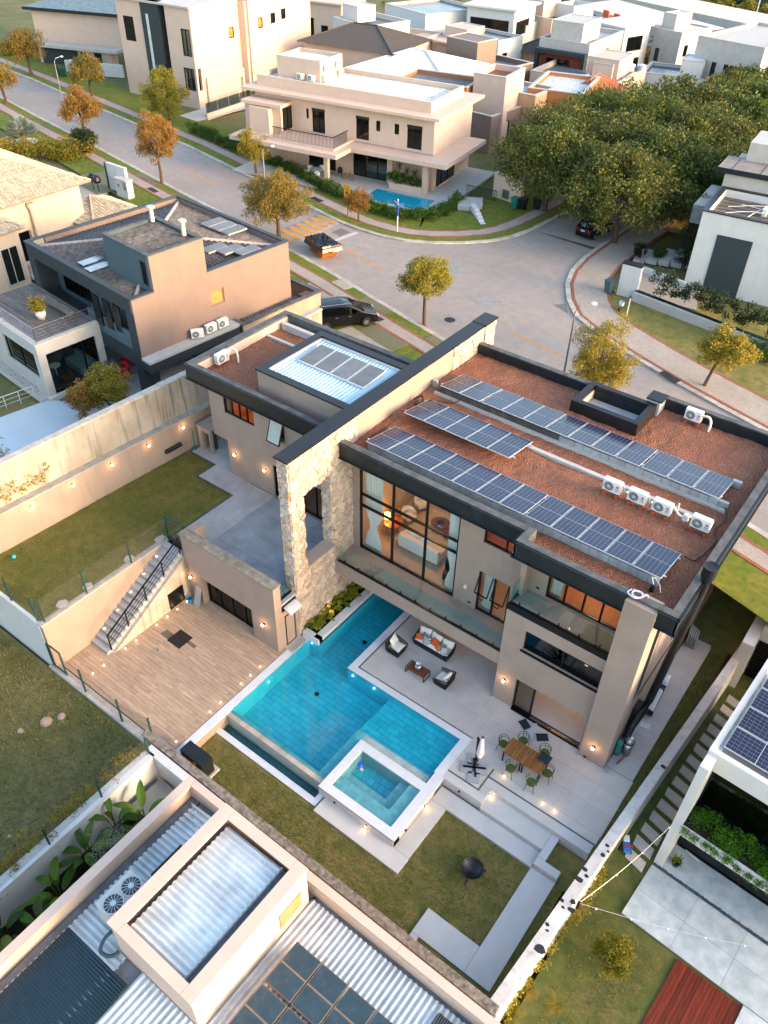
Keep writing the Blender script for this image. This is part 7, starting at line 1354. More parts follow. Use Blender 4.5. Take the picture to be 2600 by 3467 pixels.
MB(TO).box(-12.4,.2,-.3,9.2,13.8,14.0).obj('roof_slab', PALE, TB); MB(TO).box(-.5,1.5,9.2,22.2,14.2,14.35).obj('roof_slab', PALE, TB)
window(TB,'x',.05,-11.2,-9.5,9.3,12.0,(),rows=tuple(9.6+.3*i for i in range(8)),gl=GLASS_D,m=TO); window(TB,'x',.05,-1.7,-.3,8.7,11.6,(-1.0,),gl=GLASS_T,m=TO,bar=.12); window(TB,'x',.05,-2.0,-.3,4.9,7.4,(-1.4,-.8),gl=GLASS_T,m=TO,bar=.12)
GLOWP = plain('lit amber pane', '#a8763a', .3, bump=0)
for a in ((6.6,7.6,9.75,10.95),): window(TB,'y',-.1,*a,gl=GLOWP,m=TO,bar=.12)
for i, a in enumerate(((10.8,11.8,10.4,11.6),(13.4,14.4,10.6,11.8),(15.6,16.6,10.8,12.0))): window(TB,'y',1.2,*a,gl=GLOWP if i == 0 else GLASS_D,m=TO,bar=.12)
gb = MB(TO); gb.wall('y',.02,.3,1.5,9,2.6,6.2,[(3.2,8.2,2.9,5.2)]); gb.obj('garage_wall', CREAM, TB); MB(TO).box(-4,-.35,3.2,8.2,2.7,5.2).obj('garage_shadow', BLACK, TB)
dk = empty('drive_railing', TO @ frame(3.5,3.5,3), 'glass railing on a low cream wall beside the garage drive', 'railing'); MB(TO).box(3.6,3.9,-3.0,8,2.8,3.6).obj('low_wall', CREAM, dk)
for i in range(5): MB(TO).box(3.72,3.76,-2.9+i*2.1,-.9+i*2.1,3.6,4.7).obj('glass_pane', GLASS_T, dk)
patch('driveway', [(-84.5,70.5),(-81,70.2),(-80.5,82),(-85,82)], .1, PALE)
# house, garage wall and bins at the far left corner
FO = frame(-121,75.3,2.9,20)
h2 = empty('corner_villa', FO, 'pale villa with dark eaves at the top left corner', 'house'); w = MB(FO); w.box(0,14,2,14,2.6,6.6).box(1,13,0.5,2,.0,2.6); w.obj('wall', CREAM, h2); MB(FO).box(-.8,14.8,1.2,15,6.6,7.0).obj('roof_slab', FASCIA, h2); MB(FO).box(-.6,14.5,-.5,2.5,2.4,2.75).obj('canopy', PALE, h2); window(h2,'x',.45,8,9.4,.9,2.0,(),gl=GLASS_D,m=FO); window(h2,'x',.45,10.2,11.3,0,2.1,(),gl=GLASS_D,m=FO); MB(FO).box(1.5,7.5,.4,.49,.1,2.4).obj('garage_door', DARKW, h2)
MB(frame(-113,75.1,2.9,22)).box(0,9,0,.3,0,1.6).obj('garden_wall', WHITE, label='white garden wall with pipes at the top left', cat='wall'); mb_ = empty('meter_block', frame(-111,74.3,2.9,15), 'white meter block with dark panels near the green bins', 'meter block'); MB(frame(-111,74.3,2.9,15)).box(0,1.6,0,.5,0,2.0).obj('block', WHITE, mb_); MB(frame(-111,74.3,2.9,15)).box(.3,.7,-.03,0,1.0,1.6).obj('panel', BLACK, mb_); MB(frame(-111,74.3,2.9,15)).box(.9,1.3,-.03,0,1.1,1.5).obj('panel', BLACK, mb_)
def wheelie(x, y, rot, col, label):
    t = empty('wheelie_bin', frame(x,y,tz(x,y)+.1,rot), label, 'bin', 'wheeled bins'); f = frame(x,y,tz(x,y)+.1,rot); mt = plain(col[0], col[1], .5, bump=0) if col[0] not in bpy.data.materials else bpy.data.materials[col[0]]
    m = MB(f); m.add([(-.24,-.24,.08),(.24,-.24,.08),(.24,.24,.08),(-.24,.24,.08),(-.32,-.34,1.0),(.32,-.34,1.0),(.32,.34,1.0),(-.32,.34,1.0)],[(3,2,1,0),(4,5,6,7),(0,1,5,4),(1,2,6,5),(2,3,7,6),(3,0,4,7)]); m.obj('tub', mt, t); m = MB(f); m.box(-.34,.34,-.38,.36,1.0,1.07); m.obj('lid', mt, t)
    for a in (-.26,.26): m = MB(f @ Matrix.Translation((a,.26,.1)) @ Matrix.Rotation(math.pi/2,4,'Y')); m.cyl(0,0,-.03,.03,.1); m.obj('wheel', BLACKP, t)
wheelie(-111.6,73.2,10,('dark green bin','#16443a'),'dark green wheeled bin at the top left, left one'); wheelie(-110.8,73.0,0,('dark green bin','#16443a'),'dark green wheeled bin at the top left, right one')
wheelie(-37.1,70.1,0,('green bin','#17705a'),'green wheeled bin near the entrance of the cream house'); wheelie(-36.4,70.4,0,('black bin','#16181a'),'black wheeled bin beside the green one'); wheelie(-35.4,71.3,10,('black bin','#16181a'),'lone dark bin close to the grove kerb'); wheelie(-22.1,59.1,-15,('grey bin','#4d5a5f'),'grey wheeled bin by the white garden pillar on the right')
pw_ = empty('meter_wall', frame(-40,72,3), 'beige meter wall by the entrance of the cream house', 'wall'); MB(frame(-40.5,71.6,3,-8)).box(0,3.4,0,.4,0,2.4).obj('block', PEACH, pw_); MB(frame(-40.5,71.6,3,-8)).box(1.2,2.0,-.04,0,.3,1.1).obj('hatch', STEEL, pw_)
# ------------------------------------------------------------------ orange house beside the cream one
def bghouse(name, x, y, ang, wd, dp, h, z0, mat, label, roof='flat', wins=(), side=(), rmat=GUTTER, over=0, par=.5, kind='house', group=None, box=None):
    f = frame(x,y,z0,ang); t = empty(name, f, label, 'house', group or 'background houses'); b = MB(f)
    hs = [(a,a+s,p,p+q) for a, s, p, q in wins]; hd = [(a,a+s,p,p+q) for a, s, p, q in side]; top = h if roof == 'flat' else h
    b.wall('x',0,.3,0,wd,-2,top,hs).wall('y',wd-.3,wd,.3,dp,-2,top,hd).wall('x',dp-.3,dp,0,wd-.3,-2,top).wall('y',0,.3,.3,dp-.3,-2,top); b.obj('wall', mat, t)
    for a in hs: window(t,'x',.12,*a,((a[0]+a[1])/2,) if a[1]-a[0] > 1.2 else (),gl=GLASS_D,m=f,bar=.09)
    for a in hd: window(t,'y',wd-.12,*a,((a[0]+a[1])/2,) if a[1]-a[0] > 1.2 else (),gl=GLASS_D,m=f,bar=.09)
    if roof == 'flat':
        if over: MB(f).box(-over,wd+over,-over,dp+over,h,h+.25).obj('eave_slab', mat, t)
        else: MB(f).box(.3,wd-.3,.3,dp-.3,h-par-.1,h-par).obj('roof_slab', rmat, t); MB(f).ring(-.05,wd+.05,-.05,dp+.05,.4,h,h+.08).obj('coping', PALE, t)
    elif roof == 'corr':
        n = max(2,int(wd/1.6))
        for i in range(n): MB(f).sheet((.3+(wd-.6)*i/n,.3,h-par),((wd-.6)/n,0,0),(0,dp-.6,.1),.3,.06,kind='trap').obj('roof_sheet', rmat, t)
        MB(f).ring(-.05,wd+.05,-.05,dp+.05,.4,h,h+.08).obj('coping', PALE, t)
    else:
        e = .7; r = 1.9; A = [(-e,-e,h),(wd+e,-e,h),(wd+e,dp+e,h),(-e,dp+e,h)]; k = min(wd,dp)/2; P, Q = ((k,dp/2,h+r),(wd-k,dp/2,h+r)) if wd > dp else ((wd/2,k,h+r),(wd/2,dp-k,h+r))
        S = [(A[0],A[1],Q if wd > dp else P,P),(A[1],A[2],Q,Q if wd > dp else P),(A[2],A[3],P if wd > dp else Q,Q),(A[3],A[0],P,P if wd > dp else Q)]
        for q in S: trifield(t, f, q, 3, .3, .06, rmat)
        for a, b2 in ((A[0],P),(A[1],Q if wd > dp else P),(A[2],Q),(P,Q)): MB(f).tube([(a[0],a[1],a[2]+.05),(b2[0],b2[1],b2[2]+.05)],.12,6).obj('ridge_cap', rmat, t)
    if box: a, b3, c, d, e2 = box; MB(f).box(a,a+c,b3,b3+d,h-.3,h+e2).obj('roof_box', mat, t); MB(f).ring(a-.05,a+c+.05,b3-.05,b3+d+.05,.25,h+e2,h+e2+.08).obj('coping', PALE, t)
    return t
ORG = plain('terracotta render', '#b0703f', .8, var=.08, bump=.1); TAN = plain('tan render', '#b8997a', .8, var=.1, bump=.1); GRYB = plain('taupe grey render', '#7a6b5f', .8, var=.1, bump=.1); TERRA = plain('orange clay tiles', '#a8623c', .85, var=.35, scale=2, bump=.4); GREYTILE = plain('white painted tiles', '#c6c6c2', .8, var=.12, bump=.2); DKTILE = plain('dark grey tiles', '#4d4945', .9, var=.25, bump=.4); PVD = plain('far solar panels', '#1c2433', .2, bump=0)
W = [(.8,1.4,1.0,1.6),(3.6,1.2,3.6,1.6)]
bghouse('terracotta_house',-60.4,82.3,10,8.6,5.2,6.0,2.9,ORG,'terracotta walled house directly behind the cream house','corr',(),((1,1.2,3.5,1.8),),GUTTER)
bghouse('terracotta_wing',-52.4,83.6,-4,4.2,7,3.8,2.9,BROWNW,'low brown wing with glass doors beside the terracotta house','corr',((.6,1.0,.6,1.6),),((1.5,2.2,.4,2.4),),GUTTER)
bghouse('terracotta_annex',-54.3,89.1,1,8,5,5.2,2.8,TAN,'tan annex with a ribbed grey roof behind the terracotta house','corr',(),((.8,1.4,.5,2.2),),RUSTW)
bghouse('tan_tower_house',-51.6,84.5,8,3.8,5.4,7.4,2.9,CREAM,'cream box rising above the ribbed tan annex','flat',(),(),GRAVEL)
bghouse('orange_gable_house',-48.6,91.5,14,6.4,9,5.6,2.5,ORG,'orange and cream house with white ribbed roof by the grove','corr',((.5,.5,.3,3.2),),((2.2,.9,.8,3.2),(5,1.2,1,2.4)),RUSTW)
# ------------------------------------------------------------------ background houses
bghouse('cream_tile_house',-82,91,8,13,9.5,6.0,2.6,CREAM,'cream house with dark hip tile roof left of the white hip roof','hip',((9,2.2,1,2.2),),((1,1.4,1,2),),DKTILE)
bghouse('white_hip_house',-72,88.5,8,13,11,4.6,2.6,TAN,'tan house under a broad white hip tile roof','hip',((1.4,1.2,1.2,1.6),(9,1.4,1.2,1.6)),((2,1.6,1,1.8),),GREYTILE)
bghouse('white_box_house',-86,101.5,-12,8,7.5,7.4,2.2,WHITE,'white box house with a small grey roof between palms','flat',((4.6,1.2,1,2),),((1,1.4,4,1.8),),GUTTER,box=(.4,1.5,3.4,3.2,1.6))
bghouse('pale_wing_house',-80.5,104.8,6,6.5,7.5,5.6,2.0,CREAM,'low cream house with a dark gateway right of the palms','flat',((.6,1.6,.2,2.6),(3.8,1.4,.6,2)),((1,1.6,1,2.2),),PALE)
bghouse('curved_eave_house',-77.5,110,-6,8,8,5.2,1.9,CREAM,'cream house with a dark projecting eave','flat',((1,1.2,1,2.2),(4,1.2,1,2.2)),((1,1.8,1,2.4),),PALE,over=.5,box=(3.4,2.4,4,4,1.6))
bghouse('taupe_ac_house',-69,101.5,-8,10,9.5,4.4,2.2,GRYB,'taupe house with solar panels and a box of condensers','flat',((7,1.0,1,1.4),),((2,1.2,1,1.6),),GUTTER,box=(.6,2.4,5.4,4,2.6))
bghouse('white_solar_house',-71.5,112.5,-8,7,5.5,6.2,1.8,WHITE,'white house with black solar panels on its flat roof','flat',(),((1,1.2,3,1.6),),PVD,par=.25)
bghouse('grey_hip_house',-64.5,117.5,-8,6,7,4.6,1.6,TAN,'small tan house with a grey hip tile roof','hip',((1,1.2,1,1.6),),(),DKTILE)
bghouse('white_long_house',-93,123,-18,11,11.5,6.8,1.4,WHITE,'long white house with open porch near the top edge','flat',((1,2.2,.5,2.4),(5,1.6,3.6,1.8)),((1,1.4,.5,2.4),(4,2,.5,2.4)),PVD,par=.3)
bghouse('white_porch_house',-108.5,118.5,8,9,8,6.2,1.4,CREAM,'cream house with an orange door panel at the top left of centre','flat',((2,1.6,.3,3.6),(5,1.4,1,2)),((1,1.6,1,2),),PALE,over=.5)
bghouse('glass_balcony_house',-78.5,125,6,8,8,8.0,1.3,WHITE,'white three level house with dark glazed balconies at the top','flat',((.6,6.6,.4,2.2),(.6,6.6,4.4,2.2)),((1,5,.6,2),(1,5,4.4,2)),PALE,over=.6)
bghouse('dark_frame_house',-60.3,115.3,3,7.4,12,7.0,1.5,PALE,'pale box house with a dark framed brick balcony','flat',(),((6,1.2,3.4,2.2),(2,.8,2,1.4)),PALE,box=(1.4,.3,4.6,6,2.2))
f = frame(-60.3,115.3,1.5,3); t = bpy.data.objects['dark_frame_house']; bxs('balcony_frame', DARKW, t, (-.1,7.3,-.9,-.02,5.4,5.9),(-.1,.4,-.9,-.02,-.5,5.4),(6.9,7.3,-.9,-.02,0,5.4),(.4,6.9,-.9,-.02,1.6,2.4), m=f); MB(f).box(.5,6.8,-.06,-.01,2.4,5.4).obj('brick_wall', plain('red brick panel', '#8a4527', .9, var=.2, bump=.3), t); window(t,'x',-.1,1.4,2.5,2.5,4.8,(),gl=GLASS_D,m=f); window(t,'x',-.1,3.0,4.8,2.5,4.8,(),gl=GLASS_D,m=f); MB(f).box(.5,6.8,-.88,-.84,2.4,3.3).obj('glass_front', GLASS_T, t)
bghouse('white_patio_house',-57,107.5,4,12,11,4.2,1.9,CREAM,'sprawling cream house of several flat roofs above the grove','flat',((.6,1,1,1.6),),((1,1,1,1.6),),GUTTER,box=(7.2,1.2,4.2,5.2,2.4))
bghouse('cream_stack_house',-49,104.5,6,5,9,4.6,2.0,CREAM,'cream house with blue skylight trays beside the grove','flat',(),((1,1,1,1.6),(4,1,1,1.6)),BLUEMET,box=(.6,4.2,2.6,3.2,1.4))
bghouse('clay_tile_house',-47,97,9,5,8.4,3.8,2.4,WHITE,'white house with an orange clay tile roof at the grove edge','hip',((2,.7,1,1),),(),TERRA)
bghouse('white_tank_house',-46.8,120,12,9,7,4.2,1.2,WHITE,'white house with a roof box and panels right of the water tanks','flat',(),((1,1.2,1,1.6),),PVD,par=.3,box=(5,.6,2.8,4,1.9))
bghouse('grey_warehouse',-41.6,124.5,-10,9.5,16,8.6,1.2,PALE,'large pale grey warehouse at the top right','flat',((2.8,.7,3,3.0),(4.6,2.2,4.4,1.6)),(),PALE,par=.3)
bghouse('grey_studio_house',-54.5,142,-14,5,8,6.4,.6,PALE,'pale grey house with a roof box behind the right palms','flat',((.8,.8,2,1.8),),((1.4,1,3,1.6),),PALE,box=(.4,1,2.4,4,2))
bghouse('brick_panel_house',-77.5,137,-14,9,6,6.4,.9,CREAM,'cream house with an orange panel and roof solar panels at the top','flat',((.8,.5,3,1.6),(3,.5,3,1.6)),((1,4.4,.6,3.8),),PVD,par=.3,box=(3.4,1,2.6,4,2))
bghouse('white_cube_house',-71,139.5,-12,4,5,8.0,.8,WHITE,'white cube house at the top right of centre','flat',((2.6,.8,4.6,1.6),),(),PALE)
bghouse('three_level_house',-62.5,137,-16,6.2,6,6.6,.8,WHITE,'white house of stacked balconies above the palms','flat',((1,3.6,.4,2),(1,3.6,3.4,2)),((1,3.6,.4,2),(1,3.6,3.4,2)),PALE,over=.4)
bghouse('grey_flat_house',-75.5,130,8,4.6,5.5,5.6,1.0,PALE,'small grey flat roofed house left of the dark framed house','flat',((1,.5,2,1.6),(2.6,.5,2,1.6)),(),PVD,par=.3)
# long market canopy with posts
cp = empty('canopy_roof', frame(-66,146,.4,-26), 'long pale canopy roof on slim posts at the top right', 'canopy'); f = frame(-74.5,154,.4,-27)
for i in range(8): MB(f).sheet((i*3.4,0,6.2),(3.35,0,0),(0,9,.3),.5,.1,kind='trap').obj('roof_sheet', PALE, cp)
MB(f).box(-.2,27.4,-.2,0,5.7,6.3).obj('fascia', PALE, cp)
for i in range(7): MB(f).box(1+i*4.2,1.3+i*4.2,.4,.7,-2,5.8).obj('post', GRYB, cp)
ws = empty('long_shed', frame(-60,170,0,-22), 'long pale shed roof along the forest edge', 'shed'); f = frame(-86,176,-1,-20)
for i in range(16): MB(f).sheet((i*3.6,0,7.0),(3.55,0,0),(0,9,.3),.5,.1,kind='trap').obj('roof_sheet', PALE, ws)
MB(f).box(0,57.6,0,.3,-2,7).obj('wall', PALE, ws)
NET = plain('orange safety net', '#c8532a', .8, bump=.3)
for i, (x, y) in enumerate(((-66.5,148.5),(-63.8,146.8))): MB(frame(x,y,6.4,-30)).box(0,1.6,0,.2,0,1.0).obj('safety_net', NET, label='orange safety net on the pale canopy roof, '+('left' if i == 0 else 'right')+' piece', cat='safety net', group='orange nets')
for i, (x, y) in enumerate(((-47.5,117.8),(-46.2,118.4))): m = MB(); m.cyl(x,y,5.0,6.6,.62,n=16); m.cyl(x,y,6.6,6.75,.66,.2,16); m.obj('water_tank', ALU, label='ribbed pale water tank on a far roof, '+('left one' if i == 0 else 'right one'), cat='water tank', group='rooftop tanks')
# ------------------------------------------------------------------ white building at the right edge
BO = frame(-18.06,64.5,0,6)
RB = empty('white_side_house', BO, 'white rendered house at the right edge with a tall dark panel', 'house')
w = MB(BO); w.wall('x',0,.3,0,12,2.9,9.0).wall('y',0,.3,.3,6,2.9,9.0).wall('x',6,6.3,0,12,2.9,9.0); w.obj('wall', WHITE, RB); MB(BO).box(1.5,4.15,-.04,-.002,2.9,7.5).obj('dark_panel', plain('dark charcoal panel', '#2f3a3e', .8, var=.2, bump=.2), RB)
MB(BO).box(.3,12,.3,6,8.3,8.4).obj('roof_slab', plain('grimy roof slab', '#6a625a', .9, var=.4, scale=1.2, bump=.3), RB); MB(BO).ring(-.08,12.1,-.08,6.35,.4,9.0,9.08).obj('coping', CAPD, RB); MB(BO).box(-1.0,-.02,1.0,6.4,7.6,9.0).obj('side_wing', GUTTER, RB)
for i in range(7): MB(BO).box(.5,11.8,.5+i*.8,.56+i*.8,8.4,8.44).obj('roof_seam', CONC_D, RB)
w = MB(BO); w.box(-.2,12,6.4,12,2.9,10.2); w.obj('rear_block', PALE, RB); MB(BO).box(-.9,12.5,6.2,10,10.2,10.4).obj('rear_roof', plain('stained plank roof', '#8d8378', .85, var=.3, scale=1.4, bump=.2), RB); MB(BO).box(-.95,12.5,6.12,6.2,10.1,10.5).obj('rear_fascia', FASCIA, RB); MB(BO).box(.6,12,9.5,13.5,10.4,11.8).obj('roof_box', PALE, RB)
for i in range(5): MB(BO).box(.2+i*2.2,.24+i*2.2,6.3,9.4,10.4,10.43).obj('roof_seam', CONC_D, RB)
for i, (a, b, c, d) in enumerate(((1,1.5,5,3),(2,4.5,6,1.4),(3,2,4.5,5.4),(1.2,3.4,6,4.6))): q = [BO @ Vector((a,b,8.55)), BO @ Vector(((a+c)/2,(b+d)/2+.4,8.75)), BO @ Vector((c,d,8.6))]; hose('conduit', q, .03, PIPEW, f'white conduit across the roof of the right hand white house, {["first","second","third","fourth"][i]} of four', 'conduit')
MB(BO).box(3.8,4.1,3,3.9,8.4,9.0).obj('vent_box', ACW, label='white louvred box on the roof of the right hand white house', cat='vent')
gp2 = empty('garden_pillar', frame(-21,59.3,3.1), 'white garden pillar wall with a dark cap beside the grey bin', 'pillar'); MB(frame(-21.5,59.3,3,4)).box(0,1.5,0,.5,0,2.6).obj('pillar', WHITE, gp2); MB(frame(-21.5,59.3,3,4)).box(-.05,1.55,-.05,.55,2.6,2.7).obj('cap', CAPD, gp2)
MB().prism([(-20.1,59.0),(-10.2,57.6),(-4,56.6),(-4,56.9),(-10.1,57.9),(-20.1,59.3)],2.9,3.75).obj('garden_wall', PALE, label='low pale wall under the dark hedge of the right hand house', cat='wall'); MB().prism([(-20.1,59.3),(-4,56.9),(-4,57.2),(-20.1,59.6)],2.9,3.82).obj('wall_edge', BLACK, kind='structure')
patch('driveway', [(-23,64.4),(-21.4,60.2),(-15.5,60.6),(-16.3,63.4)], .12, PAVER2); MB().prism([(-22.9,64.7),(-16.5,63.6),(-16.5,63.9),(-22.9,65.0)],2.9,3.5).obj('ramp_wall', WHITE, label='white ramp wall beside the paved drive on the right', cat='wall')
for i in range(5): MB(frame(-23.2+i*.95,66.2+i*.35,3,8)).box(0,.92,0,2.8,0,.2+.12*i).obj('garden_slab', PALE, label=f'pale garden slab step beside the white building, {["first","second","third","fourth","fifth"][i]} from the walk', cat='slab', group='garden slabs')
MB(frame(-23.3,77.7,3,30)).box(0,2.2,0,1.6,0,2.6).obj('black_shed', BLACK, label='black box shed under the grove edge on the right', cat='shed')
for (x, y, h, mt, nm, lb) in ((-19.3,56.35,1.5,ACW,'bollard_light','slim white garden post on the right hand lawn'),(-22.3,65.6,1.3,STEEL,'bollard_light','steel garden post by the clipped shrub')): t = empty(nm, frame(x,y,3.05), lb, 'garden post'); MB().bar((x,y,3.05),(x,y,3.05+h),.07).obj('post', mt, t); MB().box(x-.1,x+.1,y-.1,y+.1,3.05+h,3.2+h).obj('head', GREYT, t)
m = MB(); m.lathe(-20.05,56.9,3.05,[(0,0),(.17,0),(.2,.75),(.18,.75),(.16,.05)],14); m.obj('litter_bin', STEEL, label='round steel litter bin on the right hand lawn', cat='litter bin', smooth=True)
# ------------------------------------------------------------------ vehicles
TYRE = plain('tyre rubber', '#141415', .85, bump=.1); CARG = glass('car glass', (.05,.06,.07), .16); LAMPR = plain('red lamp lens', '#8e1410', .25, bump=0); LAMPW = plain('clear lamp lens', '#c4c8ca', .2, bump=0)
def car(m, prof, belt, wd, wheels, paint, label, cat, rails_=False, pillars=(), rear_plate=False, taper=.80):
    t = empty('parked_car' if cat != 'minivan' else 'parked_minivan', m, label, cat); top = max(p[1] for p in prof); hw = wd/2
    def w_(z): return hw*(1-(1-taper)*max(0,(z-belt)/(top-belt))) if z > belt else hw*(.94+.06*min(1,(z-.2)/(belt-.2)))
    n = len(prof); vs = []
    for x, z in prof: vs += [(x,-w_(z)*(0.9 if x < prof[0][0]+.12 or x > prof[-1][0]-.12 else 1),z),(x,w_(z)*(0.9 if x < prof[0][0]+.12 or x > prof[-1][0]-.12 else 1),z)]
    b = [(prof[0][0]+.05,.22),(prof[-1][0]-.05,.22)]; vs += [(b[0][0],-hw*.9,.22),(b[0][0],hw*.9,.22),(b[1][0],-hw*.9,.22),(b[1][0],hw*.9,.22)]
    bl = [i for i in range(n) if prof[i][1] >= belt-1e-6]; i0, i1 = bl[0], bl[-1]
    fs = [(2*i,2*i+2,2*i+3,2*i+1) for i in range(n-1)]+[(2*n,2*n+1,1,0),(2*n+3,2*n+2,2*n-2,2*n-1)]
    fs += [tuple(2*i for i in range(i0,i1+1))[::-1], tuple(2*i+1 for i in range(i0,i1+1))]
    fs += [tuple([2*n]+[2*i for i in range(0,i0+1)]+[2*i for i in range(i1,n)]+[2*n+2])[::-1], tuple([2*n+1]+[2*i+1 for i in range(0,i0+1)]+[2*i+1 for i in range(i1,n)]+[2*n+3])]
    body = MB(m); body.add(vs, fs); o = body.obj('body', paint, t); bm = bmesh.new(); bm.from_mesh(o.data); bmesh.ops.recalc_face_normals(bm, faces=bm.faces[:]); bmesh.ops.bevel(bm, geom=bm.edges[:], offset=.05, segments=3, affect='EDGES', profile=.6); bm.to_mesh(o.data); bm.free(); o.data.polygons.foreach_set('use_smooth', [True]*len(o.data.polygons))
    # glass: side panes between pillars, windscreen, rear screen
    up = [p for p in prof if p[1] >= belt-1e-6]
    def zt(x):
        for (a, b2) in zip(up, up[1:]):
            if a[0] <= x <= b2[0]: return a[1]+(b2[1]-a[1])*(x-a[0])/max(1e-6,b2[0]-a[0])
        return belt
    for (a, c) in pillars:
        for s in (-1,1):
            k = 6; P = []; z0 = belt+.05
            lo = [(a+(c-a)*i/k, z0) for i in range(k+1)]; hi = [(x, max(z0+.01,zt(x)-.11)) for x, _ in lo]; g2 = MB(m)
            g2.add([(x,s*(w_(z)+.012),z) for x, z in lo]+[(x,s*(w_(z)+.012),z) for x, z in hi],[(i,i+1,k+2+i,k+1+i) for i in range(k)]); g2.obj('side_window', CARG, t)
    f0 = [i for i in range(n-1) if prof[i][1] < belt+.08 and prof[i+1][1] > belt+.25][0]; r0_ = [i for i in range(n-1) if prof[i][1] > belt+.25 and prof[i+1][1] < belt+.12][-1]
    for i, nm, e in ((f0,'windscreen',-1),(r0_,'rear_window',1)):
        (x0,z0),(x1,z1) = prof[i],prof[i+1]; L_ = math.hypot(x1-x0,z1-z0); nx, nz = -(z1-z0)/L_*1, (x1-x0)/L_; q = lambda f, s: (x0+(x1-x0)*f+nx*.014, s*(w_(z0+(z1-z0)*f)-.10), z0+(z1-z0)*f+nz*.014)
        MB(m).quad(q(.1,-1),q(.1,1),q(.92,1),q(.92,-1)).obj(nm, CARG, t)
    for x, r_ in wheels:
        for s in (-1,1):
            mm = m @ Matrix.Translation((x,s*(hw-.08),r_)) @ Matrix.Rotation(-s*math.pi/2,4,'X'); k = MB(mm); k.lathe(0,0,0,[(r_*.62,.1),(r_*.66,.11),(r_*.95,.1),(r_,.06),(r_,-.1),(r_*.6,-.12)],22); ty_ = k.obj('tyre', TYRE, t, smooth=True); q = MB(mm); q.cyl(0,0,-.02,.06,r_*.64,n=18); q.obj('rim_well', BLACKP, t); sp2 = MB(mm)
            for i in range(8): a = 2*math.pi*i/8; sp2.bar((0,0,.085),(r_*.6*math.cos(a),r_*.6*math.sin(a),.075),.05,.03)
            sp2.lathe(0,0,.06,[(r_*.56,0),(r_*.6,.04),(r_*.64,0)],20); sp2.cyl(0,0,.06,.105,.05); sp2.obj('rim', STEEL, t)
    xe = prof[-1][0]; xs0 = prof[0][0]
    for s in (-1,1):
        MB(m).box(xe-.1,xe+.02,s*hw*.72-.13,s*hw*.72+.13,belt-.25,belt+.02).obj('tail_lamp', LAMPR, t); MB(m).box(xs0-.0,xs0+.2,s*hw*.68-.16,s*hw*.68+.16,.6,.76).obj('headlamp', LAMPW, t); MB(m).box(pillars[0][0]+.1,pillars[0][0]+.28,s*(hw+.02)-.08,s*(hw+.02)+.08,belt+.02,belt+.16).obj('mirror', paint, t)
        for (a, c) in pillars[:2]: MB(m).box(c-.28,c-.08,s*(hw+.0)-.02,s*(hw+.0)+.02,belt-.14,belt-.10).obj('door_handle', STEEL, t)
        if rails_: MB(m).bar((2.0,s*hw*taper*.86,top+.06),(4.2,s*hw*taper*.86,top+.06),.04).bar((2.0,s*hw*taper*.86,top-.03),(2.0,s*hw*taper*.86,top+.06),.05).bar((4.2,s*hw*taper*.86,top-.03),(4.2,s*hw*taper*.86,top+.06),.05).obj('roof_rail', STEEL, t)
    if rear_plate: MB(m).box(xe+.0,xe+.03,-.2,.2,.72,.84).obj('number_plate', LAMPW, t)
    MB(m).box(xs0-.02,xs0+.04,-.5,.5,.38,.5).obj('grille', BLACKP, t); return t
PB = plain('black car paint', '#0d0e10', .18, metal=.3, var=.05, bump=0, spec=.6); PN = plain('navy car paint', '#0e131c', .18, metal=.3, var=.05, bump=0, spec=.6)
# minivan: nose towards the street
car(frame(-33.65,43.9,3.12,-125.0) @ Matrix.Identity(4), [(0,.55),(.06,.78),(.95,1.06),(1.95,1.62),(2.5,1.75),(4.2,1.74),(4.72,1.62),(5.0,1.08),(5.05,.6)], 1.06, 1.95, ((.95,.34),(3.95,.34)), PB, 'black minivan with roof rails parked on the neighbouring drive', 'minivan', True, ((1.45,2.35),(2.45,3.35),(3.45,4.55)))
car(frame(-28.3,71.6,3.0,-97), [(0,.5),(.06,.72),(.95,.95),(1.75,1.42),(2.3,1.5),(3.2,1.46),(3.75,.98),(3.9,.9),(3.95,.5)], .95, 1.7, ((.7,.3),(3.2,.3)), PN, 'dark hatchback parked at the kerb under the grove', 'car', False, ((1.3,2.1),(2.2,3.1)), True)
car(frame(-26.0,83.0,3.0,-95), [(0,.5),(.06,.72),(.95,.95),(1.75,1.42),(2.3,1.5),(3.2,1.46),(3.75,.98),(3.9,.9),(3.95,.5)], .95, 1.7, ((.7,.3),(3.2,.3)), plain('red car paint', '#7d1a14', .2, bump=0), 'red car half hidden farther under the grove', 'car', False, ((1.3,2.1),(2.2,3.1)))
car(TO @ frame(-.2,6.2,2.9,180), [(0,.5),(.06,.72),(.95,.95),(1.75,1.42),(2.3,1.5),(3.2,1.46),(3.75,.98),(3.9,.9),(3.95,.5)], .95, 1.7, ((.7,.3),(3.2,.3)), plain('pale blue car paint', '#5d7f92', .2, bump=0), 'pale blue car nosing out of the garage of the tall pale house', 'car', False, ((1.3,2.1),(2.2,3.1)))
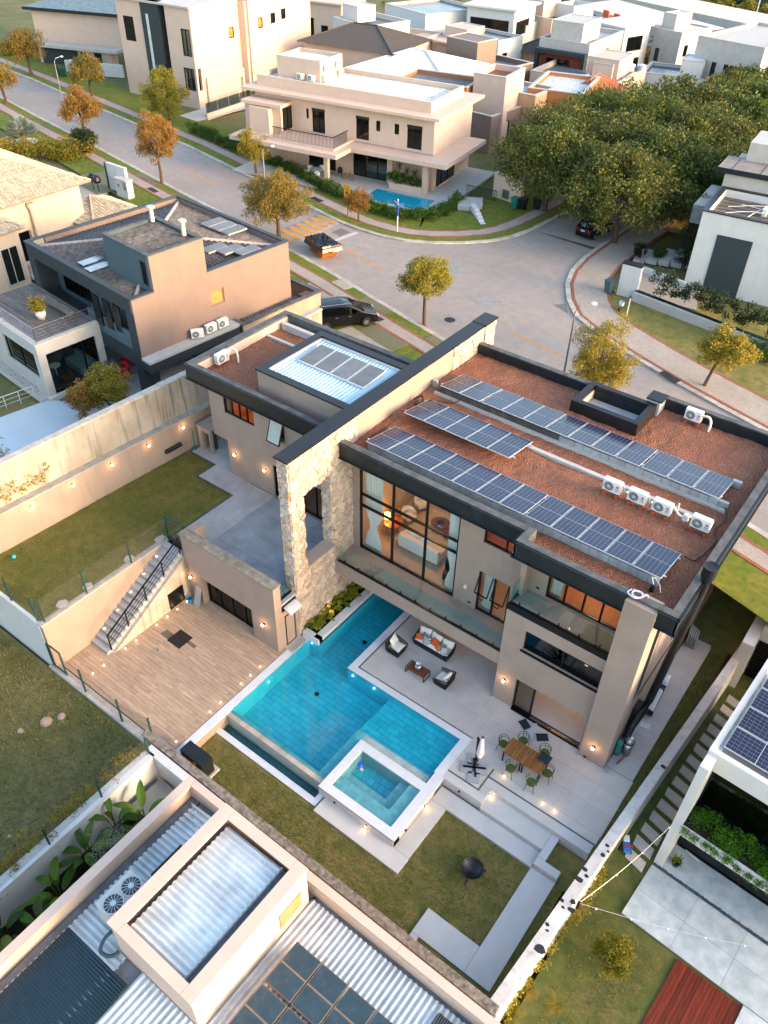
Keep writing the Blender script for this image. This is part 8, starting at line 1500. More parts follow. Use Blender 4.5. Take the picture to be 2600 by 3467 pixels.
# rubbish skip
SKP = plain('orange skip paint', '#b05f17', .6, var=.25, scale=3, bump=.2); f = frame(-44.4,50.6,3.0,-19)
sk = empty('rubbish_skip', f, 'orange rubbish skip covered with a black tarpaulin at the kerb', 'skip'); m = MB(f); m.add([(-.95,-.7,.08),(.95,-.7,.08),(.95,.7,.08),(-.95,.7,.08),(-1.6,-.9,1.15),(1.6,-.9,1.15),(1.6,.9,1.15),(-1.6,.9,1.15)],[(3,2,1,0),(0,1,5,4),(1,2,6,5),(2,3,7,6),(3,0,4,7)]); m.obj('tub', SKP, sk)
TARP = plain('black tarpaulin', '#12171a', .3, var=.4, scale=3, bump=.5, bscale=5, spec=.6); k = 26; vs = []
for i in range(k+1):
    for j in range(k+1):
        u, v = i/k*2-1, j/k*2-1; e = max(abs(u),abs(v)); inn = e < .8; x, y = u*1.72, v*1.02
        z = 1.2-.28*(1-(e/.8)**2)+.22*noise.noise((u*4,v*4,2)) if inn else 1.24-(e-.8)*3.0+.05*noise.noise((u*9,v*9,5)); 
        if not inn: sc_ = 1-(e-.8)*.35; x *= sc_; y *= sc_*1.02
        if e > .8 and u > .6 and v < 0: z += .12
        vs.append((x,y,z+.03))
m = MB(f); m.add(vs,[(i*(k+1)+j,(i+1)*(k+1)+j,(i+1)*(k+1)+j+1,i*(k+1)+j+1) for i in range(k) for j in range(k)]); m.obj('tarpaulin', TARP, sk)
link('skip_lettering', text_mesh('4090-4477', .30, BLACK, .006), sk, f @ Matrix.Translation((0,-.79,.42)) @ Matrix.Rotation(math.atan2(1.07,.2),4,'X'))
link('skip_lettering', text_mesh('417', .26, BLACK, .006), sk, f @ Matrix.Translation((1.36,0,.62)) @ Matrix.Rotation(math.radians(90),4,'Z') @ Matrix.Rotation(math.atan2(1.07,.65),4,'X'))
# ------------------------------------------------------------------ lamps and signs
GALV = plain('galvanised post', '#8e8f8c', .5, metal=.5, bump=0)
def streetlamp(x, y, h, ang, label):
    t = empty('street_lamp', frame(x,y,3.1), label, 'street lamp', 'street lamps'); d = Vector((math.cos(math.radians(ang)), math.sin(math.radians(ang)), 0)); b = Vector((x,y,3.08))
    MB().tube([b,b+Vector((0,0,h*.5)),b+Vector((0,0,h-.5)),b+Vector((0,0,h-.1))+d*.25,b+Vector((0,0,h))+d*.8],[.08,.065,.05,.045,.04],8).obj('post', GALV, t); hd = b+Vector((0,0,h))+d*1.05; m = MB(Matrix.Translation(hd) @ Matrix.Rotation(math.radians(ang),4,'Z')); m.lathe(0,0,0,[(0,.1),(.16,.06),(.2,0),(.14,-.06),(0,-.08)],12); o = m.obj('lamp_head', ACW, t, smooth=True); return t
streetlamp(-99.15,64.5,5.2,80,'street lamp on the left stretch of the road near the top'); streetlamp(-58.75,58.6,4.2,20,'street lamp beside the hedge of the cream house'); streetlamp(-18.1,43.6,6.2,40,'street lamp standing in front of the yellow tree behind the house')
YS = plain('yellow sign face', '#d8981f', .5, bump=0); BS = plain('blue sign face', '#1d4f9e', .5, bump=0)
sg = empty('warning_sign', frame(-47.85,58.1,3.1), 'yellow square warning sign with a black hump symbol on a post', 'sign'); MB().bar((-47.85,58.1,3.1),(-47.85,58.1,5.0),.07).obj('post', GALV, sg); fs_ = frame(-47.85,58.05,5.45,-8); MB(fs_).box(-.42,.42,-.015,.015,-.62,.62).obj('sign_face', YS, sg)
hb = MB(fs_); hb.add([(-.26,-.02,-.1),(-.1,-.02,-.1),(-.05,-.02,.05),(.05,-.02,.05),(.1,-.02,-.1),(.26,-.02,-.1),(.26,-.02,-.18),(-.26,-.02,-.18)],[tuple(range(8))]); hb.add([(-.08,-.02,.12),(.08,-.02,.12),(0,-.02,.26)],[(0,1,2)]); hb.obj('hump_symbol', BLACK, sg, kind='stuff')
ss = empty('street_name_sign', frame(-42.3,58.3,3.1), 'white post with crossed blue street name plates at the junction', 'sign'); MB().bar((-42.3,58.3,3.1),(-42.3,58.3,6.0),.08).obj('post', ACW, ss); MB(frame(-42.3,58.3,5.7,-10)).box(-.6,.05,-.02,.02,-.14,.14).obj('name_plate', BS, ss); MB(frame(-42.3,58.3,5.45,60)).box(-.05,.55,-.02,.02,-.14,.14).obj('name_plate', BS, ss); MB(frame(-42.3,58.3,4.5,0)).box(-.06,.06,-.05,.05,0,1.0).obj('post_sleeve', BS, ss)
for i, z in enumerate((5.75,5.65)): MB(frame(-42.3,58.3,z,-10)).box(-.5,-.08,-.024,-.02,-.02,.02).obj('name_lettering', ACW, ss)
# ------------------------------------------------------------------ vegetation
BARK = plain('brown bark', '#5a4636', .95, var=.3, scale=6, bump=.6); PBARK = plain('palm trunk', '#7d6a55', .95, var=.3, scale=8, bump=.6)
LF_WEEP = leafmat('weeping olive leaves', ('#67622c','#83722f','#956f31','#6d682c','#a5833a','#5c5f28'), .35)
LF_YEL = leafmat('yellowing leaves', ('#847d2e','#a3902f','#70722a','#b3962f','#636828','#958c34'), .35)
LF_RUST = leafmat('rusty weeping leaves', ('#85602d','#996a2e','#70602a','#a8783a','#645c28'), .35)
LF_GROVE = leafmat('grove leaves', ('#3c4d20','#4d5f26','#636628','#33452a','#756c2a','#465a2a'), .3)
LF_HEDGE = leafmat('hedge leaves', ('#2f4a16','#42601c','#56721f','#27401a','#64742a'), .3)
LF_ORH = leafmat('golden hedge leaves', ('#5d6a1d','#8a7a1c','#a07e1e','#4a5c1c','#7d7a22'), .3)
LF_DARK = leafmat('dark shrub leaves', ('#1f2c1a','#2b3a20','#384422','#1a2618','#4a4726'), .25)
LF_PALM = leafmat('palm leaflets', ('#3f4f1d','#5a5f22','#6f6a28','#34451c'), .3)
LF_CANNA = leafmat('paddle leaves', ('#33521a','#4a6a1c','#5f7420','#27431a','#6f7420'), .3)
LF_HANG = leafmat('trailing green', ('#3a6a12','#4f8018','#2c5512','#64861f'), .3)
LF_FOR = leafmat('forest canopy', ('#22301d','#2f3d22','#3b4427','#1b291c','#4a4a2a'), .2)
LF_SILV = leafmat('silver fan leaves', ('#7d8a78','#93978a','#6a7a6c','#a09a80'), .3)
LF_GRS = leafmat('grass blades', ('#6d7038','#8a7d48','#5b6630','#958559','#737840'), .3, .8)
def leaves(C, n, spread, size, aspect=.4, droop=0.0, flat=0.0, seed=0, crnd=None, bend=.25):
    """C (k,3) clump centres, spread (k,) radii; n leaves per clump -> V,F,rnd"""
    rg = np.random.default_rng(seed); C = np.asarray(C, float); k = len(C); sp = np.broadcast_to(np.asarray(spread, float), (k,)); N = k*n
    d = rg.normal(size=(N,3)); d /= np.linalg.norm(d,axis=1)[:,None]; r = rg.random(N)**.45; P = np.repeat(C,n,0)+d*(r*np.repeat(sp,n))[:,None]*np.array([1,1,.8])
    a = rg.normal(size=(N,3)); a[:,2] = a[:,2]*(1-flat)-droop*2.2; a /= np.linalg.norm(a,axis=1)[:,None]
    b = np.cross(a, rg.normal(size=(N,3))); b /= np.linalg.norm(b,axis=1)[:,None]
    s = size*rg.uniform(.65,1.35,N); a *= s[:,None]; b *= (s*aspect)[:,None]*.5; nn = np.cross(a,b); nn /= np.linalg.norm(nn,axis=1)[:,None]+1e-9
    m = P+a*.5+nn*(s*bend*.3)[:,None]; V = np.stack([P,m-b,P+a,m+b],1).reshape(-1,3); F = np.arange(4*N).reshape(-1,4)
    cr = np.repeat(rg.random(k) if crnd is None else crnd, n); rnd = np.clip(cr*.55+rg.random(N)*.45,0,.999); return V, F, rnd
def crown_clumps(c, rad, k, seed, hollow=.35, low=-.5):
    rg = np.random.default_rng(seed); out = []
    while len(out) < k:
        d = rg.normal(size=3); d /= np.linalg.norm(d)
        if d[2] < low: continue
        f = (hollow+(1-hollow)*rg.random()**.6)*rg.uniform(.8,1.12); out.append((c[0]+d[0]*rad[0]*f, c[1]+d[1]*rad[1]*f, c[2]+d[2]*rad[2]*f))
    return np.array(out)
def tree(x, y, z, h, cr, crz, mat, label, seed, k=60, n=70, leaf=.24, asp=.32, droop=.55, trunk=.16, clump=.55, fork=.35, cat='tree', group='street trees', hollow=.35, lean=(0,0), name='street_tree', low=-.55):
    t = empty(name, frame(x,y,z), label, cat, group); rg = random.Random(seed); cz = z+h-crz; top = Vector((x+lean[0],y+lean[1],cz)); f0 = Vector((x+lean[0]*fork,y+lean[1]*fork,z+h*fork))
    m = MB(); m.tube([(x,y,z-.1),(x+lean[0]*fork*.5+rg.uniform(-.08,.08),y+lean[1]*fork*.5+rg.uniform(-.08,.08),z+h*fork*.5),f0],[trunk*1.25,trunk,trunk*.85],8); C = crown_clumps((top.x,top.y,cz),(cr,cr,crz),k,seed,hollow,low)
    for i in range(7):
        e = Vector(C[rg.randrange(k)]); mid = f0.lerp(e,.5)+Vector((rg.uniform(-.2,.2),rg.uniform(-.2,.2),.25)); m.tube([f0,mid,e],[trunk*.6,trunk*.38,trunk*.12],6)
    m.obj('trunk', BARK, t, smooth=True); rel = (C[:,2]-C[:,2].min())/(np.ptp(C[:,2])+1e-6); V, F, rnd = leaves(C,int(n*1.7),clump,leaf*.8,asp,droop,0,seed,np.clip(rel*.4+np.random.default_rng(seed).random(k)*.6,0,1))
    inv = np.array(wm(t).inverted().to_translation()); link('crown', npmesh('crown', V+inv, F, mat, rnd), t, wm(t)); return t
# street trees
tree(-114.5,70.5,3,5.7,2.8,2.0,LF_WEEP,'olive street tree at the far upper left of the road',1,60,70,.36,.3,.7,.2,.8)
tree(-104.7,60.0,3,4.8,2.3,1.8,LF_WEEP,'olive street tree cut by the left picture edge',2,50,60,.34,.3,.6,.18,.8)
tree(-99.6,69.2,3,4.8,2.1,1.8,LF_WEEP,'round olive street tree in front of the white garden wall',3,60,80,.32,.3,.75,.16,.7)
tree(-85.9,57.8,3,5.3,2.0,2.1,LF_RUST,'rusty weeping tree on the near verge beside the fan palm',4,70,80,.30,.28,.85,.16,.65)
tree(-83.8,68.3,3,5.7,2.8,2.5,LF_YEL,'golden tree in front of the tall pale house',5,80,90,.30,.32,.6,.18,.7,low=-.9,fork=.2)
tree(-67.8,53.2,3,6.8,1.9,2.8,LF_RUST,'tall rusty weeping tree beside the meter pillar drive',6,80,90,.27,.26,.9,.14,.6)
tree(-62.6,61.3,3,4.3,1.7,1.6,LF_YEL,'small golden tree at the left end of the cream house hedge',7,50,80,.24,.3,.6,.11,.55)
tree(-49.6,50.7,3,5.4,2.9,2.2,LF_WEEP,'broad olive tree leaning over the striped road hump',8,110,110,.24,.28,.8,.17,.62,fork=.3,lean=(-.3,.2))
tree(-30.3,45.5,3,4.9,1.9,1.5,LF_YEL,'lone yellow green street tree beside the manhole',9,90,100,.20,.34,.6,.13,.5,fork=.42,lean=(-.4,.3))
tree(-15.6,43.4,3,6.3,1.9,2.8,LF_YEL,'golden feathery tree behind the back parapet of the house',10,110,110,.20,.24,.5,.14,.5,low=-.95,fork=.2)
tree(-11.0,50.3,3,4.2,1.7,1.3,LF_YEL,'small leaning tree on the right hand paver walk',11,80,90,.20,.4,.3,.11,.48,fork=.4,lean=(.7,.1))
tree(-46.5,58.0,3,2.9,1.1,1.0,LF_RUST,'small brownish tree beside the garden pool hedge',12,40,70,.20,.28,.7,.08,.45)
tree(-81.4,54.3,3,2.6,1.2,1.2,LF_DARK,'dark leafy bush at the end of the golden hedge',13,40,80,.26,.4,.2,.1,.5,fork=.1,cat='shrub',group='shrubs',low=-1,name='leafy_shrub')
tree(-39.0,22.3,3.05,2.9,.95,1.2,LF_RUST,'orange leaved shrub on the pale forecourt, left of the pair',14,45,70,.16,.45,.0,.06,.35,fork=.12,cat='shrub',group='forecourt shrubs',low=-.8,name='leafy_shrub')
tree(-38.9,24.0,3.05,3.0,1.5,1.25,LF_YEL,'green and gold shrub on the pale forecourt, right of the pair',15,80,90,.15,.45,.0,.06,.38,fork=.12,cat='shrub',group='forecourt shrubs',low=-.8,name='leafy_shrub')
tree(-37.6,15.3,3.05,3.4,1.3,1.2,LF_YEL,'sparse yellow shrub on the forecourt at the left edge',16,26,24,.16,.5,.0,.05,.4,fork=.2,cat='shrub',group='forecourt shrubs',name='leafy_shrub')
tree(-.25,15.2,-.9,1.5,.72,.6,LF_ORH,'round golden bush on the lawn of the right hand garden',17,60,70,.10,.5,.1,.05,.25,fork=.2,cat='shrub',group='shrubs',low=-.6,name='leafy_shrub')
tree(-23.0,66.9,3.1,1.3,.6,.6,LF_DARK,'clipped round shrub by the garden slabs, left one',18,50,60,.10,.6,0,.05,.2,fork=.2,cat='shrub',group='clipped shrubs',low=-1,name='clipped_shrub'); tree(-21.6,67.8,3.1,1.5,.65,.7,LF_HEDGE,'clipped round shrub by the garden slabs, right one',19,50,60,.10,.6,0,.05,.2,fork=.2,cat='shrub',group='clipped shrubs',low=-1,name='clipped_shrub')
tree(-19.2,67.2,3.1,6.2,.8,3.0,LF_DARK,'dark columnar creeper against the white building',20,80,70,.16,.5,.1,.1,.4,fork=.2,cat='shrub',group='clipped shrubs',low=-1,name='columnar_shrub'); tree(-24.4,78.8,3.1,2.2,.9,1.1,LF_DARK,'dark clipped mound beside the black shed',21,50,60,.14,.5,0,.08,.3,fork=.2,cat='shrub',group='clipped shrubs',low=-1,name='clipped_shrub')
tree(-74.5,133.5,1,5.2,1.6,1.6,LF_WEEP,'thin olive tree beside the far grey houses',22,40,40,.3,.5,.1,.1,.6)
# the grove along the side street
GP = [(-34.6,71.5,10.2,4.6),(-26.1,68.7,9.8,4.5),(-30.2,76.5,10.2,4.8),(-36.5,78.5,10.0,4.6),(-24.8,76.5,10.2,4.8),(-37.5,86.5,9.6,4.8),(-31.5,85.0,10.6,5.0),(-25.0,85.0,10.2,5.0),(-20.5,80.5,9.0,4.2),(-36.5,95.5,9.2,4.8),(-30.5,95.0,10.6,5.2),(-24,95,10.2,5.2),(-19.5,90,9.5,4.8),(-33,104.5,9.6,5.0),(-26.5,105.5,10.0,5.4),(-19.5,101,9.6,5.2),(-30,115,9.4,5.4),(-22.5,115,9.4,5.6),(-15.5,110,9.4,5.4),(-26,126,9.0,5.6),(-17,124,9.0,5.6),(-33,122,8.4,4.6),(-11,120,9,5.6),(-21,137,8.6,5.6),(-28,138,8.4,5.2),(-12.5,134,8.8,5.6)]
GC = {}
def glab(x,y):
    r = 'left' if x < -32 else 'middle' if x < -27.9 else 'right' if x < -22 else 'outer right'; GC[r] = GC.get(r,0)+1; return f'broad tree in the {r} row of the side street grove, {ORD[GC[r]-1]} from the junction'
nm_ = ['nearest the junction on the left kerb','with its trunk beside the dark hatchback']
for i, (x, y, h, cr) in enumerate(GP):
    d = y < 90; tree(x,y,tz(x,y),h-2.2,cr*1.1,cr*.68,LF_GROVE,('broad grove tree '+nm_[i]) if i < 2 else glab(x,y),100+i,110 if d else 70,110 if d else 70,.36 if d else .5,.5,.15,.24,1.15,.3,group='trees of the side street grove',hollow=.6,name='grove_tree',low=-.6)
# palms
def frond(mb, base, ang, ln, lift, droop, r, nl=16):
    d = Vector((math.cos(ang), math.sin(ang), 0)); s = Vector((-d.y, d.x, 0)); b = Vector(base); P = [b+d*ln*t*math.cos(lift*(1-.4*t))+Vector((0,0,ln*(math.sin(lift)*t-droop*t*t))) for t in [i/nl for i in range(nl+1)]]
    for i in range(1, nl):
        L_ = ln*.30*math.sin(math.pi*(i/nl*.85+.12)); t = (P[i+1]-P[i]).normalized()
        for sg_ in (-1,1): e = P[i]+s*sg_*L_*.9+t*L_*.45+Vector((0,0,-L_*.25)); q = t*ln*.022; mb.add([P[i]-q,P[i]+q,e],[(0,1,2)],r)
def palm_meshes(ln, nf, seed):
    rg = random.Random(seed); m = MB()
    for i in range(nf): frond(m,(0,0,0),2*math.pi*i/nf*2.4+rg.uniform(-.2,.2),ln*rg.uniform(.8,1.1),rg.uniform(.0,1.2),rg.uniform(.35,.9),rg.random())
    me = m.mesh('palm_crown'); me.materials.append(LF_PALM); return me
PM = [palm_meshes(1.5,22,1), palm_meshes(1.9,24,2)]
def trunk_mesh(h, r): m = MB(); m.tube([(0,0,-.3),(0.05,0,h*.5),(0,.02,h)],[r*1.3,r,r*.9],8); me = m.mesh('palm_trunk'); me.materials.append(PBARK); return me
TM = trunk_mesh(3.0,.13)
def palm(x, y, h, kind, label, sc=1.0):
    z = tz(x,y); t = empty('palm_tree', frame(x,y,z), label, 'palm tree', 'background palms'); link('trunk', TM, t, frame(x,y,z), scale=(sc,sc,h/3.0)); link('crown', PM[kind], t, frame(x,y,z+h,R.uniform(0,360)), scale=(sc,sc,sc)); return t
for i, (x, y, h) in enumerate(((-72.8,139.5,3.9),(-63.3,146,4.2),(-61.1,150.9,3.6),(-57.3,150.2,3.6),(-55.4,154.7,3.7),(-54.6,162.5,4.0),(-50.1,160.2,2.2),(-47.3,161.5,4.0),(-41.5,159.2,2.9))): palm(x,y,h,0,f'palm in the row before the far warehouses, {["first","second","third","fourth","fifth","sixth","seventh","eighth","ninth"][i]} from the left',1.0)
for i, (x, y, h, k, lb) in enumerate(((-117.4,136.2,3.0,0,'palm left of the upper centre houses'),(-102.8,127.4,3.6,0,'stout palm beside the white box house'),(-97.6,131.6,3.6,1,'feathery palm in the middle clump, left one'),(-94.8,132.7,3.4,1,'feathery palm in the middle clump, right one'),(-96.3,128.9,3.0,1,'feathery palm in the middle clump, front one'),(-94.7,150.6,3.2,0,'palm behind the curved eave house, left one'),(-94.1,159.1,2.8,0,'palm behind the curved eave house, right one'),(-119.4,157.7,1.6,0,'small palm near the top edge, left one'),(-113.4,155.4,2.2,0,'small palm near the top edge, right one'),(-112.7,175.6,2.0,0,'palm beside the long white house'),(-106.5,84.5,5.0,1,'slim palm in front of the corner villa at the top left'),(-104.5,80.5,2.6,1,'short palm by the white garden wall at the top left'),(-61.8,124.2,1.2,1,'low golden palm under the dark framed house, left one'),(-64.8,121.5,1.0,1,'low golden palm under the dark framed house, right one'),(-85,95.5,3.0,1,'palm peeping behind the tall pale house'))): palm(x,y,h,k,lb,1.0 if i != 10 else 1.3)
# silver fan palm on its white disc
fp = empty('fan_palm', frame(-89.5,52.3,3), 'silver fan palm standing on a white stone disc', 'palm tree'); m = MB(); m.cyl(-89.5,52.3,2.95,3.1,1.5,n=24); m.obj('stone_disc', WHITE, fp); m = MB(); m.tube([(-89.5,52.3,3.0),(-89.5,52.3,3.9)],[.4,.28],10); m.obj('trunk', PBARK, fp); cr_ = MB()
for i in range(26):
    a = i*2.4; el = R.uniform(.05,1.3); d = Vector((math.cos(a)*math.cos(el),math.sin(a)*math.cos(el),math.sin(el))); o = Vector((-89.5,52.3,3.9))+d*.8; s = d.cross(Vector((0,0,1))).normalized(); u = s.cross(d)
    for k in range(13): th = math.radians(-85+170*k/12); e = o+(d*math.cos(th)+s*math.sin(th))*1.15+u*.15; w2 = (d*math.cos(th+.13)+s*math.sin(th+.13)); cr_.add([o,e,o+w2*.9],[(0,1,2)],R.random())
    cr_.tube([(-89.5,52.3,3.9),o],.03,4)
cr_.obj('crown', LF_SILV, fp)
# hedges
def hedge(name, pts, wd, z, h, n, size, mat, label, seed, kind=None, jit=1.0, asp=.5, droop=0, cat='hedge', group='hedges'):
    P = resample(V2(pts), .4); rg = np.random.default_rng(seed); C = []
    for p in P:
        for q in range(3): C.append((p.x+rg.uniform(-wd,wd)*.5, p.y+rg.uniform(-wd,wd)*.5, (z(p.x,p.y) if callable(z) else z)+h*rg.uniform(.25,.9)*(1+.25*jit*noise.noise((p.x*.7,p.y*.7,seed)))))
    V, F, rnd = leaves(C,n,max(.2,wd*.42),size,asp,droop,0,seed); me = npmesh(name, V, F, mat, rnd); c = V.mean(0); me.transform(Matrix.Translation((-c[0],-c[1],-V[:,2].min()))); o = link(name, me, None, Matrix.Translation((c[0],c[1],V[:,2].min())), label, cat, group)
    return o
hedge('clipped_hedge',[(-78,67.0),(-68.4,65.2)],1.1,3.0,1.0,100,.18,LF_HEDGE,'green hedge running from the glass railing to the cream house corner',31)
hedge('clipped_hedge',[(-64.7,64.6),(-59.2,63.9),(-53.4,62.2),(-49.6,61.3)],1.0,3.0,1.0,110,.16,LF_HEDGE,'long green hedge along the terrace of the cream house',32)
hedge('clipped_hedge',[(-49.6,61.3),(-46.5,60.9),(-43.5,61.1),(-41.9,62.6),(-41.7,65.5),(-42.2,68.0)],1.1,3.0,.9,130,.16,LF_HEDGE,'curved green hedge wrapping the small garden pool',33)
hedge('golden_hedge',[(-88.5,47.5),(-85.5,48.8),(-82.5,51.6),(-80.4,53.4)],2.6,3.0,1.5,90,.24,LF_ORH,'golden hedge beside the drive of the tile roofed house',34)
hedge('dark_hedge',[(-18.8,59.9),(-15,59.4),(-10.3,58.4),(-5,57.6)],.9,3.6,2.2,70,.20,LF_DARK,'tall dark hedge behind the low wall of the right hand white house',35,asp=.4)
hedge('green_mound',[(-9.8,57.0),(-8.2,56.6)],1.6,3.0,1.0,80,.2,LF_HEDGE,'bright green mound at the right picture edge',36,cat='shrub')
hedge('stem_screen',[(-24.4,73.0),(-22.4,75.6)],.8,3.2,1.7,30,.28,LF_WEEP,'screen of thin garden stems beside the pale slabs',37,asp=.12,droop=-.9,cat='shrub')
hedge('yellow_creeper',[(-19.95,9.7),(-19.85,6.5),(-19.75,3.5),(-19.6,-1)],.7,.1,1.5,46,.11,LF_ORH,'yellow flowering creeper along the green mesh fence',38,cat='creeper')
hedge('wall_plants',[(-1.95,18.0),(-2.1,16.3),(-2.3,14.4),(-2.5,12.6),(-2.6,11.0)],.45,-.9,.75,34,.13,LF_YEL,'straggling golden plants at the foot of the right hand boundary wall',39,cat='plants')
hedge('yellow_shrubs',[(-128.5,75.5),(-123.5,79.8)],1.8,3.0,1.6,60,.3,LF_ORH,'yellow shrubs before the corner villa at the top left',40,cat='shrub')
hedge('trailing_plants',[tuple((RO @ Vector((a,b,0)))[:2]) for a, b in ((.5,.65),(3,.65),(6,.65),(9,.65))],.95,2.3,.45,420,.08,LF_HANG,'bright green plants filling the long planter of the right hand house',41,cat='plants'); hedge('trailing_plants',[tuple((RO @ Vector((a,b,0)))[:2]) for a, b in ((.5,.02),(3,.02),(6,.02),(9,.02))],.14,2.0,.5,90,.07,LF_HANG,'green tendrils hanging over the face of the long planter',42,cat='plants',droop=.6)
hedge('gate_shrub',[(-3.75,37.3),(-3.5,37.6)],.5,1.7,.9,70,.5,LF_RUST,'tuft of tan ornamental grass beside the main house',43,asp=.05,droop=-.8,cat='grass tuft')
hedge('porch_plants',[tuple((WO @ Vector((a,b,0)))[:2]) for a, b in ((-3.9,-.8),(-.8,-.8))],.8,3.7,.8,90,.22,LF_HEDGE,'leafy plants in the porch planter of the cream house',44,cat='plants')
hedge('far_shrubs',[(-62,148),(-52,155),(-44,158)],3,.3,1.6,60,.4,LF_WEEP,'brownish shrubs between the far palms',45,cat='shrub'); hedge('far_shrubs',[(-100,128),(-90,135)],3,1.0,1.6,60,.4,LF_DARK,'dark shrubs under the middle palms',46,cat='shrub'); hedge('far_shrubs',[(-64,113),(-60,114)],2,1.6,1.4,60,.35,LF_ORH,'golden shrubs at the foot of the dark framed house',47,cat='shrub')
hedge('climbing_vine',[(-33.15,13.2),(-33.05,14.6),(-33.0,16.0)],.12,5.3,1.2,8,.14,LF_YEL,'sparse vine straying over the tall stained wall',48,cat='creeper',asp=.7)
# yucca rosettes on the porch of the cream house
for i, (a, b, h) in enumerate(((-3.2,-.75,1.5),(-2.4,-.7,1.2),(-1.6,-.8,1.0))):
    q = WO @ Vector((a,b,0)); t = empty('yucca', frame(q.x,q.y,3.7), f'spiky yucca on the cream house porch, {["left","middle","right"][i]} one', 'plant', 'porch yuccas'); m = MB(); m.tube([(q.x,q.y,3.6),(q.x,q.y,3.7+h)],.07,6); m.obj('stem', PBARK, t); m = MB()
    for k in range(34): an = R.uniform(0,6.28); bigleaf(m,(q.x,q.y,3.7+h),an,R.uniform(.6,.9),.035,R.uniform(-.3,1.3),.15,R.random(),3,False)
    m.obj('rosette', LF_PALM, t)
# paddle-leaved plants in the planting court
for i, (x, y, n, s) in enumerate(((-17.9,8.2,9,1.15),(-17.2,7.4,9,1.1),(-18.6,7.3,8,1.0),(-18.4,5.8,10,1.1),(-17.0,5.6,8,1.0),(-18.1,4.2,11,1.2),(-17.4,3.0,10,1.1),(-18.3,2.0,10,1.1),(-17.6,.6,9,1.1),(-16.4,8.6,7,1.0),(-16.4,4.4,8,1.0))):
    t = empty('paddle_plant', frame(x,y,-1), f'broad paddle leaved plant in the planting court, number {i+1} from the far corner', 'plant', 'paddle leaved plants')
    t['label'] = f'paddle leaved plant in the court, {["nearest the grey service box","second from the service box","hugging the white wall by the corner","left of the grey twigs","right of the grey twigs","in the middle of the court","just past the middle","toward the left edge","at the left picture edge","tucked under the house coping at the corner","tucked under the house coping lower down"][i]}'
    for k in range(n):
        a = 2*math.pi*k/n+R.uniform(-.4,.4); m = MB(); b = Vector((x+.25*math.cos(a), y+.25*math.sin(a), R.uniform(-.3,.6))); bigleaf(m, b, a, s*R.uniform(.7,1.15), .17*s, R.uniform(.3,1.2), R.uniform(.3,.8), None, 6, False); m.tube([(x,y,-1),b],.025,4); m.obj('leaf', LF_CANNA, t)
tree(-17.7,6.4,-1,2.6,.8,.8,LF_SILV,'grey twiggy shrub between the paddle leaved plants',60,30,30,.10,.25,-.3,.05,.35,fork=.3,cat='shrub',group='shrubs',name='twiggy_shrub')
# ferns by the lower right wall
for i, (x, y) in enumerate(((-2.25,11.5),(-1.95,11.0),(-1.2,12.7),(-2.2,12.5))):
    t = empty('fern', frame(x,y,-.9), f'yellow green fern by the lower right boundary wall, {["first","second","third","fourth"][i]} of four', 'fern', 'ferns'); m = MB()
    for k in range(11): frond(m,(x,y,-.75),k*.6+R.uniform(-.2,.2),R.uniform(.4,.6),R.uniform(.4,.9),R.uniform(.3,.6),R.random(),10)
    m.obj('fronds', LF_ORH, t)
pot = empty('potted_bush', DO @ frame(-7.3,-2.3,6.8), 'straggly plant in a white pot on the timber terrace', 'potted plant'); m = MB(DO); m.lathe(-7.3,-2.3,6.8,[(0,0),(.22,0),(.34,.35),(.3,.6),(.27,.6),(.25,.5),(0,.5)],16); m.obj('pot', WHITE, pot, smooth=True); c = DO @ Vector((-7.3,-2.3,7.75)); V, F, rnd = leaves(crown_clumps(c,(.45,.45,.4),18,7,.2,-1),40,.22,.3,.15,.0,0,7); inv = np.array(wm(pot).inverted() @ Vector((0,0,0)))
me = npmesh('bush', V, F, LF_YEL, rnd); me.transform(wm(pot).inverted()); link('bush', me, pot, wm(pot))
# far wood
C = []; rg = np.random.default_rng(5)
for i in range(620):
    y = rg.uniform(212,330); x = rg.uniform(-150,40); C.append((x,y,tz(x,y)+rg.uniform(2,8)+max(0,(y-212))*.06))
V, F, rnd = leaves(np.array(C),150,4.2,1.5,.6,0,0,5); me = npmesh('far_wood', V, F, LF_FOR, rnd); link('far_wood', me, None, ID, kind='stuff')
for i, (x, y) in enumerate(((-66,208),(-60,206),(-55,204),(-50,203),(-44,204),(-71,210),(-38,203),(-78,212))): tree(x,y,tz(x,y),5.5,2.0,2.2,LF_YEL,f'small golden tree along the edge of the far wood, {["fourth","fifth","sixth","seventh","eighth","third","ninth","second"][i]} from the left',200+i,24,40,.7,.5,.2,.15,1.0,.2,group='wood edge trees',low=-.9,name='edge_tree')
for i, (x, y, h) in enumerate(((-55,196,9),(-47,197,6),(-22,190,5))): t = empty('mast', frame(x,y,tz(x,y)), f'slim pale lamp mast at the wood edge, {["left","middle","right"][i]} one', 'lamp mast', 'lamp masts'); MB().tube([(x,y,tz(x,y)),(x,y,tz(x,y)+h)],.12,6).obj('post', ALU, t); MB().box(x-.6,x+.6,y-.1,y+.1,tz(x,y)+h,tz(x,y)+h+.2).obj('head', ALU, t)
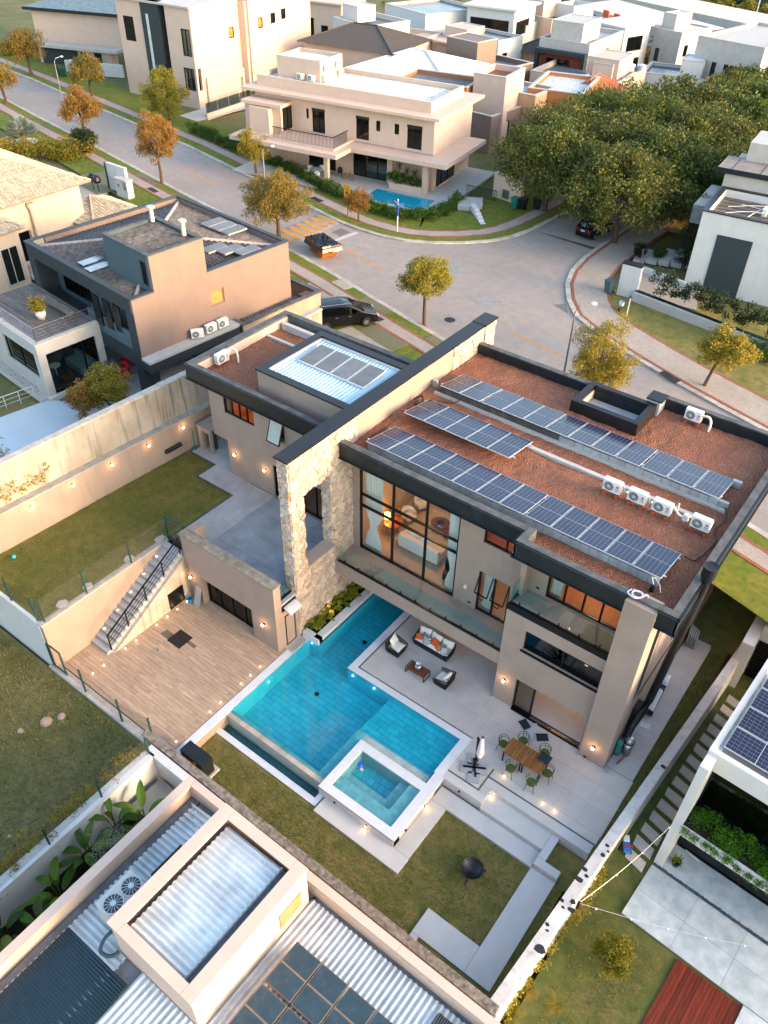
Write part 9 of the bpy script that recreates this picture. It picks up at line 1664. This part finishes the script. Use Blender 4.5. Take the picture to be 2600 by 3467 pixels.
# grass blades on the near lawns
def tufts(name, rects, z, n, size, mat, seed, excl=()):
    rg = np.random.default_rng(seed); A = np.array([(b-a)*(d-c) for a,b,c,d in rects]); P = []
    for (a,b,c,d), w2 in zip(rects, A/A.sum()):
        k = int(n*w2); q = np.stack([rg.uniform(a,b,k), rg.uniform(c,d,k)],1); P.append(q)
    P = np.concatenate(P); keep = np.ones(len(P), bool)
    for (a,b,c,d) in excl: keep &= ~((P[:,0] > a)&(P[:,0] < b)&(P[:,1] > c)&(P[:,1] < d))
    P = P[keep]; k = len(P); zz = np.array([z(x,y) for x,y in P]) if callable(z) else np.full(k,z); a = rg.uniform(0,6.28,k); s = size*rg.uniform(.5,1.4,k); t = rg.normal(size=(k,2))*.5
    B = np.stack([P[:,0],P[:,1],zz],1); dx = np.stack([np.cos(a),np.sin(a),a*0],1)*(s*.22)[:,None]; T = B+np.stack([t[:,0]*s,t[:,1]*s,s],1); V = np.stack([B-dx,B+dx,T],1).reshape(-1,3); nz = np.array([noise.noise((x*.6,y*.6,9)) for x,y in P]); rnd = np.clip(.5+nz*.6+rg.uniform(-.3,.3,k),0,.999)
    link(name, npmesh(name, V, np.arange(3*k).reshape(-1,3), mat, rnd), None, ID, kind='stuff')
LAWN_EX = [(-19.4,-12.9,13.0,20),(-12.95,-8.4,12.85,20),(-9.3,-2.9,16.4,20),(-6.75,-6.3,11.1,12.7),(-6.4,-3.2,11.4,12.65),(-4.4,-3.2,11.4,17)]
tufts('lawn_grass', [(-19.2,-2.95,10.85,18.0)], -.63, 60000, .06, LF_GRS, 1, LAWN_EX); tufts('upper_lawn_grass', [(-32.6,-27.6,11.0,22.7),(-32.2,-30.1,22.7,24.1)], 2.98, 36000, .06, LF_GRS, 2); tufts('lot_grass', [(-45,-20.2,-2,10.4)], -.11, 70000, .10, LF_GRS, 3); tufts('garden_grass', [(-1.6,4,2,17)], -.89, 16000, .06, LF_GRS, 4, [(-.75,14,16.6,20),(1.3,9,9,17)]); tufts('side_grass', [(-2.7,-1.95,19,31.5)], -.03, 5000, .07, LF_GRS, 5)
tufts('verge_grass', [(-60,-38,40,58)], 3.0, 10, .1, LF_GRS, 6) if False else None
# stones on the bare lot
for i, (x, y, s) in enumerate(((-25.1,8.6,.3),(-24.8,9.2,.22),(-25.6,7.6,.16),(-22.6,3.6,.12),(-23.0,3.2,.1),(-21.6,4.4,.1))): m = MB(frame(x,y,-.12,R.uniform(0,180))); m.lathe(0,0,0,[(s,0),(s*.8,s*.35),(s*.3,s*.5),(0,s*.5)],7); m.obj('rock', plain('pale rock', '#a08c78', .95, var=.2, bump=.6) if 'pale rock' not in bpy.data.materials else bpy.data.materials['pale rock'], label=f'pale rock lying on the bare lot, {["largest","second largest","third largest","fourth","fifth","smallest"][i]} of six', cat='rock', group='rocks on the bare lot')
